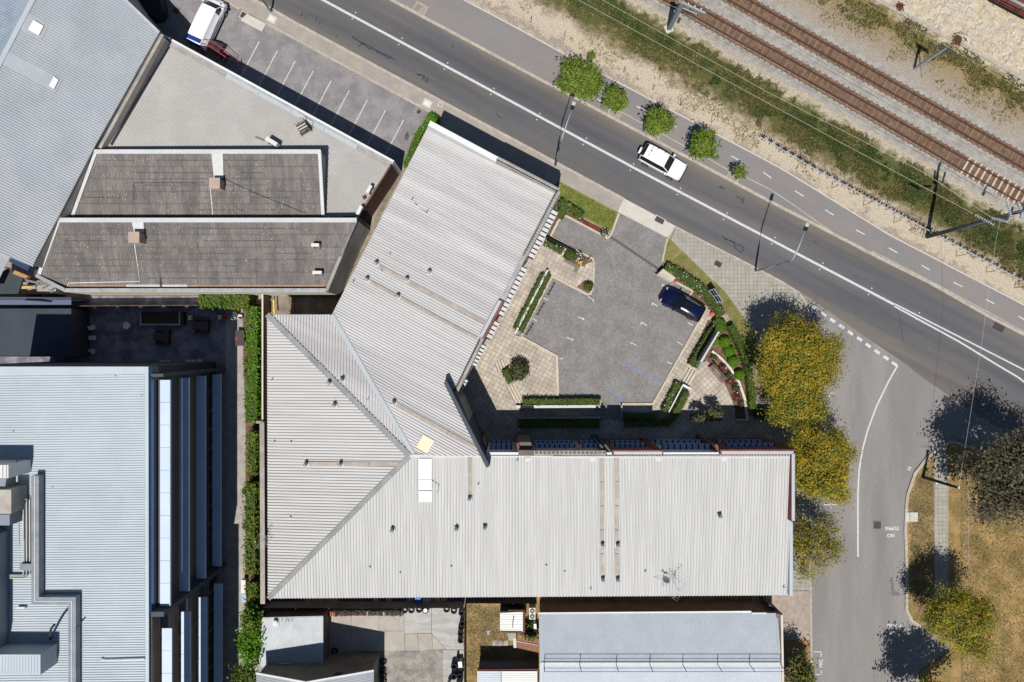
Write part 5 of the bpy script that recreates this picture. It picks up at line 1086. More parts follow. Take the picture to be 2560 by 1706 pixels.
def band_pts(n, v0, v1, u0=-22, u1=52, thr=0.0, sc_=.35):
    out = []
    while len(out) < n:
        u_ = random.uniform(u0, u1); v_ = random.uniform(v0, v1); e = min(v_-v0, v1-v_)/(v1-v0)
        q = R1a+RD*u_+RN*v_
        if mnoise.noise(Vector((q.x*sc_, q.y*sc_, 3)))+e*1.2+mnoise.noise(Vector((q.x*1.6, q.y*1.6, 9)))*.4 > thr: out.append((q.x, q.y, 0))
    return out
tag(blades('verge_grass', band_pts(46000, 1.9, 6.4, thr=.20), .30, m_vergeg), 'dark green grass strip between the cycle path and the railway', 'grass'); tag(blades('dead_verge_grass', band_pts(14000, 1.6, 8.6, thr=.34), .28, m_vergey), 'straw coloured dead grass among the green verge strip', 'grass')
tag(blades('weeds', band_pts(9000, 2.4, 5.6, thr=.5, sc_=.5), .40, m_verged), 'dark weed clumps in the green verge strip', 'weeds'); tag(blades('far_verge_grass', band_pts(9000, -11.0, -7.6, thr=.28), .36, m_vergeg), 'green and brown grass strip beyond the far track', 'grass')
tag(blades('far_dead_grass', band_pts(6000, -10.6, -6.0, thr=.25), .32, m_vergey), 'yellow dead grass beyond the far track', 'grass')
def poly_pts(px, n, z):
    pp = [(q.x, q.y) for q in W(px, z)]; xs = [q[0] for q in pp]; ys = [q[1] for q in pp]; o = []
    while len(o) < n:
        q = (random.uniform(min(xs), max(xs)), random.uniform(min(ys), max(ys)))
        if inside(q, pp): o.append((q[0], q[1], z))
    return o
tag(blades('field_grass', poly_pts([(2405, 1180), (2560, 1250), (2640, 1300), (2640, 1780), (2405, 1780)], 6500, .03), .20, m_fieldg), 'dry tawny grass of the field on the right edge', 'grass'); tag(blades('field_grass_green', poly_pts([(2405, 1180), (2560, 1250), (2640, 1300), (2640, 1780), (2405, 1780)], 3500, .03), .22, m_vergeg), 'greener tufts scattered in the right-hand field', 'grass')
tag(blades('verge_tufts', poly_pts([(2270, 1240), (2333, 1150), (2335, 1560), (2285, 1550)], 5000, .06), .22, m_vergey), 'dry grass between the side street kerb and the slab path', 'grass'); tag(blades('yard_grass', poly_pts([(1170, 1515), (1250, 1515), (1270, 1600), (1195, 1690), (1170, 1690)], 3500, 0), .22, m_vergey), 'dry grass of the small back yard', 'grass')
tag(blades('lawn_grass', poly_pts([(1400, 458), (1543, 533), (1527, 574), (1460, 543), (1400, 500)], 6000, .1), .12, m_leafgrass), 'short grass of the lawn beside the white wing', 'grass'); tag(blades('lawn_grass', poly_pts([(1668, 602), (1690, 614), (1770, 692), (1811, 730), (1850, 782), (1882, 832), (1855, 850), (1838, 815), (1800, 757), (1657, 658)], 6500, .1), .12, m_vergey), 'short browning grass of the curved lawn strip', 'grass')
# beds
m_redmulch = M('red_mulch', C(132, 60, 52), C(112, 52, 46), var=0.15, fine=0.25)
def bed(name, px, z, mat, kind='structure'): return MB().prism(W(px, z), 0, z).build(name, mat, kind=kind)
bed('mulch_bed', [(1455, 547), (1508, 575), (1516, 590), (1456, 558)], .12, m_redmulch); bed('garden_bed', [(1396, 500), (1460, 545), (1453, 556), (1412, 537), (1396, 552), (1378, 590), (1360, 586)], .12, m_soil)
bed('garden_bed', [(1404, 641), (1414, 622), (1480, 650), (1480, 655), (1448, 666), (1427, 655)], .17, m_soil); bed('garden_bed', [(1442, 718), (1462, 700), (1482, 712), (1480, 726), (1468, 732)], .165, m_soil)
bed('garden_bed', [(1770, 800), (1800, 800), (1822, 815), (1860, 890), (1884, 1020), (1838, 1022), (1830, 1000), (1812, 960), (1788, 924), (1764, 900), (1745, 912), (1728, 918), (1742, 862)], .16, m_soil); bed('garden_bed', [(1640, 683), (1660, 655), (1770, 740), (1810, 800), (1780, 795), (1766, 770), (1724, 741), (1730, 728)], .11, m_soil)
bed('garden_bed', [(1277, 925), (1310, 930), (1318, 938), (1290, 954)], .17, m_soil); bed('garden_bed', [(1725, 1035), (1803, 1035), (1803, 1053), (1725, 1053)], .16, m_soil); bed('garden_bed', [(1078, 284), (1092, 292), (1024, 425), (1008, 418), (1045, 350), (1050, 330)], .1, m_soil)
bed('garden_bed', [(606, 760), (656, 760), (656, 1540), (612, 1540), (614, 1060), (608, 900)], .12, m_soil); bed('garden_bed', [(1838, 1025), (1866, 1025), (1866, 1050), (1838, 1050)], .18, m_soil)
tp = 0
for k, q in enumerate([[(1526, 271), (1554, 282), (1544, 302), (1516, 288)], [(1624.5, 321), (1652, 336), (1642, 354), (1614, 341)], [(1725, 370), (1752.5, 388), (1740, 406), (1713.5, 392)], [(1427, 222), (1453, 237), (1446, 250), (1417.5, 234)], [(1824.6, 427), (1849, 443), (1839.6, 458), (1815, 445)], [(1043, 5), (1070, 20), (1058, 41), (1031, 27)]]):
    MB().poly(W(q, .062)[::-1]).build('tree_pit', m_dirt, kind='structure'); MB().band(W([q[3], q[0], q[1], q[2]]), .1, .05, .075).build('tree_pit_edging', m_kerb, kind='structure')
# ---------------------------------------------------------------- railway
def railpts(px): return [P(*p) for p in px]
RL = {'R1': [(1400, -146), (1656, 0), (1920, 148), (2192, 302), (2328, 382), (2397, 424), (2560, 515), (2900, 705)], 'R2': [(1450, -146), (1707, 0), (1920, 120), (2176, 265), (2328, 352), (2465, 430), (2560, 484), (2900, 674)],
      'R3': [(1560, -146), (1811, -3), (1920, 59), (2192, 214), (2274, 260), (2560, 425), (2900, 620)], 'R4': [(1610, -146), (1860, -4), (1920, 30), (2192, 185), (2397, 302), (2560, 394), (2900, 588)]}
def at_len(pts, s):
    for a, b in zip(pts, pts[1:]):
        l = (b-a).length
        if s <= l: return a.lerp(b, s/l), (b-a).normalized()
        s -= l
    return pts[-1], (pts[-1]-pts[-2]).normalized()
def track(label, ra, rb, white_from):
    A, B = railpts(RL[ra]), railpts(RL[rb]); n = 10
    la = sum((b-a).length for a, b in zip(A, A[1:])); lb_ = sum((b-a).length for a, b in zip(B, B[1:]))
    mid = []
    for k in range(n+1): mid.append((at_len(A, la*k/n)[0]+at_len(B, lb_*k/n)[0])/2)
    t = thing('railway_track', label, 'railway', mid[n//2])
    # ballast shoulder
    mb = MB(); mb.band(mid, 1.75, -.02, .12); mb.build('ballast_bed', m_trackbed, t)
    mb = MB(); L = []; 
    for wd, z in ((3.2, .0), (2.5, .10)): mb.band(mid, wd, -.03, z)
    mb.build('ballast_shoulder', M('grey_ballast', C(172, 168, 160), C(156, 150, 142), var=0.1, scale=0.8, fine=0.35, fscale=11, bump=0.9, bscale=18), t)
    me = MB().box((0, 0, 0), (0.2, 2.0, 0.12), 0, 0).mesh('sleeper', m_sleeper); me2 = MB().box((0, 0, 0), (0.22, 2.0, 0.14), 0, 0).mesh('sleeper', m_sleeperw)
    lm = sum((b-a).length for a, b in zip(mid, mid[1:])); s = .3
    while s < lm:
        q, d = at_len(mid, s); px = CX+q.x*F/H
        w_ = px > white_from
        link('sleeper', me2 if w_ else me, t, (q.x, q.y, .055 if w_ else .02+random.uniform(0, .014)), math.atan2(d.y, d.x)); s += .68
    for pts in (A, B):
        r = MB().band(pts, .17, .1, .2).build('rail', m_rail, t); MB().band(pts, .055, .2, .24).build('rail_head', m_railtop, r)
track('near railway track with rusty rails and sleepers', 'R1', 'R2', 2400); track('far railway track with rusty rails beside the grass strip', 'R3', 'R4', 4000)
c = P(2470, 478); t = thing('points_machine', 'small grey steel box beside the near rail', 'trackside box', c); MB().box(c, (.9, .5, .35), -.5, 0).build('housing', m_capgrey, t); MB().box(c+Vector((-.3, .1, 0)), (1.3, .18, .12), 1.1, .05).build('rod', m_dark, t)
line([(1640, 8), (1920, 156), (2200, 316), (2400, 433), (2560, 522)], .07, None, .02, 'cable_trough').update_tag(); o = bpy.data.objects['cable_trough']; tag(o, 'thin pale cable running beside the near rail', 'cable')
o.data.materials[0] = m_concrete
# limestone bank with single stones
kb = MB().band(W([(1950, -140), (2192, 0), (2300, 58), (2430, 125), (2560, 200), (2900, 395)], 0), .4, -.02, .12).build('kerb', m_kerb, kind='structure')
rb = MB().poly(W([(1960, -140), (2200, 2), (2305, 60), (2433, 127), (2562, 202), (2900, 395), (2900, -140)], .0)).build('rock_bank', M('limestone_fines', C(206, 192, 166), C(190, 174, 148), var=0.12, scale=1, fine=0.2, fscale=8), kind='structure')
protos = []
for k in range(7):
    mb = MB(); n = 7; vs = []; fs = []; rr = [random.uniform(.75, 1.2) for _ in range(n)]
    for z, q in ((0, 1.0), (.5, .95), (.85, .55)): vs += [(math.cos(6.283*i/n)*rr[i]*q*random.uniform(.9, 1.1), math.sin(6.283*i/n)*rr[i]*q*random.uniform(.9, 1.1), z*random.uniform(.85, 1.1)) for i in range(n)]
    for j in range(2):
        for i in range(n): fs.append((j*n+i, j*n+(i+1) % n, (j+1)*n+(i+1) % n, (j+1)*n+i))
    fs.append(tuple(range(2*n, 3*n))); protos.append(mb.add(vs, fs).mesh('stone', m_lime))
pp = [(q.x, q.y) for q in W([(2205, -30), (2240, 15), (2310, 52), (2440, 118), (2565, 188), (2640, 225), (2640, 100), (2450, 10), (2400, -30)], 0)]
cnt = 0; rest = MB(); tries = 0
while tries < 1500:
    tries += 1; x = random.uniform(min(p[0] for p in pp), max(p[0] for p in pp)); y = random.uniform(min(p[1] for p in pp), max(p[1] for p in pp))
    if not inside((x, y), pp): continue
    s = random.uniform(.10, .24); me = random.choice(protos)
    if cnt < 300: o = link('stone', me, rb, (x, y, -.02)); o.scale = (s*1.1, s, s*.8); o.rotation_euler = (0, 0, random.random()*6.28); cnt += 1
    else:
        a = random.random()*6.28; ca, sa = math.cos(a)*s*.8, math.sin(a)*s*.8
        rest.add([(x+v.co.x*ca-v.co.y*sa, y+v.co.x*sa+v.co.y*ca, v.co.z*s*.7-.02) for v in me.vertices], [tuple(p.vertices) for p in me.polygons])
rest.build('small_stones', m_lime, rb, kind='stuff')
ft = thing('steel_walkway', 'red-brown deck with steel railing in the top right corner', 'walkway', P(2530, 10))
MB().prism(W([(2455, -40), (2490, 0), (2570, 42), (2640, 70), (2640, -60)], 1.2), .9, 1.2).build('deck', M('red_oxide', C(120, 66, 58), var=0.1), ft); MB().band(W([(2450, -30), (2478, 0), (2570, 48), (2640, 84)]), .35, .6, 1.25).build('edge_beam', m_capgrey, ft)
rp = W([(2450, -30), (2478, 0), (2502, 14), (2538, 32), (2572, 48), (2640, 84)], 1.25)
for q in rp: MB().tube([q, q+Vector((0, 0, 1.1))], .04, 6).build('post', m_black, ft)
for z in (.55, 1.1): MB().tube([q+Vector((0, 0, z)) for q in rp], .03, 6).build('rail', m_black, ft)
# masts and poles
def rustlump(px, r, lb): bush(lb, px, r, .3, 160, m_redleaf, .12, z0=0, loose=.4)
rustlump((2395, 98), .6, 'reddish dry scrub against the limestone kerb'); rustlump((2250, 18), .35, 'small brown scrub on the limestone bank')
b = P(1671, 74); t = thing('catenary_mast', 'grey steel catenary mast between the grass strip and near track', 'mast', b)
MB().beam(b, b+Vector((.04, 0, 5.6)), .42, .34, V).build('column', M('mast_grey', C(128, 136, 142), var=0.08), t); tp_ = b+Vector((.04, 0, 5.6)); MB().beam(tp_+Vector((-.3, .15, -.1)), tp_+Vector((2.2, -1.0, -.1)), .16, .2).build('cantilever', m_steel, t); MB().beam(tp_+Vector((-.2, .1, -.9)), tp_+Vector((1.6, -.7, -.9)), .1, .1).build('cantilever', m_steel, t)
for k in range(3): MB().tube([tp_+Vector((.5+k*.6, -.25-k*.25, -.1)), tp_+Vector((.5+k*.6, -.25-k*.25, .3))], .07, 6).build('insulator', m_ac, t)
MB().box(b+Vector((.0, 0, 0)), (.8, .8, .2), .4, 0).build('footing', m_concrete, t); c = P(1694, 58); MB().tube([c, c+Vector((.25, .5, .1))], .13, 8).build('counterweight', m_wallbrown, t)
b = P(2285, 173); t = thing('trackside_mast', 'white stayed catenary mast beyond the far track', 'mast', b); T = b+Vector((.2, .1, 4.9)); MB().beam(b, T, .22, .2, V).build('column', m_steel, t)
for e in ((2304, 195), (2300, 170)): MB().tube([P(*e), T-Vector((0, 0, .4))], .03, 5).build('stay', m_steel, t)
for k in range(3): MB().tube([T+Vector((-.4, .2, -.3*k)), T+Vector((.9, -.5, -.3*k))], .06, 6).build('crossarm', m_dark, t)
b = P(2318, 592); t = thing('power_pole', 'thick tapered steel power pole leaning out over the verge', 'pole', b); MB().tube([b, b+Vector((.05, .1, 8)), b+Vector((.1, .2, 15.5))], [.22, .18, .13], 12).build('shaft', M('pole_steel', C(110, 114, 120), C(96, 100, 106), var=0.08), t, smooth=True)
def ray(px, z): return P(px[0], px[1], z)
for z in (11.6, 13.0, 14.6):
    q = b+Vector((.08, .15, z)); MB().beam(q-Vector((.2, .6, 0)), q+Vector((.2, .6, 0)), .12, .12).build('crossarm', m_steel, t)
wires = [('lower of the two pale wires strung along the grass strip', [(1300, -78), (1446, 0), (1920, 258), (2233, 427), (2437, 537)], 11.0), ('upper of the two pale wires strung along the grass strip', [(1360, -82), (1506, 0), (1920, 231), (2307, 430), (2480, 545)], 11.4), ('thin wire beyond the far track along the stone kerb', [(1980, -100), (2150, 0), (2364, 114), (2560, 228), (2700, 310)], 5.0), ('contact wire above the near rail', [(1500, -70), (1690, 20), (1920, 150), (2192, 306), (2560, 520)], 5.2)]
for lb, px, z in wires:
    q = [ray(p, z) for p in px]; r = .014 if z > 6 else .009; MB().tube(q, r, 4).build('overhead_wire', M('wire_alu', C(200, 196, 180), var=0) if 'wire_alu' not in MATS else MATS['wire_alu'], loc=q[2], label=lb, cat='wire')
for lb, a, e in (('near string of glass insulators on the power pole', (2437, 537), (2486, 563)), ('second string of glass insulators on the power pole', (2480, 545), (2520, 555)), ('insulator string hanging towards the near track', (2515, 500), (2530, 548)), ('insulator string nearest the picture edge', (2545, 505), (2556, 545))):
    p, q = P(*a, 11.2), P(*e, 12.2); t2_ = thing('insulator_string', lb, 'insulator', p, 'insulator strings'); MB().tube([p, q], .03, 5).build('rod', m_steel, t2_); d = (q-p).normalized()
    for k in range(9): c = p.lerp(q, (k+.5)/9); MB().tube([c-d*.025, c+d*.025], .11, 10).build('disc', m_capblue, t2_)
def street_lamp(lb, base, arm_dir, arm_len, hgt=9.4):
    b = P(*base, .1); t = thing('street_lamp', lb, 'street lamp', b, 'galvanised street lamps'); d = Vector((arm_dir[0], arm_dir[1], 0)).normalized()
    MB().box(b, (.4, .4, .03), .3, .1).build('base_plate', m_steel, t); MB().tube([b, b+Vector((0, 0, hgt*.5)), b+Vector((0, 0, hgt-.4)), b+d*.25+Vector((0, 0, hgt)), b+d*arm_len*.5+Vector((0, 0, hgt+.35)), b+d*arm_len+Vector((0, 0, hgt+.5))], [.11, .09, .07, .06, .05, .045], 10).build('pole', m_steel, t, smooth=True)
    e = b+d*(arm_len+.25)+Vector((0, 0, hgt+.5)); ang = math.atan2(d.y, d.x)
    MB().box(e, (.34, .34, .16), ang, e.z-.08).build('lamp_head', m_black, t); MB().box(e+d*.3, (.4, .3, .14), ang, e.z-.07).build('lamp_housing', m_capblue, t)
    return t
street_lamp('street lamp on the near kerb, its arm reaching towards the largest street tree', (1388, 414), P(1420, 322)-P(1388, 414), 2.45); street_lamp('street lamp at the slab footpath kerb, its arm over the centre line', (1888, 678), P(1912, 606)-P(1888, 678), 2.6); street_lamp('street lamp at the top edge beside the beige footpath', (678, 30), P(712, -60)-P(678, 30), 2.4)
b = P(2307, 1193, .06); t = thing('timber_pole', 'dark timber service pole on the side street verge', 'pole', b); tp2 = b+Vector((.15, .05, 5.4)); MB().tube([b, tp2], [.17, .12], 10).build('shaft', M('dark_timber', C(70, 72, 66), C(54, 56, 52), var=0.15, fine=0.2), t); MB().tube([tp2-Vector((0, 0, .05)), tp2+Vector((0, 0, .06))], .13, 10).build('cap', m_ac, t); q = b.lerp(tp2, .35); MB().box(q+Vector((.1, -.15, 0)), (.3, .3, .25), .3).build('service_box', m_ac, t)
MB().tube([tp2, P(2455, 854, 6.6), P(2490, 600, 9), P(2530, 420, 11)], .011, 4).build('overhead_wire', MATS['wire_alu'], loc=tp2, label='service wire crossing the main road from the timber pole', cat='wire')
# verge fence: pale rail; splayed brackets shaped so their shadows form the black marks
fr = [(1900, 342), (1920, 353), (2045, 427), (2323, 577), (2400, 618), (2560, 704), (2760, 812)]
t = thing('verge_fence', 'low pale rail fence with black brackets shaped for their shadows along the verge', 'fence', P(2250, 540)); fp = W(fr, .55); MB().tube(fp, .06, 6).build('rail', m_steel, t)
s = .4; L = sum((b-a).length for a, b in zip(fp, fp[1:])); me = MB(); me.tube([(0, 0, -.55), (0, 0, 0)], .03, 5); me.tube([(0, 0, -.1), (-.2, .16, .42)], .045, 4); me.tube([(0, 0, -.1), (.2, .18, .42)], .045, 4); me.tube([(0, 0, -.1), (.0, .3, .22)], .06, 4); me = me.mesh('bracket', m_black)
while s < L: q, d = at_len(fp, s); link('bracket', me, t, q, math.atan2(d.y, d.x)+.4); s += .86
fpost = [(2079, 471), (2158, 514), (2234, 556), (2306, 595), (2390, 641), (2465, 681), (2536, 720)]
for k, p in enumerate(fpost):
    b = P(*p); q = thing('stay_post', 'thin dark fence post with a raking stay, number %s along the pale rail fence' % ('first second third fourth fifth sixth seventh'.split()[k]), 'post', b, 'stayed fence posts'); MB().tube([b, b+Vector((0, 0, 1.5))], .03, 5).build('post', m_black, q); MB().tube([b+Vector((.7, .35, 0)), b+Vector((0, 0, 1.0))], .015, 4).build('stay', m_dark, q)
for k, p in enumerate([(1327, 57), (1411, 93), (1559, 182), (1632, 225), (1700, 264), (1778, 307), (1856, 350), (1947, 380), (2000, 400)]):
    b = P(*p); MB().tube([b, b+Vector((0, 0, 1.35))], .028, 5).build('star_picket', m_dark, loc=b, label='rusty star picket by the cycle path verge, %s from the left' % ('first second third fourth fifth sixth seventh eighth ninth'.split()[k]), cat='post', group='star pickets')
# field fence on the right
t = thing('field_fence', 'thin wire mesh fence between slab path and dry field', 'fence', P(2400, 1450)); q = W([(2402, 1200), (2402, 1370), (2403, 1700), (2404, 1850)], 0)
for z in (.1, 1.2): MB().tube([v+Vector((0, 0, z)) for v in q], .02, 5).build('wire', m_steel, t)
for y in (1250, 1365, 1480, 1630, 1760): b = P(2402, y); MB().tube([b, b+Vector((0, 0, 1.3))], .035, 6).build('post', m_steel, t)
# ---------------------------------------------------------------- vehicles
def wheel_mesh(r, wd, n=18):
    t = MB(); vs = []; fs = []; prof = [(r*.62, -wd/2), (r*.9, -wd/2), (r, -wd*.3), (r, wd*.3), (r*.9, wd/2), (r*.62, wd/2)]
    for q, y in prof: vs += [(math.cos(6.283*k/n)*q, y, math.sin(6.283*k/n)*q) for k in range(n)]
    for j in range(len(prof)-1):
        for k in range(n): fs.append((j*n+k, j*n+(k+1) % n, (j+1)*n+(k+1) % n, (j+1)*n+k))
    t.add(vs, fs); rim = MB(); vs = []
    for q, y in ((r*.62, wd*.38), (r*.5, wd*.30), (r*.14, wd*.36)): vs += [(math.cos(6.283*k/n)*q, s*y, math.sin(6.283*k/n)*q) for s in (1,) for k in range(n)]
    fs = [(j*n+k, j*n+(k+1) % n, (j+1)*n+(k+1) % n, (j+1)*n+k) for j in range(2) for k in range(n) if j == 0 or k % 3]+[tuple(range(2*n, 3*n))]
    rim.add(vs, fs); rim.add([(x, -y, z) for x, y, z in vs], fs); hub = MB().tube([(0, -wd*.2, 0), (0, wd*.2, 0)], r*.6, n)
    return t.mesh('tyre', m_rubber, smooth=True), rim.mesh('rim', m_chrome), hub.mesh('hub', m_dark)
def car(name, label, px_c, heading, ST, paint, cab, wheels, wr, cat='car', roofm=None, extra=None, win0=0):
    """ST rows: x, half width low, half width belt, z belt, half width roof, z roof ; cab = indices (cowl, roof front, roof rear, tail)"""
    c = P(*px_c); t = thing(name, label, cat, c); t.rotation_euler = (0, 0, heading); WL[t.name] = Vector((0, 0, 0))
    sec = []
    for x, hl, hb, zb, hr, zr, zs in ST:
        half = [(hl*.92, zs), (hl, zs+.12), (hb*1.0, zs+(zb-zs)*.55), (hb*.985, zb-.04), (hb*.95, zb), (hr+(hb*.95-hr)*.08, zb+(zr-zb)*.9), (hr*.93, zr-.01), (hr*.55, zr+.025), (0, zr+.035)]
        sec.append([(x, -y, z) for y, z in half]+[(x, y, z) for y, z in half[-2::-1]])
    n = len(sec[0]); groups = {'body': MB(), 'windscreen': MB(), 'rear_window': MB(), 'side_window': MB(), 'side_window2': MB(), 'roof': MB()}
    cw, rf, rr, tl = cab
    for i in range(len(sec)-1):
        for j in range(n-1):
            q = [sec[i][j], sec[i][j+1], sec[i+1][j+1], sec[i+1][j]]; g = 'body'; top = 5 <= j <= n-7; sidew = j == 4 or j == n-6
            if top and rr <= i < rf: g = 'roof'
            elif top and rf <= i < cw and 6 <= j <= n-8: g = 'windscreen'
            elif top and tl <= i < rr and 6 <= j <= n-8: g = 'rear_window'
            elif sidew and tl+1 <= i < cw and i >= win0: g = 'side_window' if j == 4 else 'side_window2'
            groups[g].add(q, [(0, 1, 2, 3)])
    for k, s in ((0, sec[0]), (1, sec[-1])): groups['body'].add(s, [tuple(range(n)) if k else tuple(range(n-1, -1, -1))])
    for g, mb in groups.items():
        if not mb.v: continue
        mt = paint if g == 'body' else (roofm or paint) if g == 'roof' else m_cglass
        me = mb.mesh(g, mt)
        import bmesh as bm_; b = bm_.new(); b.from_mesh(me); bm_.ops.remove_doubles(b, verts=b.verts, dist=1e-4); bm_.ops.recalc_face_normals(b, faces=b.faces); b.to_mesh(me); b.free()
        me.polygons.foreach_set('use_smooth', [True]*len(me.polygons))
        try: me.set_sharp_from_angle(angle=math.radians(38))
        except Exception: pass
        link('side_window' if g == 'side_window2' else g, me, t)
    ty, ri, hb_ = wheel_mesh(wr, .23)
    for x, y in wheels:
        w_ = link('wheel', hb_, t, (x, y, wr)); a = bpy.data.objects.new('tyre', ty); b2 = bpy.data.objects.new('rim', ri)
        for o in (a, b2): col.objects.link(o); o.parent = w_
    if extra: extra(t)
    WL[t.name] = c
    return t
def suv_extra(t):
    L = 2.35
    for s in (-1, 1):
        MB().box((.72, s*1.02, 0), (.16, .22, .18), 0, 1.08).build('mirror', m_carwhite, t); MB().box((2.17, s*.72, 0), (.22, .34, .16), s*-.25, .78).build('headlight', m_headl, t); MB().box((-2.28, s*.80, 0), (.1, .16, .45), 0, .75).build('tail_light', m_tail, t)
        MB().beam((-1.75, s*.66, 1.82), (-.1, s*.66, 1.84), .04, .05).build('roof_rail', m_white, t)
        for x in (-1.1, -.3): MB().box((x, s*.64, 0), (.12, .05, .06), 0, 1.82).build('rail_foot', m_dark, t)
    MB().box((2.42, 0, 0), (.16, 1.72, .22), 0, .42).build('bull_bar', m_black, t); MB().box((2.46, 0, 0), (.1, .9, .1), 0, .66).build('grille_bar', m_dark, t); s = MB().tube([(-2.42, -.05, .95), (-2.66, -.05, .95)], .36, 16).build('spare_wheel', m_carwhite, t); MB().tube([(-2.40, -.05, .95), (-2.48, -.05, .95)], .38, 16).build('spare_tyre', m_rubber, t)
    MB().beam((-1.62, -.64, 1.845), (-1.62, .64, 1.845), .05, .03).build('roof_seam', m_dark, t); MB().box((-1.55, .12, 0), (.14, .12, .05), 0, 1.85).build('antenna_base', m_dark, t)
    MB().box((-2.3, 0, 0), (.12, 1.7, .2), 0, .45).build('rear_bumper', m_white, t)
SUV = [(-2.34, .76, .82, 1.0, .62, 1.50, .42), (-2.26, .86, .90, 1.02, .68, 1.66, .38), (-2.05, .90, .93, 1.06, .70, 1.80, .34), (-1.6, .92, .94, 1.07, .72, 1.83, .30), (-.6, .92, .95, 1.07, .73, 1.84, .30), (.25, .92, .95, 1.07, .71, 1.79, .30), (.95, .92, .94, 1.08, .78, 1.14, .30), (1.5, .92, .93, 1.04, .76, 1.07, .32), (2.05, .90, .90, .98, .70, .99, .36), (2.3, .82, .82, .86, .62, .86, .40), (2.38, .70, .70, .74, .52, .74, .44)]
hd = -math.atan2(P(1730, 440).y*0+.60, 1.0)
def head(a, b): v = P(*b)-P(*a); return math.atan2(v.y, v.x)
car('four_wheel_drive', 'white four wheel drive with rear spare wheel driving on the main road', (1652, 411), head((1597, 380), (1708, 440)), SUV, m_carwhite, (6, 5, 2, 0), [(-1.42, -.86), (-1.42, .86), (1.42, -.86), (1.42, .86)], .38, extra=suv_extra)
def blue_extra(t):
    for s in (-1, 1):
        MB().box((.62, s*1.0, 0), (.14, .22, .13), 0, .98).build('mirror', m_carblue, t); MB().box((2.02, s*.68, 0), (.28, .24, .12), s*-.35, .68).build('headlight', m_headl, t); MB().box((-2.24, s*.66, 0), (.1, .34, .16), 0, .85).build('tail_light', m_tail, t); MB().beam((-1.5, s*.60, 1.60), (.1, s*.62, 1.60), .03, .035).build('roof_rail', m_chrome, t)
    MB().box((2.30, 0, 0), (.1, 1.1, .2), 0, .4).build('grille', m_black, t); MB().box((-.45, 0, 0), (1.05, .78, .012), 0, 1.632).build('sunroof', m_cglass, t)
BLU = [(-2.32, .74, .80, .86, .60, .95, .42), (-2.22, .84, .88, .96, .62, 1.22, .36), (-1.95, .89, .92, 1.0, .62, 1.44, .30), (-1.45, .92, .94, 1.0, .63, 1.57, .26), (-.6, .92, .95, .99, .66, 1.61, .24), (.1, .92, .95, .98, .64, 1.57, .24), (.95, .92, .94, .99, .74, 1.05, .26), (1.5, .91, .92, .95, .72, .98, .28), (1.95, .87, .87, .86, .66, .87, .32), (2.22, .74, .74, .72, .54, .72, .36), (2.34, .54, .54, .58, .40, .58, .40)]
car('blue_hatchback', 'shiny dark blue car parked in the forecourt against the garden kerb', (1701, 762), head((1755, 792), (1650, 734)), BLU, m_carblue, (6, 5, 2, 0), [(-1.38, -.84), (-1.38, .84), (1.40, -.84), (1.40, .84)], .35, extra=blue_extra)
def van_extra(t):
    for s in (-1, 1): MB().box((1.75, s*1.08, 0), (.16, .22, .28), 0, 1.25).build('mirror', m_carwhite, t); MB().box((2.42, s*.72, 0), (.26, .22, .2), s*-.4, .82).build('headlight', m_dark, t); MB().box((2.25, s*.5, 0), (.1, .22, .02), s*.3, 1.135).build('bonnet_vent', m_black, t)
    MB().box((-2.28, 0, 0), (.42, 1.56, .03), 0, 2.07).build('rear_vinyl', m_vanblue, t); MB().box((-2.64, 0, 0), (.03, 1.66, 1.3), 0, .7).build('rear_door', m_vanblue, t)
    for s in (-1, 1): MB().beam((-2.2, s*.985, .75), (1.2, s*.985, .75), .03, .08).build('side_moulding', m_dark, t); MB().beam((-2.2, s*.975, 1.05), (.6, s*.975, 1.05), .02, .05).build('slide_rail', m_dark, t)
    MB().box((2.35, 0, 0), (.16, .5, .012), 0, 1.115).build('badge_lettering', m_capgrey, t)
VAN = [(-2.62, .84, .90, 1.2, .76, 1.9, .34), (-2.5, .90, .95, 1.25, .78, 2.02, .30), (-1.2, .93, .97, 1.25, .80, 2.06, .28), (.2, .93, .97, 1.25, .80, 2.06, .28), (1.0, .93, .97, 1.25, .79, 2.02, .28), (1.35, .93, .96, 1.25, .76, 1.95, .28), (2.0, .92, .94, 1.16, .76, 1.2, .30), (2.4, .88, .88, 1.0, .68, 1.06, .34), (2.62, .76, .76, .82, .56, .84, .38), (2.70, .6, .6, .6, .42, .62, .42)]
car('delivery_van', 'white delivery van with blue rear end parked beside the steel stair', (530, 68), head((480, 103), (517, 22)), VAN, m_carwhite, (6, 5, 0, -2), [(-1.55, -.86), (-1.55, .86), (1.65, -.86), (1.65, .86)], .34, 'van', extra=van_extra, win0=4)
# loading stair with red rails
b = P(540, 110); t = thing('loading_stair', 'black steel stair landing with three red handrails beside the van', 'stair', b); q0, q1, q2 = (525, 108), (560, 112), (615, 158)
MB().prism(W([(500, 112), (532, 100), (560, 112), (543, 138)], .9), .82, .9).build('landing', m_dark, t)
for k in range(5): a = Vector((532, 127)).lerp(Vector((575, 156)), k/5); MB().box(P(a.x, a.y), (.26, .95, .04), -.5, .72-k*.16).build('tread', m_dark, t)
for pts in ([(504, 97), (533, 106), (584, 141)], [(499, 108), (526, 117), (577, 152)], [(493, 120), (520, 129), (568, 160)]):
    zz = (1.9, 1.9, 1.05); MB().tube([P(*p, z) for p, z in zip(pts, zz)], .035, 6).build('handrail', m_redrail, t); MB().tube([P(*p, z)-Vector((0, 0, .55)) for p, z in zip(pts, zz)], .02, 5).build('mid_rail', m_black, t)
    for p, z in zip(pts, zz): MB().tube([P(*p, z)-Vector((0, 0, z-.05)), P(*p, z)], .025, 5).build('post', m_black, t)
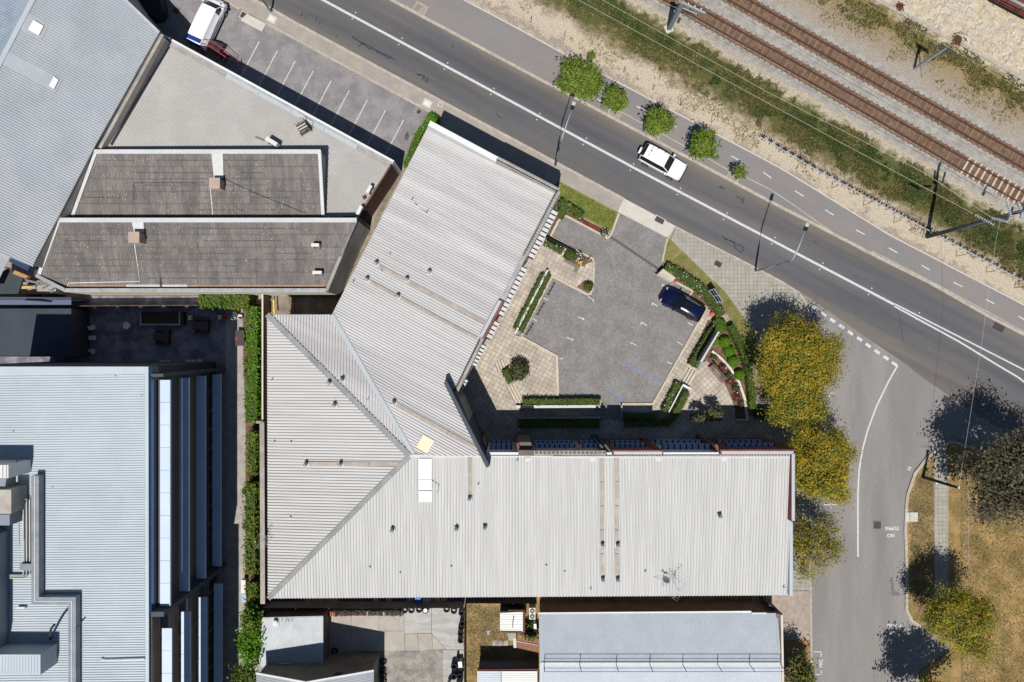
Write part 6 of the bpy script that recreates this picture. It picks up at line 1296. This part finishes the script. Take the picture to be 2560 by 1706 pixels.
c = P(603, 160); MB().tube([c, c+Vector((0, 0, .9))], .06, 8).build('bollard', m_red, loc=c, label='short red bollard at the foot of the stair', cat='bollard')
c = P(370, 20); t = thing('skip_bin', 'dark green waste skip in the shade at the top of the car park', 'skip', c); MB().prism(W([(330, 6), (396, -20), (405, 25), (392, 42), (330, 38)], 1.4), 0, 1.4).build('body', M('dark_green_steel', C(40, 52, 50), var=0.1), t); MB().prism(W([(335, 9), (392, -15), (400, 24), (389, 38), (336, 35)], 1.42), 1.36, 1.42).build('lid', m_black, t)
# ---------------------------------------------------------------- walls, steps and furniture of the forecourt
def lowwall(label, pts, wd, z1, mat, name='low_wall', cat='wall', cap=None):
    p = W(pts); t = thing(name, label, cat, p[len(p)//2].lerp(p[len(p)//2-1], .5)); MB().band(p, wd, 0, z1).build('wall_body', mat, t)
    if cap: MB().band(p, wd+.06, z1, z1+.05).build('coping', cap, t)
    return t
lowwall('white divider wall between the two terrace hedges', [(1368, 678), (1287, 836)], .14, .8, m_white, cap=m_cap); lowwall('white wall under the long sunlit hedge', [(1290, 1016), (1500, 1015)], .22, .55, m_wallcream, cap=m_cap); lowwall('cream end wall of the long sunlit hedge', [(1499, 997), (1499, 1016)], .16, .6, m_sand)
lowwall('low white wall between the two hedges by the steps', [(1702, 964), (1668, 1029)], .10, .74, m_white); lowwall('white return wall at the head of the hedges by the steps', [(1703, 961), (1722, 972)], .2, .7, m_white); lowwall('curved cream garden wall behind the ball shrubs', [(1777, 878), (1800, 896), (1822, 920), (1844, 955), (1858, 995), (1866, 1050)], .24, .45, m_wallcream)
lowwall('black steel edged wall beside the terrace hedge', [(1364, 596), (1438, 634)], .12, .9, m_black); lowwall('cream planter wall across the terrace bed', [(1404, 640), (1418, 618)], .22, .55, m_sand); lowwall('cream edge wall of the shaded square bed', [(1838, 1049), (1866, 1049)], .15, .5, m_wallcream); lowwall('grey wall in front of the shaded long hedge', [(1295, 1044), (1500, 1043)], .16, .6, m_wallgrey); lowwall('grey ramp wall right of the shaded hedges', [(1552, 1012), (1552, 1046)], .16, .6, m_wallgrey)
c = P(1666, 688); t = thing('letterbox_wall', 'pale stone block wall with a letter slot at the forecourt entrance', 'wall', c); MB().prism(W([(1646, 684), (1658, 672), (1690, 695), (1680, 706)], 1.1), 0, 1.1).build('block', m_sand, t); MB().prism(W([(1656, 687), (1659, 684), (1674, 694), (1671, 697)], 1.1), 1.1, 1.115).build('letter_slot', m_kerb, t); MB().prism(W([(1643, 686), (1646, 684), (1682, 707), (1679, 709)], .7), 0, .7).build('plinth', m_concrete, t)
def steps(label, a, b, n, depth, mat=m_sand):
    p, q = P(*a, .13), P(*b, .13); d = (q-p).normalized(); x = Vector((-d.y, d.x, 0)); t = thing('steps', label, 'steps', p.lerp(q, .5))
    for k in range(n):
        o = x*depth*(k-(n-1)/2); MB().band([p+o, q+o], depth*.98, .1, .16+.045*k).build('step', mat, t); MB().band([p+o-x*depth*.45, q+o-x*depth*.45], .055, .1, .165+.045*k).build('nosing', m_black, t)
steps('three pale stone steps with dark nosings above the square bed', (1246, 902), (1256, 928), 3, .30); steps('three pale stone steps with dark nosings below the square bed', (1276, 962), (1301, 1010), 3, .30); steps('three pale stone steps with dark nosings beside the silver sign', (1733, 925), (1712, 962), 3, .30)
c = P(1755, 890); t = thing('monolith_sign', 'tall silver blade sign on a grey plinth beside the steps', 'sign', c); MB().prism(W([(1733, 918), (1764, 858), (1776, 866), (1748, 926)], .75), 0, .75).build('plinth', m_duct, t); MB().prism(W([(1743, 906), (1762, 868), (1770, 858), (1767, 872), (1752, 906)], .9), .75, .85).build('ledge', m_plant, t); MB().band([P(1752, 905, 2.5), P(1797, 830, 2.5)], .15, .1, 2.5).build('blade', m_duct, t); MB().band([P(1752, 905, 2.5), P(1797, 830, 2.5)], .16, 2.5, 2.54).build('cap', m_cap, t)
c = P(1789, 934, .13); a = head((1774, 917), (1802, 950)); t = thing('park_bench', 'slatted timber bench facing the paved garden terrace', 'bench', c); sl = MB().box((0, 0, 0), (2.0, .085, .04), 0, 0).mesh('slat', m_timber); d = Vector((math.cos(a), math.sin(a), 0)); x = Vector((-d.y, d.x, 0))
for k in range(6): link('slat', sl, t, c+x*(k-2.5)*.1+Vector((0, 0, .45)), a)
for s in (-.75, .75): MB().box(c+d*s, (.12, .55, .45), a, .13).build('leg', m_concrete, t)
MB().beam(c+x*.33-d*1+Vector((0, 0, .8)), c+x*.33+d*1+Vector((0, 0, .8)), .06, .3).build('backrest', m_timber, t)
c = P(1790, 740); t = thing('notice_board', 'glazed steel notice board standing at the lawn edge', 'notice board', c); bp_ = Plane((1773, 726, 1.3), (1787, 721, 1.9), (1808, 754, 1.9)); patch('frame', bp_, [(1773, 726), (1787, 721), (1809, 754), (1795, 757)], .08, m_steel, t)
for q in ([(1776, 727), (1781, 725), (1790, 738), (1785, 740)], [(1782, 724.5), (1786, 723), (1795.5, 737), (1791.5, 738.3)], [(1786, 741.5), (1791, 739.5), (1800, 753), (1796, 755)], [(1792.5, 739.5), (1796.5, 738.5), (1806, 752.5), (1802, 753.5)]): patch('pane', bp_, q, .095, m_glass, t)
for p in ((1780, 724), (1802, 755)): q = bp_.at(*p); MB().tube([(q.x, q.y, 0), q], .05, 6).build('post', m_steel, t)
def smallsign(lb, px, ang, colr, h=.9, mat2=None):
    c = P(*px); t = thing('small_sign', lb, 'sign', c); MB().tube([c, c+Vector((0, 0, h))], .025, 5).build('post', m_steel, t); MB().beam(c+Vector((-.2*math.cos(ang), -.2*math.sin(ang), h)), c+Vector((.2*math.cos(ang), .2*math.sin(ang), h)), .03, .3).build('plate', colr, t)
smallsign('small white post sign in the triangular terrace bed', (1472, 652), .8, m_white); smallsign('white bollard sign at the forecourt entrance wall', (1641, 689), .1, m_white, .7); smallsign('small green and white sign beside the letterbox wall', (1674, 712), .5, m_white, .8); smallsign('small white sign in the mulch beside the blue car', (1746, 742), .5, m_white, .8)
for lb, px, r in (('small red and white cap hanging by the letterbox wall', (1683, 707), .2), ('pink-red bag lying in the mulch behind the blue car', (1779, 786), .28)):
    c = P(*px, .12); t = thing('bag', lb, 'bag', c); MB().tube([c, c+Vector((.05, .05, .22)), c+Vector((.1, .15, .36))], [r*.8, r, r*.4], 8).build('sack', m_pinkred, t); MB().tube([c+Vector((-.1, -.1, .2)), c+Vector((-.2, -.25, .32)), c+Vector((-.3, -.2, .1))], .03, 5).build('handle', m_white, t)
for k, (a, b) in enumerate((((1386, 708), (1370, 738)), ((1360, 758), (1343, 788)), ((1333, 809), (1315, 838)))):
    lb = ('upper', 'middle', 'lower')[k]; p, q = P(*a, .06), P(*b, .06); t = thing('wheel_stop', '%s dark wheel stop bar in the left parking bays' % lb, 'wheel stop', p.lerp(q, .5), 'wheel stops'); MB().beam(p, q, .1, .06).build('bar', m_black, t)
    for s in (.05, .35, .65, .95): MB().box(p.lerp(q, s), (.2, .2, .1), .6, .03).build('foot', m_dark, t)
# ---------------------------------------------------------------- boundary walls and fences
t = thing('boundary_wall', 'brown boundary wall with pale cap between lane hedge and white roof', 'wall', P(660, 900)); MB().band([P(656.5, 736, 1.9), P(656.5, 1062, 1.9)], .13, 0, 1.9).build('wall_body', m_wallbrn2, t); MB().band([P(656.5, 736, 1.9), P(656.5, 1062, 1.9)], .16, 1.9, 1.95).build('coping', m_wallcream, t)
t = thing('boundary_wall', 'thick grey capped maroon wall along the lower lane', 'wall', P(660, 1280)); MB().band([P(655, 1058, 2.2), P(657, 1508, 2.2)], .4, 0, 2.2).build('wall_body', m_maroon, t); MB().band([P(655, 1056, 2.25), P(657, 1510, 2.25)], .46, 2.2, 2.28).build('coping', m_wallgrey, t); MB().box(P(649, 1056, 2.2), (.7, .25, 2.2), 0, 0).build('pier', m_wallgrey, t)
def wavy_fence(lb, pts, h, mat, pitch=.12, name='corrugated_fence'):
    p = W(pts); t = thing(name, lb, 'fence', p[0].lerp(p[-1], .5)); mb = MB(); vs = []; fs = []; k = 0
    for a, b in zip(p, p[1:]):
        d = (b-a); n = max(2, int(d.length/pitch*2)); x = Vector((-d.y, d.x, 0)).normalized()
        for i in range(n+1):
            q = a+d*i/n+x*(.035 if i % 2 else -.035); vs += [(q.x, q.y, .0), (q.x, q.y, h)]
            if i: fs.append((k-2, k, k+1, k-1))
            k += 2
    mb.add(vs, fs).build('sheeting', mat, t)
    for i in range(7): q = p[0].lerp(p[-1], i/6); MB().box(q+Vector((0, -.07, 0)), (.08, .08, h), 0, 0).build('post', m_dark, t)
    return t
wavy_fence('long grey corrugated fence along the tyre yard', [(672, 1503), (1160, 1504)], 1.8, m_wallgrey); wavy_fence('dark fence behind the small back yard shed', [(1166, 1493), (1340, 1494)], 1.7, m_walldark); wavy_fence('pale fence between the tyre yard and the dry back yard', [(1163, 1512), (1163, 1760)], 1.6, m_steel, .2)
ft_ = thing('timber_fence', 'weathered timber paling fence shading the patio edge', 'fence', P(330, 765)); q0, q1 = P(180, 768), P(520, 766); pal = MB()
for k in range(120): c = q0.lerp(q1, k/119); pal.box(c+Vector((0, random.uniform(0, .015), 0)), (.105, .03, 1.9+random.uniform(-.04, .04)), 0, 0)
pal.build('palings', m_timber, ft_, kind='stuff')
for k in range(6): c = q0.lerp(q1, (k+.3)/6); MB().box(c+Vector((0, -.12, 0)), (.35, .2, 1.2), 0, 0).build('post', m_wallgrey, ft_)
MB().beam(q0+Vector((0, .05, 1.5)), q1+Vector((0, .05, 1.5)), .06, .1).build('rail', m_timber, ft_)
# ---------------------------------------------------------------- patio and lane furniture
def chair(lb, px, ang, mat=m_chairwhite):
    c = P(*px, .03); t = thing('plastic_chair', lb, 'chair', c, 'patio chairs'); d = Vector((math.cos(ang), math.sin(ang), 0)); x = Vector((-d.y, d.x, 0)); MB().box(c, (.45, .45, .04), ang, .45).build('seat', mat, t); MB().beam(c-d*.22-x*.2+Vector((0, 0, .7)), c-d*.22+x*.2+Vector((0, 0, .7)), .04, .4).build('backrest', mat, t)
    for i in (-1, 1):
        for j in (-1, 1): q = c+d*.18*i+x*.18*j; MB().tube([q, q+Vector((0, 0, .43))], .02, 5).build('leg', mat, t)
for k, (x, y, a) in enumerate([(411, 907, 1.57), (425, 907, 1.57), (475, 905, 1.57), (488, 905, 1.57), (504, 904, 1.57), (239, 819, .4), (241, 845, 0), (239, 879, -.5), (481, 795, 3.1), (555, 794, 3.1)]):
    chair(['leftmost white chair in the row against the office wall', 'second white chair in the row against the office wall', 'third white chair in the row against the office wall', 'fourth white chair in the row against the office wall', 'rightmost white chair in the row against the office wall', 'upper white chair at the left side of the patio', 'middle white chair at the left side of the patio', 'lower white chair at the left side of the patio', 'white chair beside the dark planter on the patio', 'pale chair next to the red chair'][k], (x, y), a)
chair('bright red chair at the sunlit patio corner', (566, 793), 1.4, m_red); chair('white chair beside the round black table, left', (588, 794), 1.2); chair('white chair beside the round black table, right', (604, 793), 1.6)
def rtable(lb, px, r, mat, h=.73):
    c = P(*px, .03); t = thing('round_table', lb, 'table', c); MB().tube([c+Vector((0, 0, h)), c+Vector((0, 0, h+.04))], r, 18).build('tabletop', mat, t); MB().tube([c, c+Vector((0, 0, h))], .05, 8).build('stem', m_steel, t); MB().tube([c, c+Vector((0, 0, .04))], r*.5, 12).build('base', m_steel, t)
rtable('round pale table on the shaded patio', (326, 815), .36, m_chairwhite); rtable('small round black table at the sunlit patio corner', (594, 787), .3, m_dark)
def picnic(lb, px, mat):
    c = P(*px, .03); t = thing('picnic_table', lb, 'table', c); MB().box(c, (1.6, .8, .06), 0, .72).build('tabletop', mat, t)
    for s in (-1, 1): MB().box(c+Vector((0, s*.75, 0)), (1.6, .28, .05), 0, .44).build('bench_seat', mat, t)
    for s in (-1, 1): MB().box(c+Vector((s*.6, 0, 0)), (.08, 1.5, .44), 0, .03).build('frame', m_black, t)
picnic('dark picnic table in the middle of the shaded patio', (412, 842), m_tabledark); picnic('dark picnic table at the upper right of the shaded patio', (509, 815), m_tabledark)
c = P(407, 795); t = thing('raised_planter', 'long dark raised planter box on the shaded patio', 'planter', c); MB().prism(W([(356, 780), (458, 780), (458, 812), (356, 812)], .6), 0, .55).build('soil', M('dark_soil', C(60, 52, 44), var=0.2), t); MB().band(W([(358, 780), (360, 812), (456, 812), (456, 780)], 0), .14, 0, .62).build('box', m_wallgrey, t)
c = P(600, 845); t = thing('lane_table', 'brown lane table with a bench and a red cross mark', 'table', c); MB().prism(W([(588, 826), (610, 826), (610, 865), (588, 865)], .75), .70, .75).build('tabletop', m_tabledark, t); MB().prism(W([(616, 826), (623, 826), (623, 865), (616, 865)], .45), .4, .45).build('bench_seat', m_tabledark, t)
for x, y in ((591, 830), (607, 830), (591, 861), (607, 861)): q = P(x, y); MB().tube([q, q+Vector((0, 0, .7))], .04, 5).build('leg', m_black, t)
for a, b in (((588, 843), (595, 850)), ((595, 843), (588, 850))): MB().band([P(*a, .757), P(*b, .757)], .06, .75, .756).build('cross_mark', m_red, t)
for lb, y, h, cc in (('white storage box on the lane beside the hedge', 1460, .8, m_ac), ('pale plastic tub on the lane below the white box', 1490, .6, m_bluelouv)):
    c = P(616, y); t = thing('storage_box', lb, 'box', c); MB().box(c, (.42, 1.3 if h > .7 else .8, h), 0, 0).build('body', cc, t); MB().box(c, (.46, 1.34 if h > .7 else .84, .05), 0, h).build('lid', cc, t)
c = P(621, 1421); t = thing('clothes_airer', 'small white folding frame leaning by the lane hedge', 'frame', c); MB().tube([c+Vector((-.2, 0, .1)), c+Vector((0, .35, .8)), c+Vector((.2, 0, .1)), c+Vector((0, -.35, .8)), c+Vector((-.2, 0, .1))], .025, 5).build('frame_tube', m_white, t); MB().box(c, (.4, .7, .1), 0, 0).build('tray', m_black, t)
c = P(594, 1700); MB().box(c, (.4, .5, .9), 0, 0).build('yellow_bin', m_yel, loc=c, label='bright yellow bin at the bottom of the lane', cat='bin')
c = P(684, 767); t = thing('barrier_bar', 'yellow height barrier bar in the small service court', 'barrier', c); MB().beam(P(684, 750, .9), P(686, 785, .9), .13, .13).build('bar', m_yel, t)
for y in (751, 784): q = P(685, y); MB().tube([q, q+Vector((0, 0, .9))], .05, 6).build('post', m_yel, t)
c = P(731, 742); MB().tube([c, c+Vector((0, 0, 1.0))], .09, 10).build('bollard', m_yel, loc=c, label='yellow bollard at the service court entrance', cat='bollard')
t = thing('court_gate', 'black sliding gate frame across the service court', 'gate', P(738, 765)); 
for k in range(9): q = P(737, 744+k*4.6); MB().tube([q, q+Vector((0, 0, 1.9))], .025, 5).build('bar', m_black, t)
MB().beam(P(737, 744, 1.9), P(737, 781, 1.9), .06, .06).build('top_rail', m_black, t)
# ---------------------------------------------------------------- air conditioners and rooftop units
def acunit(lb, px, pl, sz, ang, legs=True):
    b = pl.at(*px) if pl else P(*px); t = thing('air_conditioner', lb, 'air conditioner', b); z = b.z+(.3 if legs else .1); MB().box(b, sz, ang, z).build('casing', m_ac, t); ca, sa = math.cos(ang), math.sin(ang)
    MB().box(b+Vector((sa*sz[1]*.51, -ca*sz[1]*.51, 0)), (sz[0]*.6, .02, sz[2]*.8), ang, z+sz[2]*.1).build('fan_grille', m_fan, t)
    for s in (-1, 1): MB().box(b+Vector((ca*sz[0]*.38*s, sa*sz[0]*.38*s, 0)), (.06, sz[1]*1.5, z-b.z), ang, b.z).build('bracket', m_dark, t)
acunit('small cream air conditioner high on the lower brown roof', (794, 616), t2, (.72, .3, .55), 0); acunit('white air conditioner low on the lower brown roof', (799, 684), t2, (.85, .3, .6), 0); acunit('white air conditioner at the right edge of the beige roof', (927, 478), bp, (.8, .3, .55), 1.1); acunit('white air conditioner at the beige roof corner by the brown wall', (903, 530), bp, (.9, .32, .55), 1.1); acunit('large white air conditioner with stays in the middle of the beige roof', (688, 362), bp, (1.2, .4, .8), -.55)
c = bp.at(912, 495); MB().box(c, (.3, .3, .3), .5).build('junction_box', m_maroon, loc=c, label='small dark red box beside the beige roof air conditioner', cat='box')
b = bp.at(762, 324); t = thing('cooler_frame', 'grey steel framed cooler unit standing on the beige roof', 'cooler', b); MB().box(b, (.95, 1.0, .55), .5, b.z+.25).build('casing', m_wallbrn2, t)
for k in range(5): MB().box(b+Vector((-.2+k*.1, .2-k*.1, 0)), (.85, .08, .03), .5, b.z+.81).build('slat', m_ac if k % 2 else m_dark, t)
for i in (-1, 1):
    for j in (-1, 1): q = b+Vector((i*.5*.88-j*.55*.48, i*.5*.48+j*.55*.88, 0)); MB().tube([q, q+Vector((0, 0, 1.2))], .03, 5).build('leg', m_steel, t)
MB().tube([b+Vector((-.1, .75, 1.2)), b+Vector((.75, .3, 1.2)), b+Vector((.85, .1, 1.2)), b+Vector((.3, -.7, 1.2))], .03, 5).build('top_rail', m_dark, t)
MB().tube([bp.at(640, 345, .3), bp.at(664, 355, .3)], .03, 5).build('roof_pipe', m_dark, loc=bp.at(640, 345), label='thin dark pipe on the beige roof near the white ridge', cat='pipe')
c = P(1330, 1525); t = thing('condenser_unit', 'white double-fan condenser unit standing in the back yard', 'air conditioner', c); MB().box(c, (.62, 1.15, 1.0), 0, 0).build('casing', m_ac, t)
for s in (-1, 1): q = c+Vector((0, s*.28, 1.0)); f = MB().tube([q, q+Vector((0, 0, .05))], .25, 16).build('fan_ring', m_fan, t); MB().tube([q+Vector((0, 0, .05)), q+Vector((0, 0, .07))], .06, 8).build('fan_hub', m_ac, f)
c = P(1337, 1558); MB().box(c, (.28, .8, 1.2), .06, 0).build('white_cabinet', m_ac, loc=c, label='narrow white cabinet against the pale blue shed wall', cat='cabinet')
for k, (q, lb) in enumerate((([(1230, 1602), (1270, 1601), (1271, 1616), (1230, 1616)], 'row of cream slabs'), ([(1268, 1583), (1290, 1583), (1290, 1600), (1272, 1602)], 'pale slabs'))):
    base = MB().poly(W(q, .012)[::-1]).build('yard_paving', m_joint, kind='structure'); a, b, c2, d2 = W(q, .012)
    for j in range(3): MB().prism([a.lerp(b, j/3+.015), a.lerp(b, (j+1)/3-.015), d2.lerp(c2, (j+1)/3-.015), d2.lerp(c2, j/3+.015)], .012, .04).build('slab', m_slabt, base)
c = P(1221, 1582); MB().box(c, (.32, .4, .04), 0, 0).build('pit_lid', m_duct, loc=c, label='small grey pit lid in the dry back yard', cat='cover')
bush('overgrown green shrub between the small shed and pale blue shed', (1325, 1578), .75, 1.2, 900, m_hedge, .12, z0=0, loose=.3)
# ---------------------------------------------------------------- tyre yard
yd = bpy.data.objects['workshop_yard']
for px, mt in ([[(815, 1528), (877.5, 1528), (877.5, 1660), (815, 1660)], m_slabt], [[(878.5, 1528), (946.5, 1528), (946.5, 1577.5), (878.5, 1577.5)], m_slabt], [[(947.5, 1528), (1009, 1528), (1010, 1577.5), (947.5, 1577.5)], m_slabt], [[(878.5, 1578.5), (1010, 1578.5), (1012, 1627.5), (878.5, 1627.5)], m_slabt], [[(1010, 1515), (1078, 1515), (1078, 1583), (1011, 1584.5)], m_slabg], [[(1079.5, 1515), (1162, 1515), (1162, 1624), (1116, 1624), (1079.5, 1584)], m_slabg],
               [[(1012, 1586), (1043, 1585), (1046, 1627), (1013, 1627.5)], m_slabt], [[(1044.5, 1585), (1079, 1585), (1081, 1625), (1047, 1627)], m_slabt], [[(1080.5, 1587), (1114, 1623.5), (1082, 1625)], m_slabt], [[(878.5, 1629), (1106, 1626), (1106, 1800), (878.5, 1800)], m_slabs], [[(1107, 1626), (1162, 1626), (1162, 1800), (1107, 1800)], m_slabg]):
    MB().prism(W(px, .02), 0, .02).build('slab', mt, yd)
def tyre_mesh(r=.33, wd=.2):
    mb = MB(); n = 20; vs = []; fs = []; prof = [(r*.58, 0), (r*.86, .0), (r, wd*.2), (r, wd*.8), (r*.86, wd), (r*.58, wd), (r*.6, wd*.5)]; m = len(prof)
    for q, z in prof: vs += [(math.cos(6.283*k/n)*q, math.sin(6.283*k/n)*q, z) for k in range(n)]
    for j in range(m):
        for k in range(n): fs.append((j*n+k, j*n+(k+1) % n, ((j+1) % m)*n+(k+1) % n, ((j+1) % m)*n+k))
    return mb.add(vs, fs).mesh('tyre', m_rubber, smooth=True)
TM = tyre_mesh()
def tyre(lb, px, z=0.02, up=False, ang=0, group=None):
    c = P(*px, z); o = link('tyre', TM, None, c); tag(o, lb, 'tyre', group)
    if up: o.rotation_euler = (math.pi/2-.15, 0, ang); o.location.z = z+.33
    return o
spots = [((640, 310), 1, 'first lying tyre after the scrap rack by the fence'), ((755, 310), 1, 'second lying tyre after the scrap rack by the fence'), ((890, 300), 1, 'tyre half under the alloy wheel tyre by the fence'), ((1365, 295), 1, 'left of two tyres by the right end of the corrugated fence'), ((1490, 320), 1, 'right of two tyres by the right end of the corrugated fence'), ((1625, 355), 2, 'grey topped tyre in the yard corner'),
         ((1640, 540), 4, 'tyre stack in the yard corner column'), ((1620, 610), 2, 'tyre with a white rim in the right column'), ((1610, 715), 2, 'tyre with a pale hub left of the orange mesh, upper'), ((1610, 830), 2, 'tyre with a pale hub left of the orange mesh, lower'), ((1495, 1285), 4, 'tyre stack, left of the pair near the white box'), ((1605, 1290), 4, 'tyre stack, right of the pair near the white box'), ((1490, 1460), 4, 'tyre stack, left of the lower pair'), ((1592, 1455), 4, 'tyre stack, right of the lower pair'), ((1585, 1570), 4, 'lowest tyre stack at the picture edge'),
         ((270, 1205), 1, 'upper tyre against the workshop wall'), ((262, 1350), 1, 'middle tyre against the workshop wall'), ((272, 1450), 1, 'lower tyre against the workshop wall'), ((275, 1540), 1, 'lowest tyre against the workshop wall')]
for (x, y), n, lb in spots:
    for k in range(n): tyre(lb if n == 1 else lb+(', topmost tyre' if k == n-1 else ', %s tyre from the ground' % ('first second third'.split()[k])), (920+x/6.937, 1480+y/6.937), .02+k*.205, group='stacked tyres' if n > 1 else 'loose tyres')
tyre('tyre standing on edge beside the white box', (920+1545/6.937, 1480+1100/6.937), .02, True, 1.5); tyre('tyre leaning at the left of the lower stacks', (920+1415/6.937, 1480+1490/6.937), .02, True, .9)
def alloy(lb, px, r=.34):
    c = P(*px, .02); t = thing('alloy_wheel', lb, 'wheel', c); link('tyre', TM, t, c); f = MB().tube([c+Vector((0, 0, .12)), c+Vector((0, 0, .14))], r*.57, 18).build('rim', m_dark, t)
    for k in range(7): a = 6.283*k/7; d = Vector((math.cos(a), math.sin(a), 0)); MB().beam(c+d*.03+Vector((0, 0, .2)), c+d*r*.56+Vector((0, 0, .2)), .055, .03).build('spoke', m_chrome, f)
    MB().tube([c+Vector((0, 0, .19)), c+Vector((0, 0, .215))], r*.15, 8).build('hub_cap', m_chrome, f); MB().tube([c+Vector((0, 0, .18)), c+Vector((0, 0, .21))], r*.6, 18, False).build('rim_lip', m_chrome, f)
alloy('silver spoked alloy wheel lying by the corrugated fence', (920+1000/6.937, 1480+312/6.937)); alloy('alloy wheel in the shade beside the workshop wall', (837, 1627))
c = P(1152, 1652); MB().box(c, (.4, .6, .9), .1, 0).build('white_crate', m_ac, loc=c, label='white crate among the tyre stacks', cat='crate')
c = P(1161, 1586); t = thing('orange_mesh_roll', 'crumpled orange safety mesh along the pale fence', 'mesh', c); pts = [P(1160+random.uniform(-1.5, 1.5), 1572+k*4.5, .25+random.uniform(-.1, .15)) for k in range(10)]; MB().tube(pts, [random.uniform(.06, .16) for _ in pts], 7).build('mesh_fold', m_orange, t); MB().tube([p+Vector((.1, .05, .1)) for p in pts[::2]], [random.uniform(.05, .1) for _ in pts[::2]], 6).build('mesh_fold', m_orange, t)
t = thing('scrap_rack', 'low rack of rusty brake parts along the corrugated fence', 'rack', P(910, 1530)); MB().box(P(911, 1530), (8.0, .5, .35), 0, .02).build('shelf', m_dark, t)
mr_ = [m_wallbrown, m_rail, m_capgrey, m_rail, m_dark, M('rust_orange', C(168, 104, 78), var=0.1)]
for k in range(46): x = 818+k*4.1; MB().box(P(x, 1530+random.uniform(-2, 2)), (random.uniform(.09, .15), random.uniform(.3, .5), random.uniform(.1, .22)), random.uniform(-.1, .1), .37).build('scrap_part', mr_[5] if k < 6 else random.choice(mr_[:5]), t)
for lb, px, sz, mt in (('blue plastic crate between the white roof and corrugated fence', (1047, 1496), (.55, .5, .7), m_bluepl), ('silver sheet metal box beside the blue crate', (1069, 1498), (.8, .45, .6), m_chrome)):
    c = P(*px); t = thing('storage_crate', lb, 'crate', c); MB().box(c, sz, 0, 0).build('body', mt, t); MB().box(c, (sz[0]*1.05, sz[1]*1.08, .05), 0, sz[2]).build('lid', mt, t)
base = MB().poly(W([(672, 1440), (1160, 1440), (1160, 1503), (672, 1503)], .012)).build('side_passage', m_walldark, kind='structure')
for k in range(22): x = 770+k*17; MB().box(P(x+random.uniform(-1, 1), 1497), (.6, .5, .04), 0, .012).build('slab', random.choice((m_slabg, m_wallgrey, m_walldark)), base)
c = P(822, 1643); t = thing('parts_pile', 'dark heap of car parts in the shade by the workshop wall', 'scrap heap', c)
for k in range(9): MB().box(c+Vector((random.uniform(-1, 1.3), random.uniform(-.3, .5), 0)), (random.uniform(.2, .7), random.uniform(.15, .4), random.uniform(.1, .4)), random.random()*3, .02).build('scrap_part', random.choice(mr_[:5]), t)
